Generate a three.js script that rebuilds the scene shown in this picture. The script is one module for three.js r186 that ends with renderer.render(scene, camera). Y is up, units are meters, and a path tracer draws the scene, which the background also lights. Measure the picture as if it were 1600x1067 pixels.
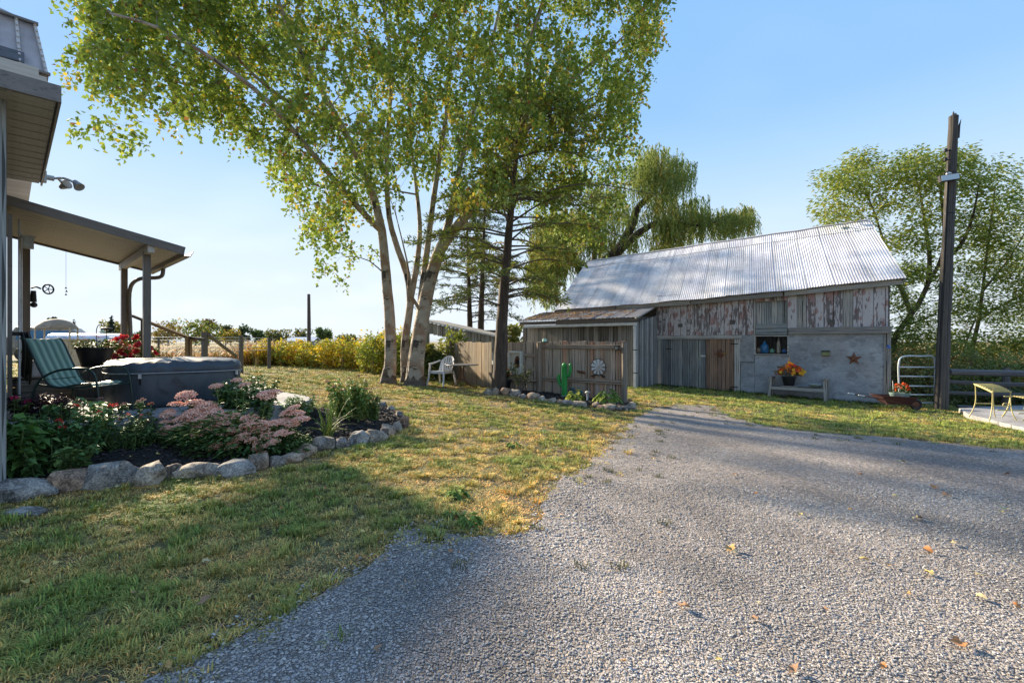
import * as THREE from 'three';
import { mergeGeometries } from 'three/addons/utils/BufferGeometryUtils.js';
import { createNoise2D, createNoise3D } from 'simplex-noise';

// ---------------------------------------------------------------- camera, sky, sun, exposure
const scene = new THREE.Scene();
const EYE = 1.5, FOC = 760;                          // eye height above the drive; focal length for a 1600 px wide frame
const camera = new THREE.PerspectiveCamera(2 * Math.atan(533.5 / FOC) * 180 / Math.PI, 1600 / 1067, 0.05, 3000);
camera.position.set(0, EYE, 0);
camera.lookAt(0, EYE, -10);
scene.add(camera);

const SUN_AZ = -43.5 * Math.PI / 180, SUN_EL = 20.5 * Math.PI / 180;
const sunDir = new THREE.Vector3(Math.sin(SUN_AZ) * Math.cos(SUN_EL), Math.sin(SUN_EL), -Math.cos(SUN_AZ) * Math.cos(SUN_EL));
const sun = new THREE.DirectionalLight(new THREE.Color().setRGB(1.0, 0.85, 0.64), 4.0);
sun.position.copy(sunDir).multiplyScalar(60); sun.target.position.set(0, 0, -8);
sun.castShadow = true; sun.shadow.radius = 5; sun.shadow.mapSize.set(4096, 4096);
Object.assign(sun.shadow.camera, { left: -40, right: 40, top: 40, bottom: -40, near: 1, far: 160 });
scene.add(sun, sun.target);

{ // sky: clear autumn air, pale towards the horizon and the sun; unseen zenith whitened to lift the shade
  const W = 512, Hh = 256, d = new Float32Array(W * Hh * 4);
  const stops = [[-90, .30, .30, .28], [-2, .60, .62, .62], [0, .69, .75, .81], [8, .60, .71, .83], [14, .48, .64, .83], [19, .36, .56, .83], [24, .265, .48, .82], [33, .235, .45, .82], [60, .26, .46, .85], [90, .26, .45, .83]];
  const cn = createNoise2D(seeded(77));
  for (let r = 0; r < Hh; r++) {
    const el = ((r + .5) / Hh - .5) * 180;
    let k = 0; while (k < stops.length - 2 && el > stops[k + 1][0]) k++;
    const a = stops[k], b = stops[k + 1], t = Math.min(1, Math.max(0, (el - a[0]) / (b[0] - a[0])));
    for (let c = 0; c < W; c++) {
      const rd = ((c + .5) / W - .5) * 2 * Math.PI, e = el * Math.PI / 180;
      const x = Math.cos(rd) * Math.cos(e), y = Math.sin(e), z = Math.sin(rd) * Math.cos(e);
      const cosS = x * sunDir.x + y * sunDir.y + z * sunDir.z;
      const glow = el > 0 ? .05 * Math.pow(Math.max(0, cosS), 5) : 0;
      // faint high cirrus low over the horizon
      const q = y > .02 ? Math.max(0, cn(x / (y + .25) * 1.1, z / (y + .25) * 2.6) * .6 + cn(x / (y + .25) * 3, z / (y + .25) * 7) * .3) * Math.exp(-el / 16) * .35 : 0;
      for (let i = 0; i < 3; i++) {
        let v = a[i + 1] + (b[i + 1] - a[i + 1]) * t;
        v += ([1, .97, .9][i] - v * .55) * (glow + q * .6);
        d[(r * W + c) * 4 + i] = v / 2.6;
      }
      d[(r * W + c) * 4 + 3] = 1;
    }
  }
  const sky = new THREE.DataTexture(d, W, Hh, THREE.RGBAFormat, THREE.FloatType);
  sky.mapping = THREE.EquirectangularReflectionMapping; sky.magFilter = THREE.LinearFilter; sky.needsUpdate = true;
  scene.background = sky; scene.environment = sky;
}
const renderer = new THREE.WebGLRenderer({ antialias: true });
renderer.toneMapping = THREE.LinearToneMapping;
renderer.toneMappingExposure = 3.4;
renderer.shadowMap.enabled = true;

// ---------------------------------------------------------------- small tools
function seeded(s) { let a = s >>> 0; return () => { a = (a + 0x6d2b79f5) | 0; let t = Math.imul(a ^ (a >>> 15), 1 | a); t = (t + Math.imul(t ^ (t >>> 7), 61 | t)) ^ t; return ((t ^ (t >>> 14)) >>> 0) / 4294967296; }; }
const R = seeded(20240917);
const rr = (a, b, r = R) => a + (b - a) * r();
const lerp = (a, b, t) => a + (b - a) * t, clamp = (x, a, b) => Math.min(b, Math.max(a, x));
const smooth = (a, b, x) => { const t = clamp((x - a) / (b - a), 0, 1); return t * t * (3 - 2 * t); };
const V = (x, y, z) => new THREE.Vector3(x, y, z);
const n2 = createNoise2D(seeded(5)), n2b = createNoise2D(seeded(9)), n3 = createNoise3D(seeded(11));
const fb2 = (x, y, o = 4) => { let s = 0, a = .5; for (let i = 0; i < o; i++, a *= .5, x *= 2.03, y *= 2.03) s += a * n2(x, y); return s; };
// survey of the photograph: a sight line at a known distance gives a point of the place
const at = (px, py, d) => V((px - 800) / FOC * d, EYE - (py - 533) / FOC * d, -d);
function groundY(x, z) {
  const d = -z, s = smooth(0, 12, d), xc = 9 * Math.tanh(x / 9);
  return -.043 * xc * s * (1 - smooth(25, 90, d)) + .0098 * clamp(d, -2, 16) * (1 - smooth(25, 120, d)) + .012 * n2(x * .5, z * .5) * smooth(2, 6, Math.hypot(x, z));
}
function gp(px, py) { // where a sight line meets the ground
  let d = 8;
  for (let i = 0; i < 40; i++) { const p = at(px, py, d), g = groundY(p.x, p.z); d = lerp(d, (EYE - g) * FOC / (py - 533), .6); }
  const p = at(px, py, d); p.y = groundY(p.x, p.z); return p;
}

// ---------------------------------------------------------------- geometry helpers
const flat = (g) => { const o = g.index ? g.toNonIndexed() : g; for (const k of Object.keys(o.attributes)) if (!['position', 'normal', 'uv', 'color'].includes(k)) o.deleteAttribute(k); if (!o.attributes.uv) o.setAttribute('uv', new THREE.BufferAttribute(new Float32Array(o.attributes.position.count * 2), 2)); if (!o.attributes.normal) o.computeVertexNormals(); return o; };
const merge = (list) => { const l = list.map(flat), c = l.some((g) => g.attributes.color); if (c) for (const g of l) if (!g.attributes.color) tint(g, 1, 1, 1); return l.length === 1 ? l[0] : mergeGeometries(l, false); };
function tint(g, r, gg, b) { const n = g.attributes.position.count, c = new Float32Array(n * 3); for (let i = 0; i < n; i++) { c[i * 3] = r; c[i * 3 + 1] = gg; c[i * 3 + 2] = b; } g.setAttribute('color', new THREE.BufferAttribute(c, 3)); return g; }
// uv in metres with the grain running along one axis, shifted at random so that no two pieces look alike
function grain(g, axis = 1, r = R, sc = 1) {
  g = flat(g); const p = g.attributes.position, n = g.attributes.normal, uv = g.attributes.uv, a = (axis + 1) % 3, b = (axis + 2) % 3, ou = r() * 7, ov = r() * 7;
  const get = (t, i, k) => k === 0 ? t.getX(i) : k === 1 ? t.getY(i) : t.getZ(i);
  for (let i = 0; i < p.count; i++) { const side = Math.abs(get(n, i, a)) > Math.abs(get(n, i, b)) ? b : a; uv.setXY(i, ou + get(p, i, side) * sc, ov + get(p, i, axis) * sc); }
  return g;
}
function boxAt(w, h, d, x = 0, y = 0, z = 0, rx = 0, ry = 0, rz = 0) { const g = new THREE.BoxGeometry(w, h, d); if (rx) g.rotateX(rx); if (ry) g.rotateY(ry); if (rz) g.rotateZ(rz); return g.translate(x, y, z); }
function board(w, h, d, x, y, z, axis = 1, jit = 0) { // a sawn board with slightly uneven edges
  const g = grain(new THREE.BoxGeometry(w, h, d), axis), p = g.attributes.position;
  if (jit) { const k = [0, 1, 2, 3, 4, 5, 6, 7].map(() => [rr(-jit, jit), rr(-jit, jit) * 2, rr(-jit, jit) * .5]); for (let i = 0; i < p.count; i++) { const q = k[(p.getX(i) > 0 ? 1 : 0) + (p.getY(i) > 0 ? 2 : 0) + (p.getZ(i) > 0 ? 4 : 0)]; p.setXYZ(i, p.getX(i) + q[0], p.getY(i) + q[1], p.getZ(i) + q[2]); } g.computeVertexNormals(); }
  return g.translate(x, y, z);
}
// tapered tube through points with per-point radii
function tube(pts, radii, seg = 8, cap = true, wob = 0, uvk = 1) {
  const P = [], N = [], U = [], I = [], n = pts.length; let len = 0;
  let up = V(0, 0, 1); const tan = (i) => pts[Math.min(n - 1, i + 1)].clone().sub(pts[Math.max(0, i - 1)]).normalize();
  if (Math.abs(tan(0).dot(up)) > .9) up = V(1, 0, 0);
  let nx = up.clone().addScaledVector(tan(0), -up.dot(tan(0))).normalize();
  for (let i = 0; i < n; i++) {
    const t = tan(i); nx.addScaledVector(t, -nx.dot(t)).normalize(); const ny = t.clone().cross(nx), r = Array.isArray(radii) ? radii[i] : radii;
    if (i) len += pts[i].distanceTo(pts[i - 1]);
    for (let k = 0; k <= seg; k++) {
      const a = (k % seg) / seg * Math.PI * 2, c = Math.cos(a), s = Math.sin(a), q = r * (1 + (wob ? wob * n3(c * 1.5 + pts[i].x * .7, s * 1.5 + pts[i].y * .9, pts[i].z * .7 + i * .3) : 0));
      P.push(pts[i].x + (nx.x * c + ny.x * s) * q, pts[i].y + (nx.y * c + ny.y * s) * q, pts[i].z + (nx.z * c + ny.z * s) * q);
      N.push(nx.x * c + ny.x * s, nx.y * c + ny.y * s, nx.z * c + ny.z * s); U.push(k / seg * uvk, len);
    }
  }
  for (let i = 0; i < n - 1; i++) for (let k = 0; k < seg; k++) { const a = i * (seg + 1) + k, b = a + seg + 1; I.push(a, a + 1, b, b, a + 1, b + 1); }
  if (cap) for (const i of [0, n - 1]) { const c = P.length / 3, t = tan(i).multiplyScalar(i ? 1 : -1); P.push(pts[i].x, pts[i].y, pts[i].z); N.push(t.x, t.y, t.z); U.push(.5, len); for (let k = 0; k < seg; k++) { const a = i * (seg + 1) + k; i ? I.push(c, a, a + 1) : I.push(c, a + 1, a); } }
  const g = new THREE.BufferGeometry(); g.setAttribute('position', new THREE.Float32BufferAttribute(P, 3)); g.setAttribute('normal', new THREE.Float32BufferAttribute(N, 3)); g.setAttribute('uv', new THREE.Float32BufferAttribute(U, 2)); g.setIndex(I);
  return g.toNonIndexed();
}
const curve = (pts, n = 12) => new THREE.CatmullRomCurve3(pts, false, 'centripetal').getPoints(n);
const pipe = (pts, r, n = 16, seg = 8) => tube(pts.length > 2 && n ? curve(pts, n) : pts, r, seg);
// lumpy closed body: stones, tufts of soil
function lump(sx, sy, sz, seed, detail = 2, rough = .16, flatBase = true) {
  const g = flat(new THREE.IcosahedronGeometry(1, detail)), p = g.attributes.position, m = new Map();
  const q = createNoise3D(seeded(seed)), cr = seeded(seed + 5), cuts = Array.from({ length: 9 }, () => { const v = rdir(cr); return [v.x, v.y, v.z, rr(.72, .95, cr)]; });
  for (let i = 0; i < p.count; i++) {
    let x = p.getX(i), y = p.getY(i), z = p.getZ(i); const ky = x.toFixed(4) + y.toFixed(4) + z.toFixed(4);
    let f = m.get(ky); if (!f) { f = 1 + rough * q(x * 1.1, y * 1.1, z * 1.1) + rough * .45 * q(x * 2.6, y * 2.6, z * 2.6); m.set(ky, f); }
    const pw = (v) => Math.sign(v) * Math.pow(Math.abs(v), .78);
    x = pw(x) * f; y = pw(y) * f; z = pw(z) * f; for (const [a, b, c, d] of cuts) { const e = x * a + y * b + z * c - d; if (e > 0) { x -= a * e * .9; y -= b * e * .9; z -= c * e * .9; } } if (flatBase && y < -.55) y = -.55 + (y + .55) * .3;
    p.setXYZ(i, x * sx, y * sy, z * sz);
  }
  g.computeVertexNormals();
  // smooth the shading between neighbours while keeping broad planes
  const acc = new Map(), nn = g.attributes.normal; for (let i = 0; i < p.count; i++) { const k = p.getX(i).toFixed(4) + p.getY(i).toFixed(4) + p.getZ(i).toFixed(4), a = acc.get(k) || acc.set(k, [0, 0, 0]).get(k); a[0] += nn.getX(i); a[1] += nn.getY(i); a[2] += nn.getZ(i); }
  for (let i = 0; i < p.count; i++) { const a = acc.get(p.getX(i).toFixed(4) + p.getY(i).toFixed(4) + p.getZ(i).toFixed(4)), v = V(...a).normalize().multiplyScalar(.75).add(V(nn.getX(i), nn.getY(i), nn.getZ(i)).multiplyScalar(.25)).normalize(); nn.setXYZ(i, v.x, v.y, v.z); }
  const uv = g.attributes.uv; for (let i = 0; i < p.count; i++) { const ax = Math.abs(nn.getX(i)), ay = Math.abs(nn.getY(i)), az = Math.abs(nn.getZ(i)), a = ax > ay && ax > az ? p.getZ(i) : p.getX(i), b = ay > ax && ay > az ? p.getZ(i) : p.getY(i); uv.setXY(i, a + seed * .37, b + seed * .21); }
  return g;
}
// a cloud of little leaf faces, each folded along its midrib
class Leaves {
  constructor() { this.p = []; this.n = []; this.c = []; this.i = []; this.count = 0; }
  add(pos, dir, nor, len, wid, col, fold = .25, droop = 0) {
    const side = _a.copy(dir).cross(nor).normalize(), up = _b.copy(side).cross(dir).normalize(), b = this.p.length / 3, h = wid * fold;
    const m = .42;
    this.p.push(pos.x, pos.y, pos.z,
      pos.x + dir.x * len * m + side.x * wid * .5 + up.x * h, pos.y + dir.y * len * m + side.y * wid * .5 + up.y * h, pos.z + dir.z * len * m + side.z * wid * .5 + up.z * h,
      pos.x + dir.x * len - up.x * droop * len, pos.y + dir.y * len - up.y * droop * len, pos.z + dir.z * len - up.z * droop * len,
      pos.x + dir.x * len * m - side.x * wid * .5 + up.x * h, pos.y + dir.y * len * m - side.y * wid * .5 + up.y * h, pos.z + dir.z * len * m - side.z * wid * .5 + up.z * h);
    for (let k = 0; k < 4; k++) { const s = k === 1 ? -.35 : k === 3 ? .35 : 0; this.n.push(up.x + side.x * s, up.y + side.y * s, up.z + side.z * s); this.c.push(col[0], col[1], col[2]); }
    this.i.push(b, b + 1, b + 2, b, b + 2, b + 3); this.count++;
  }
  build() { const g = new THREE.BufferGeometry(); g.setAttribute('position', new THREE.Float32BufferAttribute(this.p, 3)); g.setAttribute('normal', new THREE.Float32BufferAttribute(this.n, 3)); g.setAttribute('color', new THREE.Float32BufferAttribute(this.c, 3)); g.setIndex(this.i); g.normalizeNormals(); return g; }
}
const _a = V(0, 0, 0), _b = V(0, 0, 0);
const rdir = (r = R) => { const y = rr(-1, 1, r), a = r() * 6.283, s = Math.sqrt(1 - y * y); return V(Math.cos(a) * s, y, Math.sin(a) * s); };
const mixc = (a, b, t) => [lerp(a[0], b[0], t), lerp(a[1], b[1], t), lerp(a[2], b[2], t)];
const vary = (c, k, r = R) => { const f = 1 + rr(-k, k, r), h = rr(-k, k, r) * .3; return [c[0] * f * (1 + h), c[1] * f, c[2] * f * (1 - h)]; };

// ---------------------------------------------------------------- things, parts, setting
const taken = new Map();
function numbered(n) { const k = taken.get(n) || 0; taken.set(n, k + 1); return k ? n + '_' + String(k).padStart(3, '0') : n; }
const shade = (o) => { o.castShadow = o.receiveShadow = true; return o; };
function thing(name, label, category, pos = [0, 0, 0], turn = 0, group) {
  const o = new THREE.Group(); o.name = numbered(name); o.position.set(...pos); o.rotation.y = turn; o.userData = { label, category }; if (group) o.userData.group = group; scene.add(o); return o;
}
function part(parent, name, geo, mat, label) { const m = shade(new THREE.Mesh(Array.isArray(geo) ? merge(geo) : geo, mat)); m.name = name; if (label) m.userData.label = label; parent.add(m); return m; }
function solo(name, label, category, geo, mat, group, pos) { const m = shade(new THREE.Mesh(Array.isArray(geo) ? merge(geo) : geo, mat)); m.name = numbered(name); m.userData = { label, category }; if (group) m.userData.group = group; if (pos) m.position.set(...pos); scene.add(m); return m; }
function setting(name, geo, mat, label) { const m = shade(new THREE.Mesh(geo, mat)); m.name = numbered(name); m.userData = { kind: 'structure', label, category: name.replace(/_/g, ' ') }; scene.add(m); return m; }
function scatter(name, label, category, geo, mat, items, parent) { // uncountable stuff: one instanced object
  const m = shade(new THREE.InstancedMesh(geo, mat, items.length)), o = new THREE.Object3D(), c = new THREE.Color();
  items.forEach((it, k) => { o.position.set(it.x, it.y, it.z); o.rotation.set(it.rx || 0, it.ry || 0, it.rz || 0); const s = it.s; Array.isArray(s) ? o.scale.set(...s) : o.scale.setScalar(s); o.updateMatrix(); m.setMatrixAt(k, o.matrix); if (it.c) m.setColorAt(k, c.setRGB(...it.c)); });
  m.name = parent ? name : numbered(name); m.userData = parent ? { kind: 'stuff' } : { kind: 'stuff', label, category }; (parent || scene).add(m); return m;
}
const ORD = ['first', 'second', 'third', 'fourth', 'fifth', 'sixth', 'seventh', 'eighth', 'ninth', 'tenth', 'eleventh', 'twelfth', 'thirteenth', 'fourteenth', 'fifteenth', 'sixteenth', 'seventeenth', 'eighteenth', 'nineteenth', 'twentieth', 'twenty first', 'twenty second', 'twenty third', 'twenty fourth', 'twenty fifth', 'twenty sixth'];

// ---------------------------------------------------------------- procedural textures (colour, grain and wear only)
function lattice(seed, n) { const r = seeded(seed), t = new Float32Array(n * n); for (let i = 0; i < t.length; i++) t[i] = r(); return t; }
const LT = [1, 2, 3, 4, 5, 6].map((s) => lattice(s * 97, 256));
function vn(k, x, y, px, py) { // tileable value noise: px, py = period in cells
  const t = LT[k % 6], xi = Math.floor(x), yi = Math.floor(y), fx = x - xi, fy = y - yi, sx = fx * fx * (3 - 2 * fx), sy = fy * fy * (3 - 2 * fy);
  const m = (a, p) => ((a % p) + p) % p, x0 = m(xi, px) & 255, x1 = m(xi + 1, px) & 255, y0 = m(yi, py) & 255, y1 = m(yi + 1, py) & 255;
  const a = t[y0 * 256 + x0], b = t[y0 * 256 + x1], c = t[y1 * 256 + x0], d = t[y1 * 256 + x1];
  return a + (b - a) * sx + (c - a) * sy + (a - b - c + d) * sx * sy;
}
const fbt = (k, u, v, px, py, o = 4) => { let s = 0, a = .5, w = 0; for (let i = 0; i < o; i++, a *= .55) { s += a * vn(k + i, u * px, v * py, px, py); w += a; px *= 2; py *= 2; } return s / w; };
function texture(w, h, fn, srgb = true, rep = 1) {
  const d = new Uint8Array(w * h * 4);
  for (let y = 0; y < h; y++) for (let x = 0; x < w; x++) { const c = fn((x + .5) / w, (y + .5) / h), o = (y * w + x) * 4; const g = typeof c === 'number'; for (let k = 0; k < 3; k++) d[o + k] = clamp((g ? c : c[k]) * 255, 0, 255); d[o + 3] = 255; }
  const t = new THREE.DataTexture(d, w, h); t.wrapS = t.wrapT = THREE.RepeatWrapping; t.magFilter = THREE.LinearFilter; t.minFilter = THREE.LinearMipmapLinearFilter; if (srgb) t.colorSpace = THREE.SRGBColorSpace; t.repeat.set(rep, rep); t.needsUpdate = true; return t;
}
function rep(t, a, b = a) { const c = t.clone(); c.repeat.set(a, b); c.needsUpdate = true; return c; }
const std = (o) => new THREE.MeshStandardMaterial(Object.assign({ roughness: .85 }, o));
const lin = (r, g, b) => new THREE.Color().setRGB(r, g, b);
// ---------------------------------------------------------------- materials
const woodGrain = (u, v) => { const w = fbt(0, u, v, 5, 2, 3) * .06, a = fbt(1, u + w, v, 48, 2, 3), b = fbt(2, u + w, v, 128, 5, 2), c = fbt(3, u, v, 8, 4, 3); return clamp(.18 + a * .5 + b * .35 + (c - .5) * .35, 0, 1); };
const woodMap = texture(512, 512, (u, v) => { const g = woodGrain(u, v), s = fbt(4, u, v, 3, 3, 4), crack = smooth(.70, .76, fbt(5, u, v, 40, 1, 2)); const q = lerp(.55, .98, g) * (1 - .5 * crack); return [q * lerp(.97, 1.03, s), q, q * lerp(1.02, .95, s)]; });
const woodBump = texture(512, 512, (u, v) => woodGrain(u, v) * (1 - .8 * smooth(.70, .76, fbt(5, u, v, 40, 1, 2))), false);
const wood = (r, g, b, rough = .9) => std({ map: woodMap, bumpMap: woodBump, bumpScale: .004, color: lin(r, g, b), roughness: rough });
const greyWood = [wood(.54, .50, .46), wood(.43, .40, .37), wood(.66, .62, .58), wood(.36, .335, .315)];
const fenceWood = [wood(.60, .42, .29), wood(.53, .38, .27), wood(.58, .46, .36), wood(.64, .36, .24), wood(.47, .36, .27), wood(.64, .50, .39), wood(.56, .36, .25)];
const sunFence = [wood(.52, .39, .25), wood(.46, .34, .22), wood(.44, .35, .25)];
const blueWood = [wood(.37, .385, .385), wood(.27, .28, .28), wood(.47, .475, .465), wood(.33, .325, .32)];
const brownDoor = [wood(.42, .255, .175), wood(.34, .215, .155), wood(.47, .30, .21)];
const darkWood = wood(.19, .165, .15);
// old white paint over red, flaking down to grey boards
const paintAt = (u, v, red) => {
  const s = fbt(2, u, v, 22, 3, 4), m = fbt(0, u, v, 4, 3, 4), k = fbt(4, u, v, 60, 10, 3), g = woodGrain(u, v);
  const bare = smooth(.60, .645, s * .42 + m * .38 + k * .34), r = smooth(.58, .66, fbt(3, u, v, 14, 6, 4) * .6 + fbt(1, u, v, 3, 2, 3) * .45 + red);
  let c = mixc([.78, .76, .75], [.70, .66, .65], g); c = mixc(c, mixc([.36, .32, .31], [.50, .46, .45], g), bare); c = mixc(c, [.46, .22, .18], r * (.15 + .6 * (bare > .3 ? .5 : 1) * k)); return c;
};
const paintMap = texture(1024, 1024, (u, v) => paintAt(u, v, .0)), paintRed = texture(1024, 1024, (u, v) => paintAt(u + .3, v + .4, .09));
const paintBump = texture(512, 512, (u, v) => { const s = fbt(2, u, v, 22, 3, 4), m = fbt(0, u, v, 4, 3, 4), k = fbt(4, u, v, 60, 10, 3); return .5 + .4 * (1 - smooth(.53, .58, s * .5 + m * .4 + k * .22)) * .5 + woodGrain(u, v) * .2; }, false);
const painted = [std({ map: rep(paintMap, .8), bumpMap: rep(paintBump, .8), bumpScale: .004, color: lin(1, 1, 1) }), std({ map: rep(paintRed, .8), bumpMap: rep(paintBump, .8), bumpScale: .004, color: lin(1, .98, .98) })];
// weathered grey-blue sheet cladding with scuffs and stains
const plyMap = texture(1024, 1024, (u, v) => { const s = fbt(0, u, v, 7, 11, 5), p = fbt(2, u, v, 2, 2, 5), f = fbt(4, u, v, 90, 160, 2), st = smooth(.52, .75, fbt(1, u, v, 16, 50, 5)), up = smooth(.56, .72, fbt(3, u, v, 4, 3, 5)); let c = mixc([.51, .52, .53], [.66, .67, .68], clamp(s * 1.5 + p * .7 - .6 + (f - .5) * .7, 0, 1)); c = mixc(c, [.74, .745, .75], st * .2); c = mixc(c, [.40, .40, .41], smooth(.58, .70, fbt(5, u, v, 16, 26, 5)) * .4); return mixc(c, [.56, .51, .49], up * .3); });
const plyBump = texture(512, 512, (u, v) => fbt(0, u, v, 8, 14, 5) * .6 + fbt(4, u, v, 60, 80, 3) * .4, false);
const cladding = std({ map: rep(plyMap, .28), bumpMap: rep(plyBump, .5), bumpScale: .006, color: lin(1.0, 1.0, 1.0), roughness: .8 });
const cladding2 = std({ map: rep(plyMap, .45), bumpMap: rep(plyBump, .6), bumpScale: .004, color: lin(.8, .77, .75), roughness: .85 });
// galvanised sheet: spangle, runs, dull patches
const zincMap = texture(1024, 1024, (u, v) => { const a = fbt(0, u, v, 18, 3, 4), b = fbt(2, u, v, 60, 60, 2), c = fbt(3, u, v, 3, 4, 5), r = smooth(.66, .8, fbt(4, u, v, 26, 2, 4)), d = smooth(.62, .74, fbt(1, u, v, 5, 7, 5)); let q = .74 + (a - .5) * .22 + (b - .5) * .10 + (c - .5) * .12; let k = [q, q * 1.0, q * 1.02]; k = mixc(k, [.50, .44, .40], r * .22); return mixc(k, [.84, .84, .86], d * .15); });
const zincRough = texture(512, 512, (u, v) => .68 + .22 * fbt(3, u, v, 4, 5, 5) + .06 * fbt(0, u, v, 30, 4, 3), false);
const zinc = [std({ map: rep(zincMap, .4), roughnessMap: zincRough, roughness: 1, metalness: .05, color: lin(1, 1, 1.0) }), std({ map: rep(zincMap, .31), roughnessMap: zincRough, roughness: 1, metalness: .05, color: lin(.9, .9, .93) }), std({ map: rep(zincMap, .36), roughnessMap: zincRough, roughness: 1, metalness: .05, color: lin(1, 1, 1) })];
const oldZinc = std({ map: rep(zincMap, .5), roughnessMap: zincRough, roughness: 1, metalness: .3, color: lin(.42, .40, .39) });
// barks
const birchMap = texture(512, 1024, (u, v) => { const b = fbt(0, u, v, 4, 10, 4), l = smooth(.66, .72, fbt(1, u, v, 7, 60, 3)) * smooth(.4, .6, fbt(5, u, v, 3, 9, 3)), d = smooth(.60, .72, fbt(2, u, v, 5, 6, 5)), p = fbt(4, u, v, 30, 60, 3); let c = mixc([.60, .56, .51], [.80, .77, .72], b); c = mixc(c, [.58, .47, .38], smooth(.45, .65, fbt(3, u, v, 3, 8, 5)) * .75); c = mixc(c, [.22, .19, .17], l * .75); c = mixc(c, [.16, .14, .125], d * (.4 + .6 * p)); return c; });
const birchBump = texture(512, 512, (u, v) => 1 - smooth(.58, .7, fbt(2, u, v, 4, 5, 5)) * .6 - smooth(.60, .67, fbt(1, u, v, 5, 70, 3)) * .3 + fbt(4, u, v, 20, 40, 3) * .2 - .2, false);
const birchBark = std({ map: rep(birchMap, 1, .5), bumpMap: rep(birchBump, 1, .5), bumpScale: .02, color: lin(.85, .84, .82) });
const birchBase = std({ map: rep(birchMap, 1, .8), bumpMap: rep(birchBump, 1, 1.2), bumpScale: .03, color: lin(.36, .34, .32) });
const barkMap = texture(512, 512, (u, v) => { const r = fbt(0, u, v, 14, 5, 5), g = fbt(2, u, v, 40, 24, 3), l = smooth(.6, .72, fbt(3, u, v, 6, 6, 4)); const q = clamp(r * .9 + g * .3 - .1, 0, 1); return mixc(mixc([.17, .14, .12], [.46, .40, .35], q), [.50, .50, .42], l * .35); });
const barkBump = texture(512, 512, (u, v) => fbt(0, u, v, 14, 5, 5) * .8 + fbt(2, u, v, 40, 24, 3) * .2, false);
const bark = (k, rx = 1, ry = .7) => std({ map: rep(barkMap, rx, ry), bumpMap: rep(barkBump, rx, ry), bumpScale: .02, color: lin(k, k * .96, k * .9) });
const pineBark = bark(.8), willowBark = bark(.75), greenBark = std({ map: barkMap, bumpMap: barkBump, bumpScale: .012, color: lin(.85, .85, .62) }), twigMat = std({ color: lin(.11, .085, .065) }), birchTwig = std({ color: lin(.19, .15, .125) });
const poleWood = std({ map: rep(woodMap, 2, .6), bumpMap: rep(woodBump, 2, .6), bumpScale: .02, color: lin(.165, .145, .13), roughness: .95 });
const postWood = [std({ map: rep(woodMap, 1.4, 1), bumpMap: rep(woodBump, 1.4, 1), bumpScale: .008, color: lin(.34, .29, .235) }), std({ map: rep(woodMap, 1.4, 1), bumpMap: rep(woodBump, 1.4, 1), bumpScale: .008, color: lin(.22, .20, .185) })];
const railWood = std({ map: rep(woodMap, 1, 1), bumpMap: rep(woodBump, 1, 1), bumpScale: .008, color: lin(.21, .20, .205) });
// leaves let light through
const leafMat = (o = {}) => new THREE.MeshPhysicalMaterial(Object.assign({ vertexColors: true, color: 0xffffff, roughness: .75, transmission: .5, thickness: 0, side: THREE.DoubleSide, specularIntensity: .35 }, o));
const leafy = leafMat(), petalMat = leafMat({ transmission: .3 }), waxy = leafMat({ transmission: .28, roughness: .55, specularIntensity: .5 }), needle = leafMat({ transmission: .2, roughness: .85 });
// stone
const stoneMap = texture(512, 512, (u, v) => { const a = fbt(0, u, v, 4, 4, 5), b = fbt(2, u, v, 40, 40, 3), c = smooth(.58, .68, fbt(3, u, v, 7, 5, 4)), l = smooth(.64, .7, fbt(4, u, v, 12, 12, 4)); let q = clamp(.30 + a * .75 + (b - .5) * .6, 0, 1); let k = [q, q * .985, q * .96]; k = mixc(k, [q * .8, q * .78, q * .77], c * .6); return mixc(k, [.86, .86, .80], l * .3); });
const stoneBump = texture(512, 512, (u, v) => fbt(0, u, v, 6, 6, 5) * .7 + fbt(2, u, v, 40, 40, 3) * .3, false);
const stone = (r, g, b) => std({ map: rep(stoneMap, 2.2), bumpMap: rep(stoneBump, 3), bumpScale: .014, color: lin(r, g, b), roughness: .92 });
const stones = [stone(.50, .45, .39), stone(.58, .45, .34), stone(.48, .46, .43), stone(.64, .44, .31), stone(.58, .50, .40), stone(.42, .38, .35)];
const concreteMap = texture(1024, 1024, (u, v) => { const a = fbt(0, u, v, 5, 5, 5), b = fbt(2, u, v, 90, 90, 2), s = smooth(.58, .72, fbt(3, u, v, 4, 4, 5)); let q = .60 + (a - .5) * .25 + (b - .5) * .16; return mixc([q, q * .99, q * .97], [q * .78, q * .76, q * .74], s * .6); });
const concrete = std({ map: rep(concreteMap, .4), bumpMap: rep(stoneBump, 1.5), bumpScale: .002, color: lin(.92, .92, .94), roughness: .9 });
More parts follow.
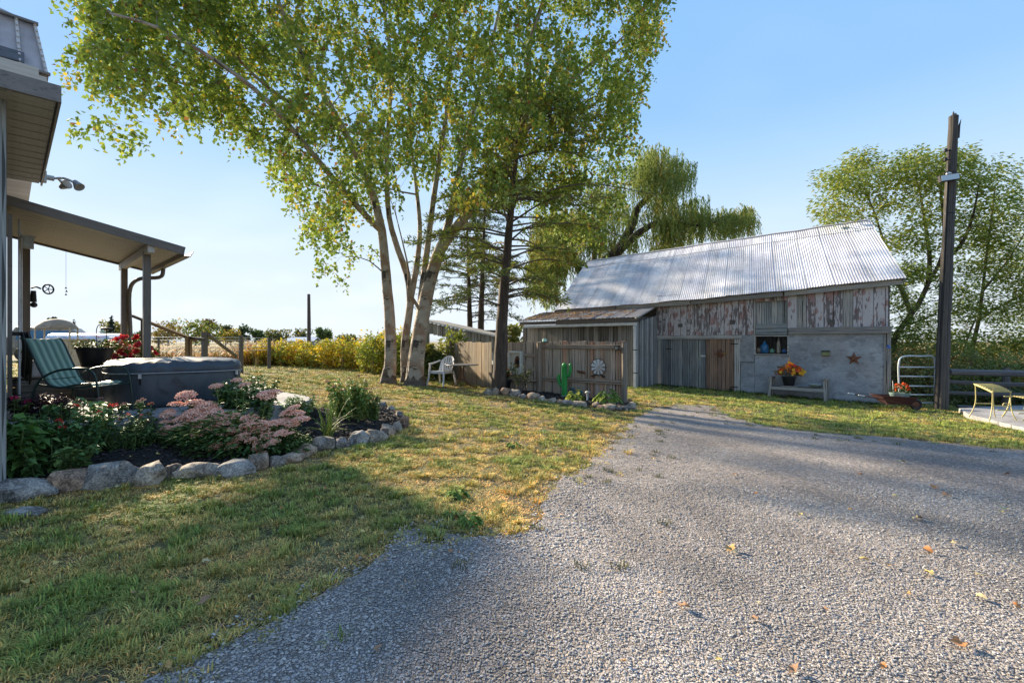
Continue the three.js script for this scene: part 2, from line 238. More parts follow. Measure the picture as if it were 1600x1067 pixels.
// plain manufactured finishes with a little wear
const wearMap = texture(512, 512, (u, v) => { const q = .86 + (fbt(0, u, v, 6, 6, 5) - .5) * .2 + (fbt(2, u, v, 70, 70, 2) - .5) * .08 - .22 * smooth(.66, .78, fbt(3, u, v, 9, 9, 4)); return [q, q, q]; });
const paint = (r, g, b, rough = .5, o = {}) => std(Object.assign({ map: rep(wearMap, 1.3), color: lin(r, g, b), roughness: rough }, o));
const blackPlastic = paint(.018, .018, .02, .5), whitePlastic = paint(.80, .80, .80, .45), brownMetal = paint(.20, .165, .13, .45), taupe = paint(.68, .60, .49, .55), darkTaupe = paint(.24, .21, .18, .5);
const greenFrame = paint(.022, .055, .045, .4), whiteMetal = paint(.86, .86, .86, .4), galvTube = paint(.70, .76, .77, .45, { metalness: .1 }), rustRed = paint(.075, .022, .02, .8), yellowPaint = paint(.66, .56, .22, .45), cactusGreen = paint(.02, .36, .06, .45), ironBlack = paint(.03, .03, .032, .55, { metalness: .4 }), rust = paint(.20, .075, .035, .8), white = paint(.75, .74, .70, .6), glassPane = new THREE.MeshPhysicalMaterial({ color: 0xffffff, roughness: .06, transmission: 1, thickness: 0, ior: 1.5 });
const soilDark = std({ color: lin(.035, .028, .024), roughness: 1 });
// ---------------------------------------------------------------- ground, drive, lawn
function polySdf(poly, x, z) { // >0 inside
  let d = 1e9, inside = false;
  for (let i = 0, j = poly.length - 1; i < poly.length; j = i++) {
    const [ax, az] = poly[j], [bx, bz] = poly[i], ex = bx - ax, ez = bz - az, wx = x - ax, wz = z - az, t = clamp((wx * ex + wz * ez) / (ex * ex + ez * ez), 0, 1);
    d = Math.min(d, Math.hypot(wx - ex * t, wz - ez * t));
    if ((az > z) !== (bz > z) && x < (bx - ax) * (z - az) / (bz - az) + ax) inside = !inside;
  }
  return inside ? d : -d;
}
const G2 = (list) => list.map(([a, b]) => { const p = gp(a, b); return [p.x, p.z]; });
const drivePoly = [...G2([[250, 1067], [395, 985], [470, 942], [560, 893], [612, 858], [640, 832], [700, 822], [668, 850], [700, 858], [790, 838], [862, 812], [846, 778], [905, 735], [955, 702], [975, 672], [985, 655], [1020, 640], [1052, 632], [1115, 634], [1140, 652], [1250, 674], [1400, 684], [1600, 704]]), [14, -5.2], [30, -3], [30, 12], [-3, 12], [-2.6, 1]];
const driveAt = (x, z) => polySdf(drivePoly, x, z) + .10 * n2(x * 1.7, z * 1.7) + .05 * n2b(x * 6, z * 6);
const HOUSE_A = Math.atan2(.721, .693);                 // the house and patio stand square to each other
const hu = V(Math.cos(HOUSE_A), 0, -Math.sin(HOUSE_A)), hz = V(Math.sin(HOUSE_A), 0, Math.cos(HOUSE_A));
const HL = (X, Y, Z) => hu.clone().multiplyScalar(X).addScaledVector(hz, Z).setY(Y);
const PATIO_Y = .55, patioPoly = [[-.3, -7.5], [2.7, -7.5], [3.2, -7.62], [3.5, -7.95], [3.62, -8.4], [3.55, -13], [-.3, -13]].map(([X, Z]) => { const p = HL(X, 0, Z); return [p.x, p.z]; });
const bedStones = [[30, 784, 82, 34, 2], [108, 770, 68, 34, 3], [167, 765, 66, 42, 2], [228, 760, 56, 33, 4], [268, 752, 33, 23, 1], [310, 750, 62, 25, 4], [365, 747, 60, 24, 2], [404, 739, 33, 27, 1], [430, 734, 23, 19, 0], [455, 727, 35, 17, 1], [476, 717, 33, 19, 1], [504, 707, 41, 23, 0], [536, 704, 24, 16, 5], [561, 698, 31, 20, 2], [589, 693, 37, 19, 4], [608, 683, 31, 18, 1], [622, 676, 18, 14, 0], [632, 671, 17, 19, 3], [625, 656, 15, 12, 5], [612, 646, 14, 10, 0], [598, 640, 19, 10, 2]];
const bedEdge = G2(bedStones.map((s) => [s[0], s[1] - 5]));
const bedPoly = [[-9.2, -3.3], ...bedEdge, ...[[3.62, -8.6], [3.45, -7.9], [2.7, -7.48], [-.35, -7.48], [-1, -7.3]].map(([X, Z]) => { const p = HL(X, 0, Z); return [p.x, p.z]; }), [-9, -5.5]];
const fenceStones = [[762, 619, 15, 10, 4], [773, 619, 17, 12, 1], [788, 620, 17, 14, 3], [804, 621, 18, 11, 0], [818, 625, 14, 8, 5], [833, 627, 19, 13, 1], [847, 629, 13, 10, 0], [863, 632, 15, 9, 4], [876, 633, 14, 7, 3], [887, 635, 17, 8, 5], [905, 637, 30, 9, 4], [931, 639, 13, 9, 1], [941, 642, 13, 8, 3], [953, 643, 21, 11, 4], [967, 644, 13, 8, 0], [978, 644, 14, 9, 5], [988, 641, 13, 11, 4]];
const fenceBedPoly = [...G2(fenceStones.map((s) => [s[0], s[1] - 3])), ...G2([[985, 624], [900, 617], [845, 611], [775, 606], [752, 614]])];
const padPoly = G2([[1500, 645], [1515, 655], [1600, 674], [1750, 708], [1750, 646], [1600, 641]]);
const bedAt = (x, z) => polySdf(bedPoly, x, z), patioAt = (x, z) => polySdf(patioPoly, x, z);
const bedY = (x, z) => { const e = bedAt(x, z), p = -patioAt(x, z); const t = clamp(e / (e + Math.max(p, .02)), 0, 1); return lerp(groundY(x, z) + .03, PATIO_Y - .08, smooth(.25, 1, t)) + .02 * n2(x * 3, z * 3); };

{ // ground sheet out to the horizon
  const rings = [0]; for (let r = .5; r < 1400; r = r * 1.05 + .02) rings.push(r); rings.push(1500);
  const A = 288, P = [], U = [], C = [], I = [];
  for (const r of rings) for (let k = 0; k <= A; k++) {
    const a = k / A * Math.PI * 2, x = Math.sin(a) * r, z = -Math.cos(a) * r, m = fb2(x * .25, z * .25, 4), f = fb2(x * 1.3 + 9, z * 1.3, 3);
    let c = mixc([.38, .285, .16], [.25, .235, .11], clamp(.5 + m * 1.1 + f * .5, 0, 1));             // thatch, bare soil, clover
    c = mixc(c, [.33, .26, .19], smooth(.22, .5, f - m * .4) * .8);
    const field = Math.max(smooth(21, 24, -z + x * .15), smooth(11.5, 14, x - (-z) * .25 + 1) * smooth(8, 12, -z + .0));
    c = mixc(c, mixc([.46, .36, .17], [.56, .45, .23], clamp(.5 + n2(x * .05, z * .02) + f * .3, 0, 1)), field);
    P.push(x, groundY(x, z) - (r > 40 ? 0 : 0), z); U.push(x, z); C.push(...c);
  }
  for (let i = 0; i < rings.length - 1; i++) for (let k = 0; k < A; k++) { const a = i * (A + 1) + k, b = a + A + 1; I.push(a, a + 1, b, b, a + 1, b + 1); }
  const g = new THREE.BufferGeometry(); g.setAttribute('position', new THREE.Float32BufferAttribute(P, 3)); g.setAttribute('uv', new THREE.Float32BufferAttribute(U, 2)); g.setAttribute('color', new THREE.Float32BufferAttribute(C, 3)); g.setIndex(I); g.computeVertexNormals();
  if (g.attributes.normal.getY(1000) < 0) { const ix = g.index.array; for (let i = 0; i < ix.length; i += 3) { const t = ix[i]; ix[i] = ix[i + 1]; ix[i + 1] = t; } g.computeVertexNormals(); }
  const map = texture(1024, 1024, (u, v) => { const a = fbt(0, u, v, 8, 8, 5), b = fbt(2, u, v, 120, 120, 2), s = fbt(4, u, v, 30, 160, 2), t = fbt(1, u, v, 160, 30, 2); const q = .62 + (a - .5) * .5 + (b - .5) * .5 + (Math.max(s, t) - .6) * .7; return [q, q * lerp(.96, 1.04, a), q * .92]; });
  const bump = texture(512, 512, (u, v) => fbt(0, u, v, 40, 40, 4), false);
  setting('ground', g, std({ map: rep(map, .5), bumpMap: rep(bump, .5), bumpScale: .02, vertexColors: true, roughness: 1 }), 'dry lawn soil and fields reaching to the horizon');
}
function sheet(test, lift, x0, x1, z0, z1, cell, colour, hy = groundY) { // a sheet trimmed to an outline, its rim pulled onto the outline
  const nx = Math.ceil((x1 - x0) / cell), nz = Math.ceil((z1 - z0) / cell), S = new Float32Array((nx + 1) * (nz + 1)), P = [], U = [], C = [], I = [], id = new Int32Array(S.length).fill(-1);
  for (let j = 0; j <= nz; j++) for (let i = 0; i <= nx; i++) S[j * (nx + 1) + i] = test(x0 + i * cell, z0 + j * cell);
  const vert = (i, j) => { const k = j * (nx + 1) + i; if (id[k] >= 0) return id[k]; let x = x0 + i * cell, z = z0 + j * cell; if (S[k] < 0) { for (let q = 0; q < 3; q++) { const e = .02, s = test(x, z), gx = (test(x + e, z) - s) / e, gz = (test(x, z + e) - s) / e, l = gx * gx + gz * gz + .1; const st = clamp(-s, -cell, cell); x += gx * st / l; z += gz * st / l; } } id[k] = P.length / 3; P.push(x, hy(x, z) + lift, z); U.push(x, z); C.push(...colour(x, z)); return id[k]; };
  for (let j = 0; j < nz; j++) for (let i = 0; i < nx; i++) { const k = j * (nx + 1) + i; if (Math.max(S[k], S[k + 1], S[k + nx + 1], S[k + nx + 2]) < 0) continue; const a = vert(i, j), b = vert(i + 1, j), c = vert(i, j + 1), d = vert(i + 1, j + 1); I.push(a, c, b, b, c, d); }
  const g = new THREE.BufferGeometry(); g.setAttribute('position', new THREE.Float32BufferAttribute(P, 3)); g.setAttribute('uv', new THREE.Float32BufferAttribute(U, 2)); g.setAttribute('color', new THREE.Float32BufferAttribute(C, 3)); g.setIndex(I); g.computeVertexNormals(); return g;
}
// crushed stone: small chips of several greys packed together
const chipCells = (n, seed) => { const r = seeded(seed), pts = []; for (let j = 0; j < n; j++) for (let i = 0; i < n; i++) pts.push([(i + r()) / n, (j + r()) / n, r(), r()]); return (u, v) => { const ci = Math.floor(u * n), cj = Math.floor(v * n); let a = 9, b = 9, w = null; for (let dj = -1; dj <= 1; dj++) for (let di = -1; di <= 1; di++) { const i = (ci + di + n) % n, j = (cj + dj + n) % n, p = pts[j * n + i]; let dx = Math.abs(p[0] - u), dy = Math.abs(p[1] - v); if (dx > .5) dx = 1 - dx; if (dy > .5) dy = 1 - dy; const d = Math.hypot(dx, dy) * n; if (d < a) { b = a; a = d; w = p; } else if (d < b) b = d; } return [a, b - a, w[2], w[3]]; }; };
const gravelNear = chipCells(72, 3), gravelFine = chipCells(150, 8);
const gravelMap = texture(1024, 1024, (u, v) => { const [, e, t, h] = gravelNear(u, v), [, e2, t2] = gravelFine(u, v), d = fbt(0, u, v, 6, 6, 5); let q = lerp(.50, .82, t * .75 + t2 * .25) * lerp(.78, 1, smooth(0, .18, e)) * lerp(.86, 1, smooth(0, .2, e2)) + (d - .5) * .12; return [q * lerp(1.0, 1.05, h), q, q * lerp(1.04, .96, h)]; });
const gravelBump = texture(1024, 1024, (u, v) => { const [, e, t] = gravelNear(u, v), [, e2] = gravelFine(u, v); return clamp(smooth(0, .3, e) * (.45 + .4 * t) + smooth(0, .3, e2) * .15, 0, 1); }, false);
const gravelTone = (x, z) => { const m = fb2(x * .35 + 4, z * .35, 4), f = fb2(x * 1.5, z * 1.5, 3), w = n2b((x - z * .55) * .9, (z + x * .2) * .18), s = clamp(.52 + m * .9 + f * .35 + w * .35, 0, 1); return mixc([.66, .605, .54], [1.0, .925, .82], s); };
setting('gravel_drive', sheet(driveAt, .012, -3.6, 30, -19, 12, .12, gravelTone), std({ map: rep(gravelMap, .62), bumpMap: rep(gravelBump, .62), bumpScale: .018, vertexColors: true, roughness: .95 }), 'grey crushed stone drive running up to the barn doors');
// planting beds
const mulchMat = std({ color: lin(.022, .018, .016), bumpMap: rep(gravelBump, 1.2), bumpScale: .02, roughness: .95 });
setting('mulch_bed', sheet((x, z) => bedAt(x, z) + .03 * n2(x * 5, z * 5), .01, -9.5, -1, -10, -3, .1, () => [1, 1, 1], bedY), mulchMat, 'dark mulch of the flower bed beside the patio');
setting('mulch_bed', sheet((x, z) => polySdf(fenceBedPoly, x, z) + .04 * n2(x * 4, z * 4), .02, -2, 4, -16, -9, .1, () => [1, 1, 1]), mulchMat, 'dark mulch strip along the board fence');
{ // patio slab and the pad under the glider
  const slab = (poly, top, thick) => { const s = new THREE.Shape(poly.map(([x, z]) => new THREE.Vector2(x, -z))); const g = new THREE.ExtrudeGeometry(s, { depth: thick, bevelEnabled: true, bevelSize: .012, bevelThickness: .012, bevelSegments: 1 }); g.rotateX(-Math.PI / 2); g.translate(0, top - thick - .012, 0); const f = flat(g), p = f.attributes.position, uv = f.attributes.uv; for (let i = 0; i < p.count; i++) uv.setXY(i, p.getX(i), p.getZ(i) + p.getY(i)); return f; };
  setting('patio', slab(patioPoly, PATIO_Y, .34), concrete, 'pale concrete patio slab with a rounded corner');
  const c = groundY(8, -9); setting('concrete_pad', slab(padPoly, c + .05, .3), concrete, 'grey concrete pad under the yellow glider');
}
// ------ loose chips on the drive, densest where the photograph shows single stones
const inView = (x, z, m = 60) => { const d = -z; if (d < 1.2) return false; const px = 800 + x / d * FOC; return px > -m && px < 1600 + m; };
{
  const shapes = [0, 1, 2].map((k) => { const g = flat(new THREE.IcosahedronGeometry(1, 0)), p = g.attributes.position, q = createNoise3D(seeded(40 + k)); for (let i = 0; i < p.count; i++) { const x = p.getX(i), y = p.getY(i), z = p.getZ(i), f = 1 + .35 * q(x * 1.3, y * 1.3, z * 1.3); p.setXYZ(i, x * f * 1.1, y * f * .32, z * f * .75); } g.computeVertexNormals(); return g; });
  const bins = [[], [], []], r = seeded(31);
  const bands = [[1.5, 3.2, 4600, .0060], [3.2, 5, 1800, .0074], [5, 8, 360, .0090], [8, 13, 60, .011]];
  for (const [d0, d1, dens, size] of bands) {
    const x0 = -1.15 * d1, x1 = 1.15 * d1, n = (x1 - x0) * (d1 - d0) * dens;
    for (let i = 0; i < n; i++) {
      const x = rr(x0, x1, r), z = -rr(d0, d1, r), s0 = inView(x, z) ? driveAt(x, z) : -1; if (s0 < -.16 || (s0 < 0 && r() > .3)) continue;
      const s = size * (.45 + 1.1 * Math.pow(r(), 1.6)) * (s0 < .5 && x < 1 ? 1.25 : 1), t = r() < .08 ? rr(.5, .64, r) : rr(.27, .47, r), h = rr(-.02, .02, r), tone = gravelTone(x, z)[0];
      bins[Math.floor(r() * 3)].push({ x, y: groundY(x, z) + .014 + s * .15, z, s, rx: rr(-.32, .32, r), ry: r() * 6.28, rz: rr(-.32, .32, r), c: [t * (1 + h) * tone * 1.15, t * tone * 1.05, t * (1 - h) * tone * .93] });
    }
  }
  bins.forEach((b, k) => scatter('gravel_chips', 'loose grey stone chips lying on the drive', 'gravel', shapes[k], std({ color: 0xffffff, roughness: .9 }), b));
}
// ------ mulch chips
{
  const g = flat(new THREE.BoxGeometry(1, .25, .4)), items = [], r = seeded(61);
  for (let i = 0; i < 9000; i++) { const x = rr(-6.5, -1.2, r), z = rr(-9.5, -3.4, r); if (bedAt(x, z) < .04 || !inView(x, z)) continue; const t = rr(.012, .05, r); items.push({ x, y: bedY(x, z) + .018, z, s: rr(.02, .065, r), rx: rr(-.6, .6, r), ry: r() * 6.28, rz: rr(-.6, .6, r), c: [t * 1.1, t * .9, t * .8] }); }
  for (let i = 0; i < 5000; i++) { const x = rr(-1.5, 3.6, r), z = rr(-15, -9.5, r); if (polySdf(fenceBedPoly, x, z) < .02) continue; const t = rr(.015, .06, r); items.push({ x, y: groundY(x, z) + .03, z, s: rr(.02, .06, r), rx: rr(-.5, .5, r), ry: r() * 6.28, rz: rr(-.5, .5, r), c: [t * 1.1, t * .85, t * .75] }); }
  scatter('mulch_chips', 'dark bark chips covering the planting beds', 'mulch', g, std({ color: 0xffffff, roughness: .95 }), items);
}
// ------ grass: tufts of separate blades
function tuftGeo(seed, blades, h, spread, bend) {
  const r = seeded(seed), P = [], N = [], C = [], I = [];
  for (let b = 0; b < blades; b++) {
    const a = r() * 6.28, q = Math.sqrt(r()) * spread, x = Math.cos(a) * q, z = Math.sin(a) * q, l = h * rr(.45, 1.1, r), da = a + rr(-1.2, 1.2, r), lean = bend * rr(.3, 1.3, r), w = rr(.0018, .0036, r) * (h / .06) ** .5, dx = Math.cos(da), dz = Math.sin(da), sx = -dz * w, sz = dx * w, k = P.length / 3, t = rr(.75, 1.25, r), yl = r() < .22 ? 1 : 0;
    const m = [x + dx * lean * l * .35, l * .62, z + dz * lean * l * .35], e = [x + dx * lean * l, l * (1 - lean * .35), z + dz * lean * l];
    P.push(x - sx, 0, z - sz, x + sx, 0, z + sz, m[0] - sx * .8, m[1], m[2] - sz * .8, m[0] + sx * .8, m[1], m[2] + sz * .8, ...e);
    for (let i = 0; i < 5; i++) { N.push(-dx * .5, .85, -dz * .5); C.push(t * (1 + yl * 1.1), t * (1 + yl * .45), t * (1 + yl * .5)); } I.push(k, k + 1, k + 2, k + 1, k + 3, k + 2, k + 2, k + 3, k + 4);
  }
  const g = new THREE.BufferGeometry(); g.setAttribute('position', new THREE.Float32BufferAttribute(P, 3)); g.setAttribute('normal', new THREE.Float32BufferAttribute(N, 3)); g.setAttribute('color', new THREE.Float32BufferAttribute(C, 3)); g.setIndex(I); g.normalizeNormals(); return g;
}
const grassMat = leafMat({ transmission: .3, roughness: .7 });
{
  const geos = [tuftGeo(1, 26, .05, .05, .7), tuftGeo(2, 22, .07, .045, .9), tuftGeo(3, 30, .038, .06, 1.1)], bins = [[], [], []], r = seeded(71);
  const bands = [[1.6, 3.4, 620, 1], [3.4, 6, 360, 1.1], [6, 10, 170, 1.35], [10, 16, 80, 1.8], [16, 25, 34, 2.4]];
  for (const [d0, d1, dens, sc] of bands) {
    const x0 = -1.42 * d1, x1 = 1.42 * d1, n = (x1 - x0) * (d1 - d0) * dens;
    for (let i = 0; i < n; i++) {
      const x = rr(x0, x1, r), z = -rr(d0, d1, r); if (!inView(x, z, 260)) continue;
      const dr = driveAt(x, z); if ((dr > .05 && !(dr < .45 && n2b(x * 2.3, z * 2.3) > .15 && r() < .3 - dr * .4)) || (dr > -.12 && r() < .3)) continue;
      if (bedAt(x, z) > -.06 || patioAt(x, z) > -.02 || polySdf(fenceBedPoly, x, z) > -.06 || polySdf(padPoly, x, z) > 0) continue;
      if (x > 2.2 && -z > 20 || -z > 21 + x * -.1) continue;
      const m = fb2(x * .55 + 3, z * .55, 4), f = fb2(x * 2.2, z * 2.2, 3), near = smooth(.9, .1, -dr);
      const dry = clamp(.38 + m * .9 + f * .75 + near * .25 - (x > 3.5 ? .35 : 0), 0, 1); // worn and parched near the drive
      if (dry > .62 && r() < (dry - .62) * 1.9) continue;
      const g = mixc([.235, .315, .065], [.70, .51, .17], Math.pow(dry, 1.15)), lush = f < -.25 && r() < .8 ? 1.5 : 1;
      bins[lush > 1 ? 1 : dry > .6 ? 2 : r() < .6 ? 0 : 1].push({ x, y: groundY(x, z) - .004, z, s: [sc * rr(.8, 1.2, r), sc ** .3 * rr(.42, .95, r) * lush, sc * rr(.8, 1.2, r)], ry: r() * 6.28, c: vary(g, .22, r) });
    }
  }
  // stray tufts and weeds out on the stones
  for (let i = 0; i < 900; i++) { const x = rr(-1, 7, r), z = -rr(3, 13, r), d = driveAt(x, z); if (d < 0 || d > .9 || fb2(x * 1.4, z * 1.4, 3) < .05) continue; bins[0].push({ x, y: groundY(x, z) + .01, z, s: rr(.7, 1.3, r), ry: r() * 6.28, c: vary([.10, .125, .035], .3, r) }); }
  bins.forEach((b, k) => scatter('lawn_grass', 'short autumn lawn grass, green with straw coloured patches', 'grass', geos[k], grassMat, b));
}
// ------ kerb stones of the two beds: each one a stone of its own
{
  bedStones.forEach(([px, py, w, h, m], i) => {
    const p = gp(px, py - 3), d = -p.z, W = w / FOC * d, Hh = h / FOC * d, nb = bedStones[Math.min(i + 1, bedStones.length - 1)], pb = bedStones[Math.max(i - 1, 0)], a = gp(nb[0], nb[1]), b = gp(pb[0], pb[1]);
    const ang = Math.atan2(-(a.z - b.z), a.x - b.x);
    const s = solo('edging_stone', '', 'stone', lump(W * .53, Hh * .64, Math.min(W * .42, .17), 100 + i * 7, 3, i === 1 ? .34 : .26), stones[m], 'fieldstones edging the flower bed', [p.x - .03, p.y + Hh * .32, p.z - .06]);
    s.rotation.set(rr(-.08, .08), ang * .85 + rr(-.12, .12), i === 1 ? -.12 : rr(-.09, .09));
    const tone = ['mid grey', 'brownish', 'blue grey', 'reddish tan', 'pale tan', 'dark grey'][m];
    s.userData.label = `${tone} fieldstone in the flower bed edging, ${ORD[i]} from the left`;
  });
  fenceStones.forEach(([px, py, w, h, m], i) => {
    const p = gp(px, py - 2), d = -p.z, W = w / FOC * d, Hh = h / FOC * d;
    const s = solo('edging_stone', `${['mid grey', 'brownish', 'blue grey', 'reddish tan', 'pale tan', 'dark grey'][m]} stone bordering the fence bed, ${ORD[i]} from the pine trunk`, 'stone', lump(W * .54, Hh * .62, Math.min(W * .5, .18), 300 + i * 5, 2, .28), stones[m], 'stones bordering the fence bed', [p.x, p.y + Hh * .34, p.z - .05]);
    s.rotation.y = -.7 + rr(-.3, .3);
  });
  const p = gp(35, 802); const s = solo('flat_stone', 'flat pale stone sunk in the shaded lawn before the bed', 'stone', lump(.19, .03, .1, 555, 2, .12), stones[2], null, [p.x, p.y + .012, p.z]);
}
// ---------------------------------------------------------------- the old barn
const BARN_A = Math.atan2(-.67, .742), bt = V(.742, 0, .67), bn = V(-.67, 0, .742), B0 = at(1390, 634, 12.8); B0.y = groundY(B0.x, B0.z) - .02;
function plane(o, t, n) { return (px, py, Z = 0) => { const d = V((px - 800) / FOC, -(py - 533) / FOC, -1), c = V(0, EYE, 0), k = (o.clone().sub(c).dot(n) + Z) / d.dot(n), p = c.addScaledVector(d, k).sub(o); return [p.dot(t), p.y]; }; }
const bl = plane(B0, bt, bn);
const toBarn = (p) => { const q = p.clone().sub(B0); return V(q.dot(bt), q.y, q.dot(bn)); };
const barn = thing('barn', 'old barn with flaking white boards, grey cladding and a corrugated metal roof', 'barn', B0.toArray(), BARN_A);
const quadBoard = (px0, py0, px1, py1, thick, Z, axis, jit = .003) => { const [x0, y0] = bl(px0, py0, Z), [x1, y1] = bl(px1, py1, Z); return board(Math.abs(x1 - x0), Math.abs(y1 - y0), thick, (x0 + x1) / 2, (y0 + y1) / 2, Z, axis, jit); };
{
  const XL = bl(866, 600)[0], X1025 = bl(1026, 600)[0], eaveY = 3.30, loftTop = (x) => 3.26 - .02 * x * 0;
  const [wx0, wy0] = bl(1180, 553), [wx1, wy1] = bl(1232, 524);
  // solid dark backing added so gaps between boards read as shade; open at the window
  const back = (x0, x1, y0, y1) => grain(boxAt(x1 - x0, y1 - y0, .08, (x0 + x1) / 2, (y0 + y1) / 2, -.16), 1);
  part(barn, 'dark_backing', [back(XL, wx0, -.3, 3.3), back(wx1, 0, -.3, 3.3), back(wx0, wx1, -.3, wy0), back(wx0, wx1, wy1, 3.3), boxAt(.08, 3.6, 6.2, XL, 1.5, -3.3), boxAt(-XL - 1.25, 3.6, .08, XL / 2 - .62, 1.5, -6.4)], darkWood);
  { // gable wall seen at a slant beyond the right corner
    const o = [[-.02, -.3, 0], [-.02, 3.2, 0], [-3.2, 4.95, -1.05], [-6.4, 3.2, -1.2], [-6.4, -.3, -1.2]].map(([z, y, x]) => V(x, y, z)), P = []; for (let i = 1; i < 4; i++) for (const k of [0, i, i + 1]) P.push(...o[k].toArray());
    const g = new THREE.BufferGeometry(); g.setAttribute('position', new THREE.Float32BufferAttribute(P, 3)); g.computeVertexNormals(); const h = g.clone().translate(-.05, 0, 0); part(barn, 'gable_wall', [grain(flat(g), 1), grain(flat(h), 1)], greyWood[0]);
  }
  // loft boards
  let x = X1025; const xe = bl(1389, 470)[0]; const hatchL = bl(1181, 490)[0], hatchR = bl(1231, 490)[0], botL = bl(1100, 524)[1], botR = bl(1320, 512)[1], hatchTop = bl(1205, 470)[1], hatchBot = bl(1205, 505)[1];
  while (x < xe - .05) {
    let w = rr(.19, .265); if (x + w > xe) w = xe - x; let x1 = x + w; if (x < hatchL && x1 > hatchL) x1 = hatchL; if (x >= hatchL - .01 && x < hatchR && x1 > hatchR) x1 = hatchR; w = x1 - x; if (w < .05) { x = x1; continue; }
    const mid = (x + x1) / 2, inHatch = mid > hatchL && mid < hatchR, b = inHatch ? hatchTop : (mid < hatchL ? botL : botR) + rr(-.03, .03), top = eaveY;
    const red = mid > hatchL - .5 && mid < hatchR + 1.5 ? (R() < .65 ? 1 : 0) : R() < .18 ? 1 : 0;
    part(barn, 'siding_board', board(w - .012, top - b, .024, mid, (top + b) / 2, rr(-.006, .008), 1, .004), R() < .05 ? greyWood[0] : painted[red]);
    x = x1;
  }
  // loft hatch: recessed grey boards and the panel under it
  const hn = 6; for (let k = 0; k < hn; k++) { const w = (hatchR - hatchL) / hn; part(barn, 'hatch_board', board(w - .01, hatchTop - hatchBot + .1, .02, hatchL + w * (k + .5), (hatchTop + hatchBot) / 2, -.09, 1, .002), [greyWood[2], blueWood[2], blueWood[0]][k % 3]); }
  part(barn, 'hatch_panel', board(hatchR - hatchL - .01, hatchBot - wy1 - .04, .025, (hatchL + hatchR) / 2, (hatchBot + wy1 + .04) / 2, -.02, 0), blueWood[0]);
  for (const hx of [hatchL - .004, hatchR + .004]) part(barn, 'hatch_jamb', board(.05, hatchTop - hatchBot + .05, .09, hx, (hatchTop + hatchBot) / 2, -.06, 1), greyWood[1]);
  // long beam and door header
  part(barn, 'ledger_beam', quadBoard(1233, 521, 1394, 509, .09, .05, 0, .004), greyWood[3]).rotation.z = 0;
  part(barn, 'door_header', quadBoard(1027, 529, 1160, 523, .05, .035, 0, .004), greyWood[2]);
  // right corner post
  part(barn, 'corner_board', [board(.11, 2.25, .03, -.05, .95, .032, 1, .003), board(.03, 2.25, .12, .02, .95, -.03, 1, .003)], greyWood[1]);
  // cladding sheets round the window
  const sheetPart = (x0, x1, y0, y1, m, z) => { const g = boxAt(x1 - x0, y1 - y0, .02, (x0 + x1) / 2, (y0 + y1) / 2, z); part(barn, 'cladding_sheet', grain(g, 1), m); };
  const cl = bl(1158, 600)[0], top = bl(1300, 518)[1];
  sheetPart(wx1 + .012, -.1, -.14, top, cladding, .006); sheetPart(wx0, wx1 + .005, -.14, wy0 - .02, cladding, .006); sheetPart(cl, wx0 - .007, -.14, bl(1170, 566)[1], cladding, .006); sheetPart(bl(1157, 540)[0], wx0 - .01, bl(1170, 565)[1], bl(1170, 523)[1], cladding2, .016);
  // window: frame, pane, shelf
  const fr = .03, wc = [(wx0 + wx1) / 2, (wy0 + wy1) / 2], ww = wx1 - wx0, wh = wy1 - wy0;
  const win = part(barn, 'window', [boxAt(ww + .06, fr, .07, wc[0], wy1, -.005), boxAt(ww + .06, fr, .09, wc[0], wy0, .005), boxAt(fr, wh, .07, wx0, wc[1], -.005), boxAt(fr, wh, .07, wx1, wc[1], -.005)].map((g) => grain(g, 0)), greyWood[2]);
  part(win, 'pane', boxAt(ww - .03, wh - .03, .004, wc[0], wc[1], -.02), glassPane);
  part(win, 'shelf', boxAt(ww + .2, .025, .3, wc[0], wy0 - .005, -.3), greyWood[1]);
  // dim room behind the window
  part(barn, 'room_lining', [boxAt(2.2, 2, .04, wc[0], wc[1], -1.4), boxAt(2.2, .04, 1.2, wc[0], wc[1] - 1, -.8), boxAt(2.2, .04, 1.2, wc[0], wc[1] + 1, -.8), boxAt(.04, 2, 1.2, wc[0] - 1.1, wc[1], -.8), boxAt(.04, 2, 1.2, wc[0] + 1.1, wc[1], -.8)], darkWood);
  // doors
  const doorPart = (name, px0, px1, n, mats, pyT, pyB) => { const [x0, yb] = bl(px0, pyB), [x1, yt] = bl(px1, pyT), w = (x1 - x0) / n; const d = part(barn, name, board(x1 - x0, yt - yb - .1, .02, (x0 + x1) / 2, (yt + yb) / 2, -.05, 1), darkWood); for (let k = 0; k < n; k++) part(d, 'door_board', board(w - .008, yt - yb + rr(-.02, .01), .024, x0 + w * (k + .5), (yt + yb) / 2, -.012 + rr(-.003, .003), 1, .002), mats[(k * 7 + n) % mats.length]); return [d, x0, x1, yb, yt]; };
  const [d1, a0, a1, ab, ay] = doorPart('barn_door', 1041, 1102.5, 9, blueWood, 529.5, 612.5), [d2, c0, c1, cb, cy] = doorPart('barn_door', 1103.5, 1147, 7, brownDoor, 528, 613.5);
  d1.userData.label = 'blue grey weathered barn door'; d2.userData.label = 'brown plank barn door';
  for (const f of [.12, .82]) { part(d1, 'hinge', boxAt(.26, .03, .012, a0 + .08, lerp(ab, ay, f), .01), ironBlack); part(d2, 'hinge', boxAt(.24, .03, .012, c1 + .02, lerp(cb, cy, f < .5 ? .14 : .9), .02), ironBlack); }
  part(d1, 'door_tag', boxAt(.16, .05, .006, a1 - .07, lerp(ab, ay, .7), .008), white); part(d2, 'cat_hole', boxAt(.11, .16, .01, c1 - .09, cb + .12, .0065), soilDark);
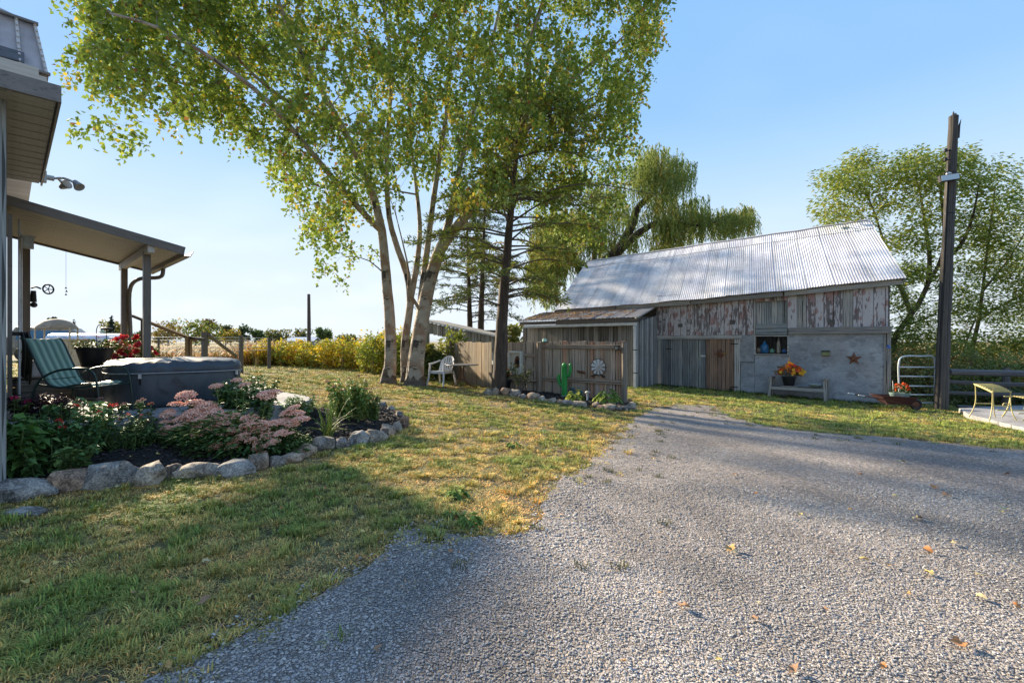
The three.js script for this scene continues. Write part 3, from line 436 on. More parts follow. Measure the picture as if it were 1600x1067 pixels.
  const jamb = (px0, px1, m) => part(barn, 'door_jamb', quadBoard(px0, 613, px1, 529.5, .03, .008, 1), m); jamb(1027, 1040, greyWood[0]); jamb(1148, 1157, greyWood[2]); jamb(1034, 1040.5, blueWood[1]).position.z = .012;
  part(barn, 'threshold', quadBoard(1050, 617, 1102, 614, .12, .05, 0), greyWood[2]); part(barn, 'threshold', quadBoard(1110, 620, 1154, 616, .2, .1, 0), greyWood[0]);
  for (const [px, py, s] of [[1064, 508, 7], [1145, 503, 8], [1300, 503, 8]]) { const [hx, hy] = bl(px, py); part(barn, 'vent_hole', boxAt(s * .02, s * .018, .012, hx, hy, .016), darkWood); }
  // foundation stones and dirt at the foot of the wall
  for (let k = 0; k < 22; k++) { const g = lump(rr(.05, .12), rr(.03, .06), .06, 900 + k, 1, .2); g.translate(lerp(cl, -.15, (k + R() * .6) / 22), -.10 + rr(-.02, .03), .06); part(barn, 'foundation_stone', g, stones[(k * 3) % 6]); }
  // roof: deck, then corrugated sheets
  const EL = toBarn(at(866, 484, 19.75)), ER = toBarn(at(1413, 433, 12.45)), RL = toBarn(at(917, 409, 22.6)), RR = toBarn(at(1357, 345, 15.5));
  const sag = (u, v) => -.05 * Math.sin(Math.PI * u) * (1 - v) + .02 * n2(u * 6, v * 3);
  const patch = (u, v, lift = 0) => { const a = EL.clone().lerp(ER, u), b = RL.clone().lerp(RR, u), p = a.lerp(b, v); p.y += sag(u, v); const nn = V(0, .81, .58); return p.addScaledVector(nn, lift); };
  const slabGeo = (u0, u1, v0, v1, lift, thick) => { const P = [], I = [], nu = 12, k = (a, b) => a * 2 + b; for (let i = 0; i <= nu; i++) { const u = lerp(u0, u1, i / nu); for (const v of [v0, v1]) { const p = patch(u, v, lift); P.push(p.x, p.y, p.z); } } for (let i = 0; i < nu; i++) I.push(k(i, 0), k(i + 1, 0), k(i, 1), k(i, 1), k(i + 1, 0), k(i + 1, 1)); const g = new THREE.BufferGeometry(); g.setAttribute('position', new THREE.Float32BufferAttribute(P, 3)); g.setIndex(I); g.computeVertexNormals(); return flat(g); };
  const roof = part(barn, 'roof', slabGeo(.004, .996, .004, .998, -.03), darkWood);
  const N = 15, total = EL.distanceTo(ER);
  const sheetGeo = (u0, u1, v0, v1, lift) => {
    const waves = Math.round((u1 - u0) * total / .066), nu = waves * 5, nv = 7, P = [], U = [], I = [], off = R() * 5;
    for (let j = 0; j <= nv; j++) for (let i = 0; i <= nu; i++) { const u = lerp(u0, u1, i / nu), v = lerp(v0, v1, j / nv), p = patch(u, v, lift + .0055 * Math.cos(i / 5 * Math.PI * 2)); P.push(p.x, p.y, p.z); U.push(u * total + off, v * 3.6 + off * 1.7); }
    for (let j = 0; j < nv; j++) for (let i = 0; i < nu; i++) { const a = j * (nu + 1) + i, b = a + nu + 1; I.push(a, a + 1, b, b, a + 1, b + 1); }
    const g = new THREE.BufferGeometry(); g.setAttribute('position', new THREE.Float32BufferAttribute(P, 3)); g.setAttribute('uv', new THREE.Float32BufferAttribute(U, 2)); g.setIndex(I); g.computeVertexNormals(); return g;
  };
  for (let k = 0; k < N; k++) { const e = rr(-.002, .002); part(roof, 'roof_sheet', sheetGeo(k / N, (k + 1) / N + .004, -.008 + rr(-.006, .006), .86, .004 + (k % 2) * .004), zinc[k % 3]); part(roof, 'roof_sheet', sheetGeo(k / N + .002, (k + 1) / N + .006, .845, 1.0, .016 + (k % 2) * .004), zinc[(k + 1) % 3]); }
  { const c = []; for (let i = 0; i <= 16; i++) { const p = patch(i / 16, 1, .03); c.push(p); } part(roof, 'ridge_cap', tube(c, .035, 8), zinc[1]); }
  { // far slope, hidden from here
    const P = [RL, RR, V(RR.x + .1, EL.y, RR.z - 3), V(RL.x, EL.y, RL.z - 3)], g = new THREE.BufferGeometry(); g.setAttribute('position', new THREE.Float32BufferAttribute([0, 1, 2, 0, 2, 3].flatMap((i) => P[i].toArray()), 3)); g.computeVertexNormals(); part(roof, 'far_slope', flat(g), oldZinc); }
  for (let k = 0; k < 4; k++) { const a = patch(k / 4 + .002, 0, -.09), b = patch((k + 1) / 4 - .002, 0, -.09), m = a.clone().add(b).multiplyScalar(.5), d = b.clone().sub(a); const g = grain(new THREE.BoxGeometry(d.length(), .15, .035), 0); const q = new THREE.Matrix4().makeBasis(d.clone().normalize(), V(0, 1, 0).addScaledVector(d.clone().normalize(), -d.clone().normalize().y).normalize(), d.clone().normalize().cross(V(0, 1, 0).addScaledVector(d.clone().normalize(), -d.clone().normalize().y).normalize())); g.applyMatrix4(q).translate(m.x, m.y - .02, m.z - .03); part(barn, 'fascia_board', g, greyWood[k % 2 ? 0 : 3]); }
  { const a = patch(1, 0, -.08), b = patch(1, 1, -.08); const g = tube([a, b], .05, 4); part(barn, 'rake_board', g, greyWood[1]); }
  { const a = patch(0, 0, -.08), b = patch(0, 1, -.08); const g = tube([a, b], .05, 4); part(barn, 'rake_board', g, greyWood[1]); }
  // rafters' soffit under the eave
  part(barn, 'soffit', slabGeo(.01, .99, .01, .3, -.10), greyWood[1]);
}
// ---------------------------------------------------------------- lean-to shed with white gutter
const LZ = 1.72;
const shed = thing('lean_to_shed', 'low board lean-to with white gutter built against the left of the barn', 'shed', B0.toArray(), BARN_A);
{
  const [xr] = bl(990, 560, LZ), [xl] = bl(817, 560, LZ), topF = bl(900, 507, LZ)[1];
  part(shed, 'dark_backing', [boxAt(xr - xl - .06, topF + .2, .05, (xl + xr) / 2, topF / 2 - .1, LZ - .08), boxAt(.05, topF + .5, LZ - .1, xr - .08, topF / 2, LZ / 2)], darkWood);
  const n = 25, w = (xr - xl) / n; for (let k = 0; k < n; k++) part(shed, 'wall_board', board(w - .012, topF + .25 + rr(-.01, .01), .022, xl + w * (k + .5), topF / 2 - .12, LZ - .012 + rr(-.004, .004), 1, .003), [darkWood, greyWood[3], greyWood[1], greyWood[3]][Math.floor(R() * 4)]);
  const m = 9, d = (LZ - .05) / m; for (let k = 0; k < m; k++) { const z = d * (k + .5) + .03, h = topF + .32 * (1 - z / LZ) + .3; part(shed, 'wall_board', board(.022, h, d - .016, xr + .0, h / 2 - .3, z, 1, .003), blueWood[(k * 5) % 4]); part(shed, 'batten', board(.024, h, .04, xr + .022, h / 2 - .3, z + d / 2, 1, .002), k % 2 ? greyWood[2] : greyWood[1]); }
  part(shed, 'corner_board', [board(.1, topF + .3, .026, xr - .02, topF / 2 - .12, LZ + .012, 1)], greyWood[1]);
  // shallow sheet-metal roof, rusty and littered with leaves
  const F0 = V(...(() => { const [a, b] = bl(810, 502, LZ + .28); return [a, b, LZ + .28]; })()), F1 = V(...(() => { const [a, b] = bl(994, 495, LZ + .28); return [a, b, LZ + .28]; })()), T1 = V(...(() => { const [a, b] = bl(1024, 478, -.02); return [a, b, -.02]; })()), T0 = V(F0.x + (T1.x - F1.x), T1.y - .02, -.02); F0.y = F1.y;
  const S = 9; for (let k = 0; k < S; k++) { const a = F0.clone().lerp(F1, k / S), b = F0.clone().lerp(F1, (k + 1.05) / S), c = T0.clone().lerp(T1, (k + 1.05) / S), e = T0.clone().lerp(T1, k / S), P = [], I = [], U = [], nu = 22; for (let j = 0; j <= 3; j++) for (let i = 0; i <= nu; i++) { const p = a.clone().lerp(b, i / nu).lerp(e.clone().lerp(c, i / nu), j / 3); p.y += .012 * Math.cos(i / nu * Math.PI * 8) + k % 2 * .004 + rr(-.002, .002); P.push(p.x, p.y, p.z); U.push(p.x, p.z); } for (let j = 0; j < 3; j++) for (let i = 0; i < nu; i++) { const q = j * (nu + 1) + i, s = q + nu + 1; I.push(q, q + 1, s, s, q + 1, s + 1); } const g = new THREE.BufferGeometry(); g.setAttribute('position', new THREE.Float32BufferAttribute(P, 3)); g.setAttribute('uv', new THREE.Float32BufferAttribute(U, 2)); g.setIndex(I); g.computeVertexNormals(); part(shed, 'roof_sheet', g, k > 5 ? oldZinc : [oldZinc, std({ map: rep(zincMap, .6), color: lin(.40, .32, .27), roughness: .9 })][k % 2]); }
  part(shed, 'fascia_board', board(F1.x - F0.x, .13, .03, (F0.x + F1.x) / 2, F0.y - .085, LZ + .2, 0), darkWood);
  { const a = F1.clone().setY(F1.y - .03), b = T1.clone().setY(T1.y - .03); part(shed, 'rake_board', tube([a, b], .045, 4), greyWood[2]); }
  const gy = Math.min(bl(985, 503.5, LZ + .3)[1], F1.y - .03), g0 = bl(818, 509, LZ + .3)[0], g1 = bl(993, 503, LZ + .3)[0];
  const gs = new THREE.Shape([[0, 0], [.11, 0], [.12, .09], [.105, .09], [.098, .012], [.012, .012], [.012, .09], [0, .09]].map(([a, b]) => new THREE.Vector2(a, b))), gg = new THREE.ExtrudeGeometry(gs, { depth: g1 - g0, bevelEnabled: false }); gg.rotateY(Math.PI / 2); gg.rotateY(Math.PI); // profile across, length along the eave
  const gf = flat(gg), bb = new THREE.Box3().setFromBufferAttribute(gf.attributes.position); gf.translate(g1 - bb.max.x, gy - .09, LZ + .33 - bb.max.z); part(shed, 'gutter', gf, whiteMetal, 'white gutter');
  const dx = g1 - .05, dz = LZ + .27; part(shed, 'downspout', [boxAt(.075, .16, .06, dx, gy - .13, dz), boxAt(.075, gy - .25, .06, dx, (gy - .25) / 2 + .12, dz - .02)], whiteMetal, 'white downspout');
  for (const f of [.3, .62]) part(shed, 'pipe_strap', boxAt(.13, .025, .075, dx + .02, gy * f, dz - .02), ironBlack);
  { const [ox, oy] = bl(1030, 632, LZ + .5); const g = boxAt(.08, .055, 1, 0, 0, 0); const A = V(dx, .13, dz), Bq = V(ox, Math.max(oy, .0), LZ + .62), dd = Bq.clone().sub(A); g.scale(1, 1, dd.length()); g.applyMatrix4(new THREE.Matrix4().lookAt(Bq, A, V(0, 1, 0))); g.translate((A.x + Bq.x) / 2, (A.y + Bq.y) / 2, (A.z + Bq.z) / 2); part(shed, 'outlet_pipe', g, whiteMetal, 'white outlet pipe on the grass'); }
  const items = [], r = seeded(88); for (let i = 0; i < 3800; i++) { const u = r() ** 1.3 * .92, v = clamp(.15 + .8 * r(), 0, 1), p = F0.clone().lerp(F1, u).lerp(T0.clone().lerp(T1, u), v); if (fb2(p.x * 1.1, p.z * 2, 3) < -.22 + u * .35) continue; const c = [[.30, .15, .06], [.36, .22, .10], [.20, .11, .06], [.42, .30, .15]][Math.floor(r() * 4)]; items.push({ x: p.x, y: p.y + .022, z: p.z, s: rr(.02, .05, r), rx: rr(-.6, .6, r), ry: r() * 6.28, rz: rr(-.6, .6, r), c: vary(c, .25, r) }); }
  scatter('leaf_litter', '', '', flat(new THREE.BoxGeometry(1, .12, .55)), std({ color: 0xffffff }), items, shed);
}
// ---------------------------------------------------------------- house corner at the left and its patio cover
const house = thing('house', 'house corner with grey siding, slatted soffit and metal roof edge', 'house', [0, 0, 0], HOUSE_A);
{
  const y0 = .1, eave = 3.68, zn = -6.34, zf = -13.2;
  const siding = wood(.42, .43, .41);
  part(house, 'side_wall', grain(boxAt(.2, eave - y0, zn - zf, -.1, (eave + y0) / 2, (zn + zf) / 2 - .01), 1), siding);
  for (let k = 0; k < 22; k++) part(house, 'siding_board', board(.29, eave - y0, .022, -.15 - k * .3, (eave + y0) / 2, zn + .012, 1, .002), siding);
  part(house, 'end_wall', boxAt(6.6, eave - y0, .1, -3.4, (eave + y0) / 2, zn - .06), darkTaupe);
  part(house, 'foundation', grain(boxAt(6.7, .6, 7, -3.35, .1, -9.85), 0), stones[0]);
  // eave: soffit of narrow panels, stepped cornice, fascia
  const sof = std({ map: rep(wearMap, 1), color: lin(.62, .56, .49), roughness: .6 });
  const S = 26; for (let k = 0; k < S; k++) { const w = 3.3 / S; part(house, 'soffit_panel', boxAt(.31, .012, w - .012, .155, eave + (k % 2) * .004, -6.06 - w * (k + .5)), sof); }
  part(house, 'soffit_backing', boxAt(.34, .02, 3.36, .16, eave + .03, -7.7), darkTaupe);
  part(house, 'fascia', [boxAt(.02, .15, 3.4, .335, eave + .055, -7.7), boxAt(.4, .15, .025, .14, eave + .055, -6.0), boxAt(6.8, .15, .025, -3.46, eave + .055, -6.0)], darkTaupe, 'dark eave fascia');
  part(house, 'cornice', [boxAt(6.9, .045, .07, -3.2, eave + .155, -6.04), boxAt(6.9, .09, .04, -3.25, eave + .225, -6.1)], taupe);
  part(house, 'end_soffit', boxAt(6.8, .015, .36, -3.4, eave + .0, -6.18), sof);
  // steep metal roof edge with ribbed seams
  const sh = new THREE.Shape([[.27, eave + .27], [.19, eave + .70], [-3.5, eave + 1.5], [-7, eave + .70], [-7.1, eave + .27]].map(([a, b]) => new THREE.Vector2(a, b)));
  const rg = new THREE.ExtrudeGeometry(sh, { depth: 7, bevelEnabled: false }); rg.translate(0, 0, -13.2); const roof = part(house, 'roof', grain(rg, 1), zinc[1]);
  const rib = (x0, x1) => tube([V(x0, eave + .28, -6.185), V(x1, eave + .69, -6.185)], .014, 6);
  for (const [a, b] of [[.255, .178], [.085, .06], [-.09, -.1]]) { const q = part(roof, 'seam_rib', rib(a, b), whiteMetal); for (let k = 0; k < 9; k++) { const t = k / 8; const g = flat(new THREE.SphereGeometry(.012, 6, 4)); g.translate(lerp(a, b, t), eave + .28 + .41 * t, -6.168); part(roof, 'rivet', g, whiteMetal); } }
  part(roof, 'drip_edge', [boxAt(7.4, .02, .04, -3.42, eave + .275, -6.17), boxAt(.34, .02, .04, .03, eave + .70, -6.17)], darkTaupe);
  part(roof, 'flashing', boxAt(.62, .09, .012, -.20, eave + .36, -6.17), paint(.14, .16, .19, .5));
  // trim, conduits and light by the patio door
  part(house, 'door_trim', board(.05, 2.7, .6, .03, 1.9, -9.9, 1), darkTaupe); part(house, 'conduit', pipe([V(.13, .6, -10.2), V(.13, 3.3, -10.2)], .014, 0), whiteMetal); part(house, 'conduit', pipe([V(.16, .6, -10.6), V(.16, 3.2, -10.6)], .012, 0), whiteMetal);
  part(house, 'porch_light', [boxAt(.12, .16, .12, .22, 2.95, -10.1), boxAt(.16, .02, .16, .22, 3.04, -10.1)], paint(.45, .42, .33, .5));
}
{
  const f = thing('security_light', 'twin floodlight on an arm at the house eave', 'floodlight', HL(.36, 3.72, -9.1).toArray(), HOUSE_A);
  part(f, 'mount', [boxAt(.03, .14, .12, 0, 0, 0), flat(new THREE.CylinderGeometry(.035, .035, .08, 10).rotateZ(Math.PI / 2).translate(.05, 0, 0))], white);
  for (const [s, dx] of [[1, .22], [-1, .10]]) { part(f, 'arm', pipe([V(.08, 0, 0), V(.08 + dx * .5, .02, s * .04), V(.08 + dx, -.03, s * .08)], .016, 6, 7), white); part(f, 'lamp_head', flat(new THREE.LatheGeometry([[.0, -.07], [.03, -.065], [.042, -.02], [.065, .05], [.062, .055], [.0, .03]].map(([a, b]) => new THREE.Vector2(a, b)), 14).rotateX(s > 0 ? 2.4 : 1.2).rotateY(.6).translate(.1 + dx, -.05, s * .09)), paint(.42, .40, .36, .5)); }
}
const cover = thing('patio_cover', 'taupe aluminium patio cover on square posts beside the house', 'patio cover', [0, 0, 0], HOUSE_A);
{
  const ZN = -9.53, ZF = -12.42, X1 = 2.02, yw = 3.40, ye = 2.985, sl = Math.atan2(yw - ye, X1), L = Math.hypot(X1, yw - ye), N = 15, w = (ZN - ZF) / N;
  const mk = (g, y = 0) => g.rotateZ(-sl).translate(X1 / 2, (yw + ye) / 2 + y, 0);
  for (let k = 0; k < N; k++) { const z = ZF + w * (k + .5); part(cover, 'roof_panel', [mk(boxAt(L, .014, w - .03, 0, 0, z)), mk(boxAt(L, .02, .026, 0, .014, z + w / 2))], taupe); }
  part(cover, 'roof_top', mk(boxAt(L + .02, .05, ZN - ZF + .01, 0, .058, (ZN + ZF) / 2)), taupe);
  part(cover, 'fascia', mk(boxAt(L + .05, .13, .03, 0, .02, ZN + .018)), brownMetal); part(cover, 'fascia', mk(boxAt(L + .05, .13, .03, 0, .02, ZF - .018)), brownMetal);
  const gs = new THREE.Shape([[0, 0], [.10, 0], [.15, .10], [.135, .10], [.09, .015], [.012, .015], [.012, .10], [0, .10]].map(([a, b]) => new THREE.Vector2(a, b))), gg = new THREE.ExtrudeGeometry(gs, { depth: ZN - ZF + .1, bevelEnabled: false }); gg.translate(X1 + .005, ye - .08, ZF - .05); part(cover, 'gutter', flat(gg), brownMetal);
  part(cover, 'beam', boxAt(.09, .13, ZN - ZF, 1.60, yw - (yw - ye) * 1.6 / X1 - .085, (ZN + ZF) / 2), taupe);
  for (const [x, z] of [[1.6, -9.88], [1.6, -12.1]]) part(cover, 'post', [boxAt(.10, 2.46, .10, x, PATIO_Y + 1.23 - .03, z), boxAt(.15, .02, .15, x, PATIO_Y + .01, z)], brownMetal);
  part(cover, 'post', [boxAt(.10, 2.7, .10, .24, PATIO_Y + 1.35, -12.1)], brownMetal);
  part(cover, 'downspout', pipe([V(2.07, ye - .1, -11.2), V(2.05, ye - .24, -11.25), V(1.78, ye - .28, -11.7), V(1.68, ye - .42, -11.95), V(1.68, 1.6, -11.97), V(1.68, .6, -11.97)], .035, 30, 8), brownMetal);
}
{ // ornament wheel on a bracket, wind chime
  const w = thing('wheel_ornament', 'small iron wheel on a bracket fixed to the back patio post', 'ornament', HL(.30, 0, -12.1).toArray(), HOUSE_A); const y = 2.44;
  part(w, 'bracket', pipe([V(0, y, 0), V(.06, y + .03, 0), V(.13, y, 0)], .014, 8), ironBlack); part(w, 'wheel', flat(new THREE.TorusGeometry(.082, .014, 6, 20).rotateY(.5).translate(.22, y, .02)), ironBlack); for (let k = 0; k < 5; k++) { const a = k / 5 * 6.28; part(w, 'spoke', tube([V(.22, y, .02), V(.22 + Math.cos(a) * .08 * Math.cos(.5), y + Math.sin(a) * .08, .02 - Math.cos(a) * .08 * Math.sin(.5))], .007, 5), ironBlack); }
  part(w, 'feeder', [flat(new THREE.CylinderGeometry(.035, .045, .2, 8).translate(.03, y - .14, 0)), flat(new THREE.SphereGeometry(.05, 8, 6).translate(.035, y - .29, 0))], ironBlack);
  const c = thing('wind_chime', 'tiny wind chime hanging in the air under the patio cover', 'wind chime', HL(.75, 2.42, -12.0).toArray(), HOUSE_A); part(c, 'cord', tube([V(0, .74, 0), V(0, -.06, 0)], .002, 4), ironBlack); for (const [k, yy] of [[0, .06], [1, 0], [2, -.06]]) part(c, 'bell', flat(new THREE.ConeGeometry(.02, .035, 8).translate(k % 2 * .008, yy, 0)), ironBlack);
}
// ---------------------------------------------------------------- board fence, shed beyond, gate, pole, rail fence
function fenceRun(label, A, Bp, n, top, mats, rails, opts = {}) {
  const d = Bp.clone().sub(A).setY(0), L = d.length(), turn = Math.atan2(-d.z, d.x), o = thing('board_fence', label, 'fence', [A.x, 0, A.z], turn, 'board fence sections');
  const w = L / n, gy = (s) => groundY(A.x + d.x * s / L, A.z + d.z * s / L);
  for (let k = 0; k < n; k++) { const s = w * (k + .5), g = gy(s), t = top + rr(-.02, .015), lean = rr(-.006, .006); const b = board(w - rr(.006, .014), t - g - .02, .02, 0, 0, 0, 1, .004); b.rotateZ(lean); b.translate(s, (t + g) / 2, -.012 + rr(-.004, .004)); part(o, 'fence_board', b, mats[Math.floor(R() * mats.length)]); }
  for (const [h, hh] of rails) part(o, 'rail', board(L, hh, .04, L / 2, h, opts.railBack ? -.06 : .03, 0, .004), mats[4 % mats.length]);
  return { o, L, gy, turn };
}
const FR = gp(978, 629), FL = gp(845, 612.5), FC = gp(779, 606.5), F1b = gp(768, 607), F1 = F1b.clone();
F1.set(-1.95, 0, F1b.z - 2.05);
FC.z = lerp(FL.z, FC.z, 1);
const runR = fenceRun('brown board fence with two rails behind the green cactus', FL, FR, 18, 1.51, fenceWood, [[1.36, .10], [.50, .10]]);
const runM = fenceRun('short brown board fence between pine trunk and post with white box', FC, FL, 9, 1.50, fenceWood, [[1.12, .09], [.42, .09]]);
const run1 = fenceRun('sunlit plain board fence behind the white plastic chair', F1, F1b, 13, 1.49, sunFence, [[1.2, .08], [.5, .08]], { railBack: true });
{ // posts belong to the right-hand run
  const post = (o, x, g, t, r, m) => part(o.o, 'post', tube([V(x, g - .1, .07), V(x + .005, (g + t) / 2, .075), V(x, t, .07)], [r, r * .97, r * .94], 12, true, .06, 1), m);
  post(runR, 0, runR.gy(0), 1.46, .075, fenceWood[4]); post(runR, runR.L, runR.gy(runR.L) - .08, 1.47, .07, postWood[0]);
  post(run1, 0.02, run1.gy(0), 1.5, .05, postWood[0]);
}
{ // low open shed beyond the fence
  const d = 18.4, a = at(664, 502, d), b = at(772, 526, d - .8), turn = Math.atan2(-(b.z - a.z), b.x - a.x), L = Math.hypot(b.x - a.x, b.z - a.z), o = thing('field_shed', 'low grey open-fronted shed with white roof edge beyond the fence', 'shed', [a.x, 0, a.z], turn);
  const ya = a.y, yb = b.y, g = groundY(a.x, a.z);
  const n = 16, w = L / n; for (let k = 0; k < n; k++) { const s = w * (k + .5), t = lerp(ya, yb, s / L), open = k < 5 || k > 11, bot = open ? t - .42 : g; part(o, 'wall_board', board(w - .012, t - bot, .022, s, (t + bot) / 2, 0, 1, .003), greyWood[k % 3]); }
  part(o, 'post', board(.1, ya - g, .1, .08, (ya + g) / 2, -.07, 1), greyWood[1]); part(o, 'post', board(.1, yb - g, .1, L - .1, (yb + g) / 2, -.07, 1), greyWood[1]); part(o, 'brace', board(.05, .55, .06, L * .76, yb - .3, .02, 1).translate(0, 0, 0), greyWood[0]);
  const rg = boxAt(L + .3, .05, 2.0, 0, 0, 0); rg.rotateZ(Math.atan2(yb - ya, L)); rg.translate(L / 2, (ya + yb) / 2 + .05, -.85); part(o, 'roof', rg, greyWood[1]);
  const eg = boxAt(L + .32, .055, .03, 0, 0, 0); eg.rotateZ(Math.atan2(yb - ya, L)); eg.translate(L / 2, (ya + yb) / 2 + .045, .165); part(o, 'roof_edge', eg, whiteMetal);
  part(o, 'back_wall', boxAt(L * .55, (ya + yb) / 2 - g, .04, L * .72, ((ya + yb) / 2 + g) / 2, -1.7), darkWood);
}
// utility pole with floodlight
{
  const b = gp(1471, 640), dd = -b.z, o = thing('utility_pole', 'tall dark weathered timber pole standing beside the metal gate', 'pole', b.toArray());
  const top = at(1491, 181, dd).sub(b), mid = at(1481, 400, dd).sub(b), pts = curve([V(0, -.2, 0), V(mid.x * .45, mid.y * .5, 0), mid, V(lerp(mid.x, top.x, .55), lerp(mid.y, top.y, .55), 0), top], 22), r0 = .145, r1 = .095;
  const g = tube(pts, pts.map((p, i) => lerp(r0, r1, i / (pts.length - 1)) * (1 + .03 * Math.sin(i * 1.7))), 20, true, .07, 1); part(o, 'shaft', g, poleWood);
  part(o, 'splinter', tube([top.clone().add(V(.09, -.55, .02)), top.clone().add(V(.12, -.25, .02)), top.clone().add(V(.17, -.08, .02))], [.035, .025, .004], 5), poleWood); for (const [x, z, h] of [[-.03, .03, .10], [.03, .02, .07], [.0, -.04, .05]]) part(o, 'splinter', tube([top.clone().add(V(x, -.05, z)), top.clone().add(V(x * 1.1, h, z))], [.04, .012], 6), poleWood);
  const cx = (t) => pts[Math.round(t * (pts.length - 1))];
  part(o, 'cable_guard', tube([cx(.02).clone().add(V(-.135, .1, .05)), cx(.5).clone().add(V(-.12, 0, .05)), cx(.86).clone().add(V(-.12, 0, .05))], .018, 6), ironBlack);
  const iy = at(1474, 240, dd).sub(b); for (const s of [0, .16]) part(o, 'insulator', [flat(new THREE.CylinderGeometry(.035, .045, .07, 10).translate(iy.x, iy.y + .06 - s * 1.4, .08)), flat(new THREE.CylinderGeometry(.012, .012, .16, 6).rotateZ(1.57).translate(iy.x + .07, iy.y + .06 - s * 1.4, .06))], ironBlack);
  for (const t of [.3, .62, .78]) { const p = cx(t); part(o, 'strap', flat(new THREE.CylinderGeometry(.128 - t * .02, .13 - t * .02, .03, 16, 1, true).translate(p.x, p.y, p.z)), ironBlack); }
  const fl = thing('pole_floodlight', 'flat rectangular floodlight clamped high on the timber pole', 'floodlight', at(1486, 276, dd - .24).toArray(), -.15);
  fl.rotation.z = .12;
  part(fl, 'housing', boxAt(.42, .16, .09, 0, 0, -.06), ironBlack); part(fl, 'glass_face', boxAt(.39, .13, .012, 0, 0, -.006), std({ color: lin(.42, .50, .55), roughness: .12, metalness: .2 })); part(fl, 'bracket', [pipe([V(-.12, .05, -.05), V(-.08, .13, -.04), V(.08, .13, -.04), V(.12, .05, -.05)], .014, 12, 6), boxAt(.08, .08, .1, .12, .12, -.1)], ironBlack); part(fl, 'photocell', flat(new THREE.SphereGeometry(.055, 12, 8, 0, 6.3, 0, 1.57).translate(0, .085, -.05)), whiteMetal);
}
// tubular gate
{
  const dd = 12.4, P = (x, y) => at(x, y, dd), o = thing('farm_gate', 'pale galvanised tubular gate with six bars beside the barn corner', 'gate', [0, 0, 0], 0, undefined), r = .021;
  const tl = P(1405, 557), tr = P(1462, 556), bl2 = P(1407, 629), br = P(1461, 630);
  part(o, 'frame', [pipe([bl2, P(1405, 590), P(1405, 568), P(1408, 559), P(1416, 556), P(1440, 556), P(1455, 556), P(1460, 559), P(1461.5, 567), P(1461.5, 600), br], r, 60, 8)], galvTube);
  for (const y of [573, 587.5, 602.5, 616, 628.5]) part(o, 'bar', tube([P(1406, y), P(1461, y + .5)], r * .85, 8), galvTube);
  for (const y of [580, 621]) part(o, 'hinge', [boxAt(.09, .05, .05, P(1464, y).x, P(1464, y).y, -dd + .03)], ironBlack);
  o.children.forEach((c) => c.position.set(0, 0, 0));
}
// rail fence right of the pole
{
  const dd = 12.2, P = (x, y, d = dd) => at(x, y, d), o = thing('rail_fence', 'grey timber rail fence running right behind the yellow glider', 'fence');
  part(o, 'rail', tube([P(1484, 580.5), P(1540, 582), P(1640, 584, 11.9), P(1800, 588, 11.7)], [.075, .08, .08, .07], 12, true, .06, 1), railWood, 'thick pale top rail'); part(o, 'rail', tube([P(1480, 596, 12.5), P(1560, 600, 12.3), P(1800, 604, 12.1)], [.05, .06, .06], 9, true, .06), railWood); part(o, 'rail', tube([P(1480, 613, 12.5), P(1560, 616, 12.4), P(1800, 622, 12.2)], [.05, .055, .05], 9, true, .08), railWood); part(o, 'rail', tube([P(1497, 635, 12.3), P(1560, 638, 12.3), P(1640, 637, 12.3)], [.05, .05, .05], 8, true, .08), railWood);
  for (const x of [1572, 1720]) part(o, 'post', tube([P(x, 645, 12.6), P(x + 1, 574, 12.6)], .085, 10, true, .06), postWood[1]);
}
// ---------------------------------------------------------------- trees
const limb = (pts, r0, r1, n = 18, seg = 12, wob = .08, uvk = 1) => { const c = curve(pts, n); return { pts: c, geo: tube(c, c.map((_, i) => lerp(r0, r1, Math.pow(i / n, .85))), seg, true, wob, uvk), r0, r1 }; };
// twigs reach from the nearest wood to each clump of foliage
function branchOut(limbs, targets, r, thin = 1, arch = .25) {
  const nodes = []; for (const l of limbs) l.pts.forEach((p, i) => { if (i > 2) nodes.push({ p, r: lerp(l.r0, l.r1, i / (l.pts.length - 1)), lv: 0 }); });
  const order = targets.map((t) => ({ t, d: Math.min(...nodes.map((n) => n.p.distanceTo(t))) })).sort((a, b) => a.d - b.d), geos = [];
  for (const { t } of order) {
    let best = null, bd = 1e9; for (const n of nodes) { const d = n.p.distanceTo(t) + Math.max(0, n.p.y - t.y + .2) * .8 + n.lv * .12; if (d < bd) { bd = d; best = n; } }
    const a = best.p, L = a.distanceTo(t), m1 = a.clone().lerp(t, .35), m2 = a.clone().lerp(t, .7); m1.y += arch * L * rr(.3, 1, r); m2.y += arch * L * rr(.2, .9, r); m1.add(rdir(r).multiplyScalar(.08 * L)); m2.add(rdir(r).multiplyScalar(.08 * L));
    const c = curve([a, m1, m2, t], 6), r0 = Math.min(best.r * .7, (.008 + .011 * L) * thin), r1 = Math.min(r0, .004 * thin);
    geos.push(tube(c, c.map((_, i) => lerp(r0, r1, i / 6)), 5, false)); c.forEach((p, i) => { if (i > 1) nodes.push({ p, r: lerp(r0, r1, i / 6), lv: best.lv + 1 }); });
  }
  return merge(geos);
}
const stuffPart = (o, name, g, m) => { const p = part(o, name, g, m); p.userData.kind = 'stuff'; return p; };
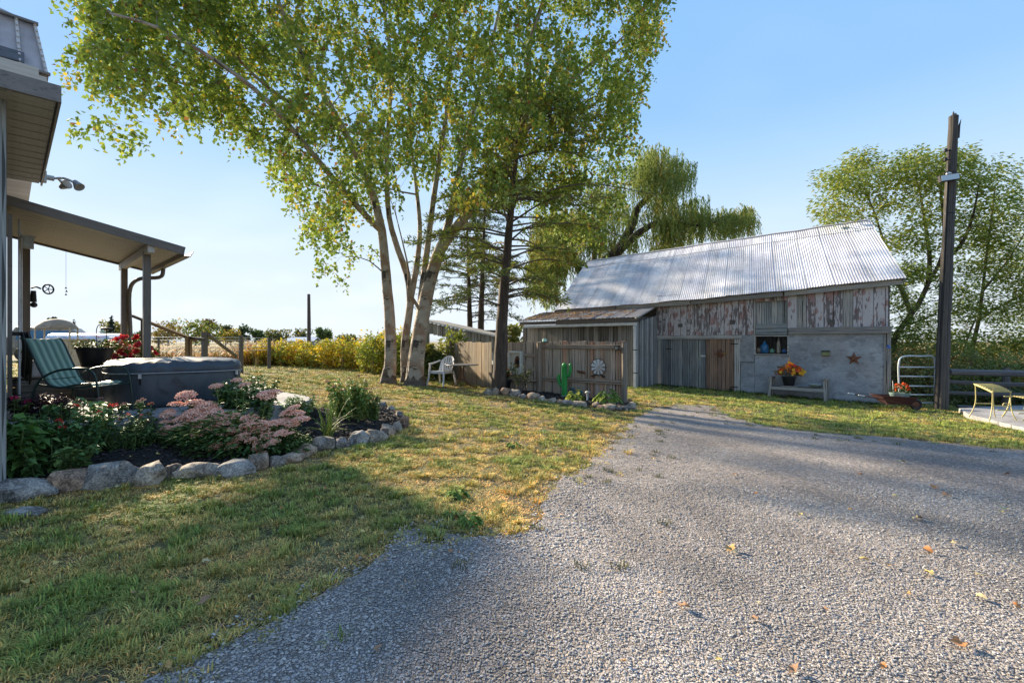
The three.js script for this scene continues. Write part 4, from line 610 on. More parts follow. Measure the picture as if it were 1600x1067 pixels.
{ // ---- clump birch, the big tree in the middle
  const r = seeded(101), base = gp(622, 599), D = -base.z, B = (px, py, dd = 0) => at(px, py, D + dd);
  const tree = thing('birch_tree', 'large multi-stemmed birch with pale bark and a drooping green crown', 'tree', [0, 0, 0]);
  const by = groundY(base.x, base.z) - .15, foot = (px, dd) => { const p = B(px, 560, dd); p.y = by; return p; };
  const limbs = [
    limb([foot(606, -.1), B(610, 560, -.1), B(609, 500, -.1), B(603, 430, -.15), B(596, 360, -.2), B(584, 310, -.3), B(560, 250, -.6), B(530, 190, -1), B(490, 120, -1.6), B(450, 40, -2.2), B(420, -40, -2.8)], .195, .035, 30, 14, .07),
    limb([foot(634, .3), B(632, 540, .3), B(641, 470, .35), B(636, 430, .35), B(620, 385, .3), B(608, 340, .2), B(604, 280, .1), B(606, 200, 0), B(612, 110, -.1), B(600, 10, -.3), B(596, -90, -.4)], .135, .035, 26, 12, .07),
    limb([foot(638, .0), B(646, 545, .0), B(654, 500, 0), B(660, 450, .0), B(667, 390, .1), B(676, 320, .2), B(686, 250, .3), B(698, 170, .4), B(704, 80, .5), B(700, -20, .6), B(706, -120, .7)], .135, .035, 26, 12, .07),
    limb([foot(648, -.25), B(652, 550, -.25), B(661, 490, -.25), B(674, 430, -.2), B(690, 385, -.2), B(717, 350, -.2), B(752, 305, -.2), B(786, 262, -.3), B(812, 215, -.5), B(826, 150, -.7), B(826, 80, -.9), B(846, 10, -1.1), B(880, -80, -1.3)], .24, .04, 30, 14, .07),
    limb([B(690, 386, -.15), B(703, 340, .1), B(712, 290, .4), B(726, 230, .8), B(746, 150, 1.2), B(770, 60, 1.6), B(790, -40, 2)], .13, .035, 18, 9, .07),
    limb([B(640, 470, .35), B(650, 420, .7), B(656, 360, 1.1), B(650, 290, 1.6), B(640, 200, 2.2), B(640, 100, 2.6)], .11, .03, 16, 9, .07),
    limb([B(596, 360, -.2), B(570, 335, -.8), B(530, 290, -1.6), B(480, 230, -2.6), B(410, 150, -3.6), B(330, 90, -4.4), B(240, 40, -5.0), B(170, 20, -5.4)], .10, .02, 20, 8, .07),
    limb([B(530, 190, -1), B(470, 170, -1.2), B(400, 120, -1.8), B(330, 40, -2.4), B(280, -60, -2.8)], .07, .02, 14, 7, .07),
    limb([B(812, 215, -.5), B(860, 160, -.6), B(910, 110, -.5), B(960, 70, -.3), B(1000, 30, -.1)], .08, .02, 14, 7, .07),
    limb([B(752, 305, -.2), B(800, 290, .8), B(850, 255, 1.6), B(890, 210, 2.2), B(920, 150, 2.6)], .07, .02, 12, 7, .07),
    limb([B(800, 290, .8), B(850, 310, 1.6), B(900, 320, 2.2), B(945, 310, 2.6)], .05, .015, 10, 6, .06),
    limb([B(660, 490, -.2), B(640, 455, -1), B(638, 420, -1.5), B(622, 350, -2)], .06, .015, 8, 6, .05)];
  limbs.forEach((l, i) => part(tree, i < 4 ? 'trunk' : 'limb', l.geo, birchBark));
  for (const [px, dd, q] of [[606, -.1, .26], [634, .3, .2], [648, -.22, .33]]) { const f = foot(px, dd); part(tree, 'root_flare', tube([V(f.x, by, f.z), V(f.x, by + .14, f.z), V(f.x + .01, by + .32, f.z), V(f.x + .02, by + .6, f.z)], [q * 1.25, q, q * .82, q * .6], 16, true, .16), birchBase); }
  // lower edge of the crown and its dome, as surveyed
  const low = [[120, 40], [135, 190], [180, 232], [215, 130], [250, 218], [300, 232], [350, 225], [400, 262], [430, 320], [465, 360], [500, 420], [530, 445], [556, 400], [590, 330], [640, 300], [700, 318], [740, 345], [780, 350], [820, 365], [860, 395], [900, 415], [935, 405], [960, 365], [985, 290], [1000, 190], [1015, 110], [1035, 20], [1060, -40]], top = [[100, -20], [200, -130], [400, -260], [600, -330], [800, -290], [950, -170], [1060, -50]];
  const pl = (tab, x) => { let k = 0; while (k < tab.length - 2 && x > tab[k + 1][0]) k++; return lerp(tab[k][1], tab[k + 1][1], clamp((x - tab[k][0]) / (tab[k + 1][0] - tab[k][0]), 0, 1)); };
  const T = []; let guard = 0;
  while (T.length < 1180 && guard++ < 90000) {
    const px = rr(125, 1050, r), lo = pl(low, px), hi = pl(top, px), py = lerp(hi, lo, Math.pow(r(), .8)); if (py > lo - 30 - 42 * (.5 + .5 * n2(px * .021, 4)) ) continue;
    const dome = Math.sqrt(Math.max(0, 1 - ((px - 600) / 520) ** 2)), half = .8 + 3.6 * dome, cen = py > 240 && px > 780 ? 2.2 : px < 430 ? -3.2 * smooth(430, 200, px) - .6 : px > 850 ? .2 : -.2, p = B(px, py, cen + rr(-half, half, r) * (px < 430 ? .45 : 1));
    if (fb2(p.x * .45, p.y * .45 + p.z * .3, 2) < -.30 && r() < .65) continue;
    if (T.some((q) => q.distanceToSquared(p) < .15)) continue;
    T.push(p);
  }
  const edgeT = []; for (const [x, y, dd] of [[140, 215, -4.6], [160, 235, -4.6], [185, 235, -4.8], [150, 130, -4.8], [165, 60, -5], [190, 150, -4.8], [245, 225, -4], [255, 175, -4], [300, 205, -3.2], [505, 440, -1.2], [520, 455, -1], [535, 430, -.8], [470, 340, -1.6], [440, 300, -2], [415, 255, -2.4], [510, 390, -1], [490, 400, -1.2], [1010, 60, -.2], [985, 120, -.2], [970, 170, 0], [955, 195, .2], [1030, 8, -.2], [575, 420, .4], [700, 345, .6], [720, 320, .4], [560, 330, 0], [620, 330, -1.6], [140, 30, -5], [132, 95, -5]]) edgeT.push(B(x, y - 30, dd));
  T.push(...edgeT);
  stuffPart(tree, 'branches', branchOut(limbs, T, r, 1, .2), birchTwig);
  const lv = new Leaves(), green = [.29, .38, .055], dark = [.17, .245, .045], lime = [.50, .53, .08], yel = [.72, .50, .06], brn = [.30, .15, .05];
  const px0 = (t) => { const p = 800 + t.x / -t.z * FOC; return p < 260 ? 7 : 10; };
  for (const t of T) {
    const patchy = n3(t.x * .35, t.y * .35, t.z * .35), gold = n3(t.x * .8 + 7, t.y * .8, t.z * .8) > .62, edge = edgeT.includes(t);
    const ns = edge ? 8 : px0(t); for (let s = 0; s < ns; s++) {
      const a0 = rdir(r), st = t.clone().addScaledVector(a0, .36 * Math.cbrt(r())), out = V(a0.x, rr(-.1, .4, r), a0.z), L = rr(.22, .62, r) * (edge ? .8 : 1), nl = Math.round(L * 26);
      for (let k = 0; k < nl; k++) {
        const f = (k + r()) / nl, p = V(st.x + out.x * L * .45 * f, st.y + out.y * L * .3 * f - L * f * f * .9, st.z + out.z * L * .45 * f).addScaledVector(rdir(r), .05), d = V(rr(-1, 1, r), rr(-1.3, .25, r), rr(-1, 1, r)).normalize();
        let c = mixc(dark, green, clamp(r() + patchy * .5, 0, 1)); if (r() < .30 + patchy * .25) c = mixc(c, lime, r()); if (gold ? r() < .45 : r() < .035) c = mixc(c, yel, rr(.5, 1, r)); if (r() < .025) c = brn;
        lv.add(p, d, rdir(r), rr(.085, .13, r), rr(.065, .10, r), vary(c, .2, r), .18, .1);
      }
    }
  }
  stuffPart(tree, 'crown', lv.build(), leafy);
  // two dead tufts caught in the crown and a bird nest of twigs
  console.log('birch leaves', lv.count);
}
function conifer(label, base, h, lean, o) { // sparse conifer: straight trunk, whorls of long level branches
  const r = seeded(o.seed), t = thing('conifer_tree', label, 'tree', base.toArray()), P = [V(0, -.2, 0), V(lean[0] * .2, h * .3, 0), V(lean[0] * .55, h * .62, lean[1] * .5), V(lean[0], h, lean[1])], l = limb(P, o.r, .03, 20, 12, .06);
  part(t, 'trunk', l.geo, pineBark); const tw = [], lv = new Leaves(), pos = (f) => { const i = f * 20, k = Math.min(19, Math.floor(i)); return l.pts[k].clone().lerp(l.pts[k + 1], i - k); };
  for (let b = 0; b < o.n; b++) {
    const f = lerp(o.f0, .97, (b + r()) / o.n), a = r() * 6.283, bias = o.bias ? 1 + .45 * Math.cos(a - o.bias) * smooth(.5, .7, f) - (o.low ? .35 * smooth(.62, .4, f) : 0) : 1, len = o.len * bias * lerp(1, .35, smooth(.55, 1, f)) * rr(.7, 1.1, r) * smooth(o.f0 - .12, o.f0 + .12, f + .1), s = pos(f), rise = rr(-.05, .22, r), tip = V(Math.cos(a) * len, rise * len - .12 * len, Math.sin(a) * len).add(s), mid = s.clone().lerp(tip, .5); mid.y += .10 * len; const c = curve([s, mid, tip], 8);
    tw.push(tube(c, c.map((_, i) => lerp(.030, .006, i / 8) * (o.r / .2)), 5, false)); if (f < o.dead && r() < .8) { for (let k = 0; k < 5; k++) { const p = c[3 + Math.floor(r() * 6)], e = p.clone().add(V(rr(-.4, .4, r), rr(-.25, .1, r), rr(-.4, .4, r))); tw.push(tube([p, e], [.006, .002], 3, false)); } if (r() < .6) continue; }
    for (let k = 0; k < o.twigs; k++) {
      const q = rr(.28, 1, r), p = c[Math.min(8, Math.round(q * 8))].clone(), side = V(-Math.sin(a), 0, Math.cos(a)).multiplyScalar((r() < .5 ? -1 : 1) * rr(.4, 1, r)), dir = side.add(V(Math.cos(a) * .7, rr(-.35, .25, r), Math.sin(a) * .7)).normalize(), tl = rr(.25, .6, r) * o.tl;
      for (let m = 0; m < o.need; m++) { const f2 = (m + r()) / o.need, pp = p.clone().addScaledVector(dir, tl * f2), d = dir.clone().multiplyScalar(.8).addScaledVector(rdir(r), .75).normalize(); lv.add(pp, d, rdir(r), rr(.09, .16, r) * o.ns, rr(.018, .032, r) * o.ns, vary(r() < o.brown ? [.24, .14, .05] : mixc([.09, .13, .04], o.col || [.16, .20, .05], r()), .25, r), .1, 0); }
    }
  }
  stuffPart(t, 'branches', merge(tw), twigMat); stuffPart(t, 'crown', lv.build(), needle); return t;
}
{
  const b = gp(779, 611); b.z += .12; const D = -b.z, top = at(818, 120, D).sub(b);
  conifer('tall conifer with bare lower trunk rising at the fence corner', b, top.y, [top.x, 0], { seed: 201, r: .21, n: 84, f0: .30, len: 3.0, bias: .001, low: 1, twigs: 13, need: 18, tl: 1.1, ns: 1.35, dead: .42, brown: .10, col: [.42, .45, .08] });
  const b2 = gp(735, 562); b2.copy(at(735, 560, 25)); b2.y = groundY(b2.x, b2.z); conifer('darker slim conifer standing left of its twin beyond the field shed', b2, 8.2, [-.2, 0], { seed: 202, r: .2, n: 46, f0: .3, len: 2.7, bias: 3.1, twigs: 12, need: 16, tl: 1.2, ns: 1.5, dead: .36, brown: .05 });
  const b3 = at(750, 560, 24.4); b3.y = groundY(b3.x, b3.z); conifer('slim conifer standing right of its twin beyond the field shed', b3, 9.6, [.3, 0], { seed: 203, r: .22, n: 40, f0: .34, len: 2.2, twigs: 11, need: 16, tl: 1.2, ns: 1.5, dead: .4, brown: .05 });
}
{ // ---- willow behind the barn
  const r = seeded(301), D = 25.5, B = (px, py, dd = 0) => at(px, py, D + dd), t = thing('willow_tree', 'big weeping willow with hanging curtains of leaves behind the barn', 'tree');
  const g0 = B(912, 560); g0.y = groundY(g0.x, g0.z) - .2;
  const limbs = [limb([g0, B(915, 500), B(922, 450), B(945, 412), B(970, 385), B(988, 350), B(996, 325), B(1020, 300), B(1032, 265), B(1038, 240)], .5, .05, 24, 12), limb([B(945, 412), B(975, 385, -.4), B(1000, 362, -.7), B(1030, 347, -.9), B(1060, 347, -1), B(1090, 352, -1), B(1125, 345, -1)], .26, .04, 18, 10), limb([B(920, 455), B(900, 410, .4), B(884, 370, .6), B(862, 345, .8), B(845, 330, 1)], .25, .04, 14, 9), limb([B(922, 450), B(930, 390, 1), B(940, 340, 1.4), B(950, 300, 1.6)], .2, .04, 12, 8)];
  limbs.forEach((l, i) => part(t, i ? 'limb' : 'trunk', l.geo, willowBark));
  const clumps = [[1036, 250, 30, 22, 24, 1.3], [1000, 275, 22, 22, 12, 1.3], [1050, 290, 22, 26, 16, 1.4], [1020, 330, 28, 20, 12, 1], [1055, 350, 28, 18, 18, 1.2], [1110, 335, 30, 14, 20, 1.2], [1148, 335, 18, 16, 14, 1.1], [1010, 375, 50, 14, 18, .7], [960, 385, 30, 18, 14, .8], [930, 350, 30, 30, 16, 1.3], [890, 345, 30, 28, 18, 1.8], [858, 355, 22, 25, 18, 2.6], [850, 400, 18, 20, 14, 2.2], [875, 400, 20, 30, 12, 1.8], [950, 310, 30, 28, 14, 1.2], [1075, 320, 22, 16, 10, 1.1], [1060, 270, 14, 22, 8, 1.2], [1160, 345, 10, 12, 6, 1.0]], T = [];
  for (const [x, y, rx, ry, n, hang] of clumps) for (let k = 0; k < n; k++) { const p = B(x + rr(-rx, rx, r), y + rr(-ry, ry, r), rr(-1.8, 1.8, r)); p.hang = hang; T.push(p); }
  stuffPart(t, 'branches', branchOut(limbs, T, r, 1.6, .22), twigMat); const lv = new Leaves(), tw = [];
  for (const p of T) for (let s = 0; s < 11; s++) {
    const st = p.clone().add(V(rr(-.5, .5, r), rr(-.2, .2, r), rr(-.5, .5, r))), L = p.hang * rr(.45, 1.15, r), dx = rr(-.25, .25, r), dz = rr(-.25, .25, r), n = Math.round(L * 24), gold = n3(p.x * .7, p.y * .7, p.z * .7);
    for (let k = 0; k < n; k++) { const f = k / n, q = V(st.x + dx * Math.sqrt(f) + rr(-.03, .03, r), st.y + .12 * Math.sin(f * 3.1) - L * f, st.z + dz * Math.sqrt(f) + rr(-.03, .03, r)); let c = mixc([.18, .24, .05], [.32, .36, .08], r()); if (gold > .25 && r() < .4) c = [.45, .36, .07]; lv.add(q, V(rr(-.6, .6, r), -1, rr(-.6, .6, r)).normalize(), rdir(r), rr(.13, .22, r), rr(.034, .05, r), vary(c, .22, r), .15, 0); }
  }
  stuffPart(t, 'crown', lv.build(), leafy); console.log('willow', lv.count);
}
function airy(label, D, limbsPx, clumps, seed, leafN, o = {}) { // light, layered broadleaf
  const r = seeded(seed), B = (px, py, dd = 0) => at(px, py, D + dd), t = thing(o.name || 'box_elder_tree', label, 'tree'), limbs = limbsPx.map(([pts, r0, r1]) => { const q = pts.map((p) => B(...p)); return limb(q, r0, r1, 18, 10); }); limbs[0].pts[0].y = Math.min(limbs[0].pts[0].y, groundY(limbs[0].pts[0].x, limbs[0].pts[0].z) - .1);
  limbs.forEach((l, i) => part(t, i ? 'limb' : 'trunk', l.geo, o.bark || greenBark)); const T = []; for (const [x, y, rx, ry, n, dd = 1.6] of clumps) for (let k = 0; k < n; k++) T.push(B(x + rr(-rx, rx, r), y + rr(-ry, ry, r), rr(-dd, dd, r)));
  stuffPart(t, 'branches', branchOut(limbs, T, r, 1.1, .12), twigMat); const lv = new Leaves();
  for (const p of T) { const yl = n3(p.x * .5, p.y * .5, p.z * .5) + (p.y > 5 ? .25 : 0); for (let k = 0; k < leafN; k++) { const a = r() * 6.283, q = Math.sqrt(r()) * .8, pp = V(p.x + Math.cos(a) * q * .62, p.y + rr(-.34, .3, r) - q * q * .14, p.z + Math.sin(a) * q * .62); let c = mixc([.20, .28, .05], [.32, .38, .07], r()); if (r() < .35 + yl * .4) c = mixc(c, [.52, .48, .07], r()); lv.add(pp, V(Math.cos(a), rr(-.8, .3, r), Math.sin(a)).normalize(), V(rr(-.5, .5, r), 1, rr(-.5, .5, r)).normalize(), rr(.10, .16, r), rr(.06, .10, r), vary(c, .2, r), .15, .1); } }
  stuffPart(t, 'crown', lv.build(), leafy); return t;
}
airy('leafy box elder leaning right between the barn gable and the timber pole', 17.5, [[[[1390, 580], [1396, 535], [1412, 507], [1436, 475], [1452, 440], [1468, 413], [1476, 380], [1474, 330], [1470, 280], [1476, 245]], .115, .03], [[[1452, 440], [1453, 400, .4], [1448, 360, .8], [1440, 310, 1], [1430, 270, 1]], .09, .02], [[[1468, 413], [1500, 385, -.4], [1520, 340, -.8], [1530, 290, -1]], .09, .02], [[[1425, 490], [1400, 430, .8], [1385, 390, 1], [1370, 340, 1.2], [1350, 290, 1.2]], .08, .02], [[[1412, 507], [1440, 500, 1], [1480, 480, 1.4]], .05, .015]],
  [[1340, 265, 22, 22, 12], [1310, 300, 26, 34, 14], [1370, 300, 34, 40, 16], [1420, 300, 36, 40, 18], [1450, 265, 26, 22, 12], [1480, 300, 34, 44, 18], [1330, 345, 30, 14, 7], [1400, 360, 44, 24, 13], [1470, 360, 44, 30, 14], [1420, 420, 36, 26, 9], [1500, 420, 40, 28, 10], [1420, 475, 34, 24, 7], [1470, 500, 44, 24, 8], [1520, 265, 22, 24, 8], [1500, 250, 10, 20, 5], [1560, 270, 26, 22, 7], [1545, 320, 30, 30, 10], [1345, 250, 8, 14, 5], [1300, 330, 16, 30, 6], [1395, 262, 10, 16, 5], [1430, 245, 10, 14, 5], [1400, 450, 14, 40, 8], [1445, 520, 26, 18, 7], [1360, 390, 20, 20, 5], [1425, 390, 20, 40, 8], [1500, 470, 20, 30, 6], [1410, 540, 20, 14, 8], [1450, 550, 24, 12, 8], [1490, 545, 20, 14, 7], [1420, 510, 20, 20, 6]], 401, 98);
airy('slender multi-stemmed tree right of the timber pole', 18.5, [[[[1517, 580], [1520, 545], [1530, 500], [1536, 455], [1542, 400], [1550, 340], [1556, 290]], .09, .02], [[[1520, 545], [1505, 560, -.2], [1512, 530, -.2], [1524, 500, -.1]], .05, .03], [[[1530, 500], [1560, 480, .5], [1600, 460, 1], [1640, 440, 1]], .05, .015], [[[1536, 455], [1580, 400, .3], [1610, 350, .5]], .05, .015]],
  [[1540, 360, 34, 30, 14], [1590, 370, 34, 34, 14], [1560, 420, 44, 22, 14], [1610, 430, 34, 28, 12], [1540, 475, 40, 20, 10], [1590, 490, 44, 20, 12], [1640, 400, 40, 60, 18], [1570, 520, 44, 12, 8], [1600, 310, 30, 30, 8], [1650, 300, 40, 40, 10], [1500, 490, 20, 20, 5], [1490, 530, 14, 10, 4], [1560, 545, 40, 14, 14], [1520, 555, 20, 12, 7], [1600, 540, 24, 16, 10], [1550, 390, 30, 40, 10], [1590, 440, 30, 40, 10]], 402, 88, { name: 'slender_tree' });
// ---- distant trees beyond the fields, each on its own
function farTree(label, px, topPy, wpx, D, col, o = {}) {
  const r = seeded(o.seed || Math.round(px * 3 + D)), t = thing(o.name || 'distant_tree', label, 'tree', [], 0, 'trees along the far field edge'), b = at(px, 533, D); b.y = groundY(b.x, b.z); t.position.copy(b); const h = at(px, topPy, D).y - b.y, w = wpx / FOC * D / 2, lv = new Leaves(), s = Math.max(.22, D / 230) * (o.ls || 1);
  part(t, 'trunk', tube([V(0, -.2, 0), V(0, h * .6, 0)], [h * .035, h * .015], 6), twigMat);
  const cl = []; if (!o.cone) for (let k = 0; k < 11; k++) cl.push([rr(-.62, .62, r) * w, h * rr(.38, .88, r), rr(-.6, .6, r) * w, rr(.3, .5, r) * w]);
  for (let k = 0; k < (o.n || 850); k++) {
    let p; if (o.cone) { const f = Math.pow(r(), .7), a = r() * 6.28, q = w * f * Math.sqrt(rr(.3, 1, r)) * (.8 + .3 * Math.sin(f * 40)); p = V(Math.cos(a) * q, h * (1 - f * .94), Math.sin(a) * q); } else { const c = cl[Math.floor(r() * 11)], d = rdir(r).multiplyScalar(c[3] * Math.cbrt(rr(.35, 1, r))); p = V(c[0] + d.x, Math.max(.1, c[1] + d.y * .75), c[2] + d.z); if (p.y > h) p.y = h * rr(.9, 1, r); }
    lv.add(p, rdir(r), rdir(r), s * rr(.8, 1.5, r), s * rr(.6, 1, r), vary(r() < (o.gold || 0) ? [.36, .25, .05] : col, .3, r), .2, 0);
  }
  stuffPart(t, 'crown', lv.build(), leafy); return t;
}
farTree('broad distant tree turning golden, behind the sloping handrail', 262, 503, 60, 60, [.20, .17, .045], { gold: .35, n: 1100 });
farTree('wide bright green distant tree behind the handrail post', 305, 499, 70, 66, [.16, .20, .035], { gold: .1, n: 1200 });
farTree('reddish brown distant tree top behind the dark fence post', 325, 497, 34, 78, [.17, .12, .06], { gold: .15 });
farTree('small grey green distant tree right of the reddish one', 352, 506, 22, 90, [.12, .14, .06]); farTree('low yellow distant tree beyond the fence wires', 360, 514, 34, 70, [.30, .26, .04], { gold: .3 });
farTree('dark round distant tree beyond the second fence post', 380, 507, 30, 100, [.07, .10, .035]); farTree('green distant tree right of the dark round one', 402, 514, 26, 100, [.12, .17, .04]);
farTree('wide olive distant tree left of the low white roof', 432, 515, 50, 115, [.13, .15, .045], { gold: .15 }); farTree('olive distant tree behind the low white roof', 470, 513, 34, 120, [.13, .15, .05], { gold: .1 }); farTree('taller green distant tree right of the thin far pole', 508, 511, 30, 95, [.10, .15, .035]); farTree('small distant tree half hidden by the birch stems', 540, 522, 40, 110, [.12, .15, .045]);
farTree('dark pointed distant spruce framed under the patio cover', 173, 493, 24, 60, [.03, .055, .035], { cone: 1, name: 'distant_spruce', n: 900, ls: .8 }); farTree('yellow green distant tree behind the pointed spruce', 182, 500, 44, 66, [.22, .22, .05], { gold: .2 }); farTree('small dark distant spruce above the parked vehicles', 115, 500, 14, 75, [.035, .055, .04], { cone: 1, name: 'distant_spruce', ls: .7, n: 600 }); farTree('tiny dark distant tree above the tan canopy', 85, 490, 16, 70, [.05, .07, .045], { n: 500 });
farTree('sunny yellow green tree between pine trunk and lean-to', 806, 507, 46, 40, [.24, .25, .045], { gold: .15, n: 1200, ls: 1.2 }); farTree('small distant bush left of the patio post', 214, 517, 26, 80, [.09, .13, .04]);
// ---------------------------------------------------------------- hedges, thickets, tall grass
function bush(name, label, cat, pts, n, o) { // pts: [px, topPy, depth, halfWidth m, halfDepth m]
  const r = seeded(o.seed), t = thing(name, label, cat), lv = new Leaves(), st = [];
  const tot = pts.reduce((s, p) => s + p[3], 0);
  for (const [px, py, D, hw, hd] of pts) {
    const c = at(px, 533, D), g = groundY(c.x, c.z), h = at(px, py, D).y - g, m = Math.round(n * hw / tot);
    for (let k = 0; k < Math.max(4, hw * 7); k++) { const x = c.x + rr(-hw, hw, r), z = c.z + rr(-hd, hd, r), hh = h * rr(.6, .95, r); st.push(tube([V(x, g - .05, z), V(x + rr(-.1, .1, r), g + hh * .5, z + rr(-.1, .1, r)), V(x + rr(-.25, .25, r), g + hh, z + rr(-.2, .2, r))], [.012, .009, .004], 4, false)); }
    for (let k = 0; k < m; k++) {
      const u = rr(-1, 1, r), v = rr(-1, 1, r), q = Math.sqrt(Math.max(0, 1 - u * u * .8)), x = c.x + u * hw * 1.1, z = c.z + v * hd, y = g + .02 + Math.pow(r(), .62) * h * (.72 + .28 * q) * (.82 + .3 * n3(x * 1.4, 3, z * 1.4)) ; if (n3(x * 2.2, y * 2.2, z * 2.2) < -.35) continue;
      const f = (y - g) / h, gold = n3(x * 1.1, y * 1.1, z * 1.1); let cc = mixc(o.a, o.b, r()); if (gold + r() * .8 > o.goldAt) cc = mixc(cc, o.gold, rr(.4, 1, r)); if (r() < (o.red || 0)) cc = [.45, .13, .03];
      lv.add(V(x, y, z), V(rr(-1, 1, r), rr(-1, .4, r), rr(-1, 1, r)).normalize(), V(rr(-.7, .7, r), rr(.1, 1, r), rr(-.4, 1, r)).normalize(), rr(.7, 1.3, r) * o.leaf, rr(.5, .9, r) * o.leaf, vary(cc, .25, r), .15, .1);
    }
  }
  stuffPart(t, 'stems', merge(st), twigMat); stuffPart(t, 'foliage', lv.build(), leafy); return t;
}
bush('creeper_hedge', 'long hedge of yellow autumn creeper along the back of the lawn', 'hedge', [[420, 531, 21, .8, .5], [450, 529, 20.8, 1, .6], [480, 529, 20.5, 1, .7], [512, 530, 20, 1, .7], [545, 528, 19.6, 1, .7], [575, 522, 19.2, 1, .8], [600, 512, 18.8, .9, .8]], 15000, { seed: 501, a: [.26, .29, .04], b: [.46, .43, .05], gold: [.80, .56, .04], goldAt: .40, red: .012, leaf: .11 });
bush('climbing_shrub', 'tall yellow green shrub just behind the birch stems', 'shrub', [[585, 520, 17.6, .5, .5], [612, 508, 17.4, .6, .5], [640, 512, 17.2, .5, .5]], 5200, { seed: 502, a: [.20, .27, .04], b: [.36, .40, .06], gold: [.66, .50, .06], goldAt: .75, leaf: .11 });
bush('shrub', 'dark green shrub between the birch and the white chair', 'shrub', [[662, 536, 15.6, .42, .25], [684, 546, 15.4, .34, .2]], 4200, { seed: 503, a: [.06, .11, .025], b: [.16, .20, .04], gold: [.34, .30, .04], goldAt: .95, leaf: .10 });
bush('shrub', 'bright yellow green shrub poking over the sunlit fence', 'shrub', [[704, 512, 15.9, .35, .2], [716, 513, 15.8, .3, .15]], 1500, { seed: 504, a: [.20, .25, .035], b: [.30, .33, .05], gold: [.5, .4, .05], goldAt: 1.0, leaf: .11 });
bush('goldenrod_thicket', 'rank brownish thicket behind the farm gate', 'thicket', [[1405, 538, 15.5, .8, 1], [1440, 545, 15, .8, 1], [1475, 542, 15, .8, 1]], 6500, { seed: 505, a: [.18, .22, .07], b: [.32, .32, .10], gold: [.58, .40, .10], goldAt: .75, red: .01, leaf: .08 });
bush('goldenrod_thicket', 'tangled golden and green thicket behind the rail fence', 'thicket', [[1500, 545, 15, .9, 1], [1530, 550, 14.8, .9, 1], [1560, 552, 14.6, .9, 1], [1590, 546, 14.6, .9, 1], [1640, 546, 14.6, 1.2, 1], [1700, 546, 14.6, 1.2, 1]], 12500, { seed: 506, a: [.16, .22, .06], b: [.32, .36, .09], gold: [.62, .46, .08], goldAt: .8, red: .01, leaf: .085 });
bush('undergrowth', 'dark leafy undergrowth at the foot of the rail fence', 'thicket', [[1500, 596, 13.2, .6, .4], [1545, 604, 13.1, .7, .4], [1590, 602, 13.1, .7, .4], [1640, 602, 13.1, .8, .4]], 4200, { seed: 507, a: [.09, .13, .04], b: [.17, .20, .07], gold: [.40, .30, .09], goldAt: .95, leaf: .09 });
{ // standing dry grass and reeds at the field edge
  const g = tuftGeo(9, 26, 1.0, .16, .28), g2 = tuftGeo(10, 18, 1.0, .2, .4), a = [], b = [], r = seeded(511);
  for (let i = 0; i < 2600; i++) { const D = rr(20.5, 46, r), px = rr(60, 640, r), p = at(px, 533, D); const tone = r(); a.push({ x: p.x, y: groundY(p.x, p.z), z: p.z, s: [2.4, rr(.55, 1.05, r) * (px > 380 && px < 450 && D < 26 ? 1.25 : .8), 2.4], ry: r() * 6.28, c: vary(mixc([.40, .29, .12], [.30, .26, .08], tone), .2, r) }); }
  for (let i = 0; i < 3000; i++) { const D = rr(15, 60, r), px = rr(1380, 1760, r), p = at(px, 533, D); b.push({ x: p.x, y: groundY(p.x, p.z), z: p.z, s: [2.6, rr(.7, 1.3, r) * (D < 22 ? 1 : .8), 2.6], ry: r() * 6.28, c: vary(mixc([.44, .32, .14], [.36, .24, .11], r()), .22, r) }); }
  scatter('field_grass', 'tall dry straw coloured grass of the left field', 'grass', g, grassMat, a); scatter('field_grass', 'tall dry straw coloured grass of the right field', 'grass', g2, grassMat, b);
}
{ // low weeds at the foot of the barn and lean-to
  const g = tuftGeo(14, 20, .14, .07, .8), it = [], r = seeded(515);
  for (let i = 0; i < 420; i++) { const s = r(), p = s < .6 ? B0.clone().addScaledVector(bt, -rr(.2, 6.6, r)).addScaledVector(bn, rr(.05, .28, r)) : B0.clone().addScaledVector(bt, -rr(6.5, 7.2, r)).addScaledVector(bn, rr(.1, 1.9, r)); it.push({ x: p.x, y: groundY(p.x, p.z) - .01, z: p.z, s: rr(.4, 1.0, r), ry: r() * 6.28, c: vary([.075, .12, .03], .3, r) }); }
  scatter('weeds', 'grassy weeds along the foot of the barn wall', 'weeds', g, grassMat, it);
}
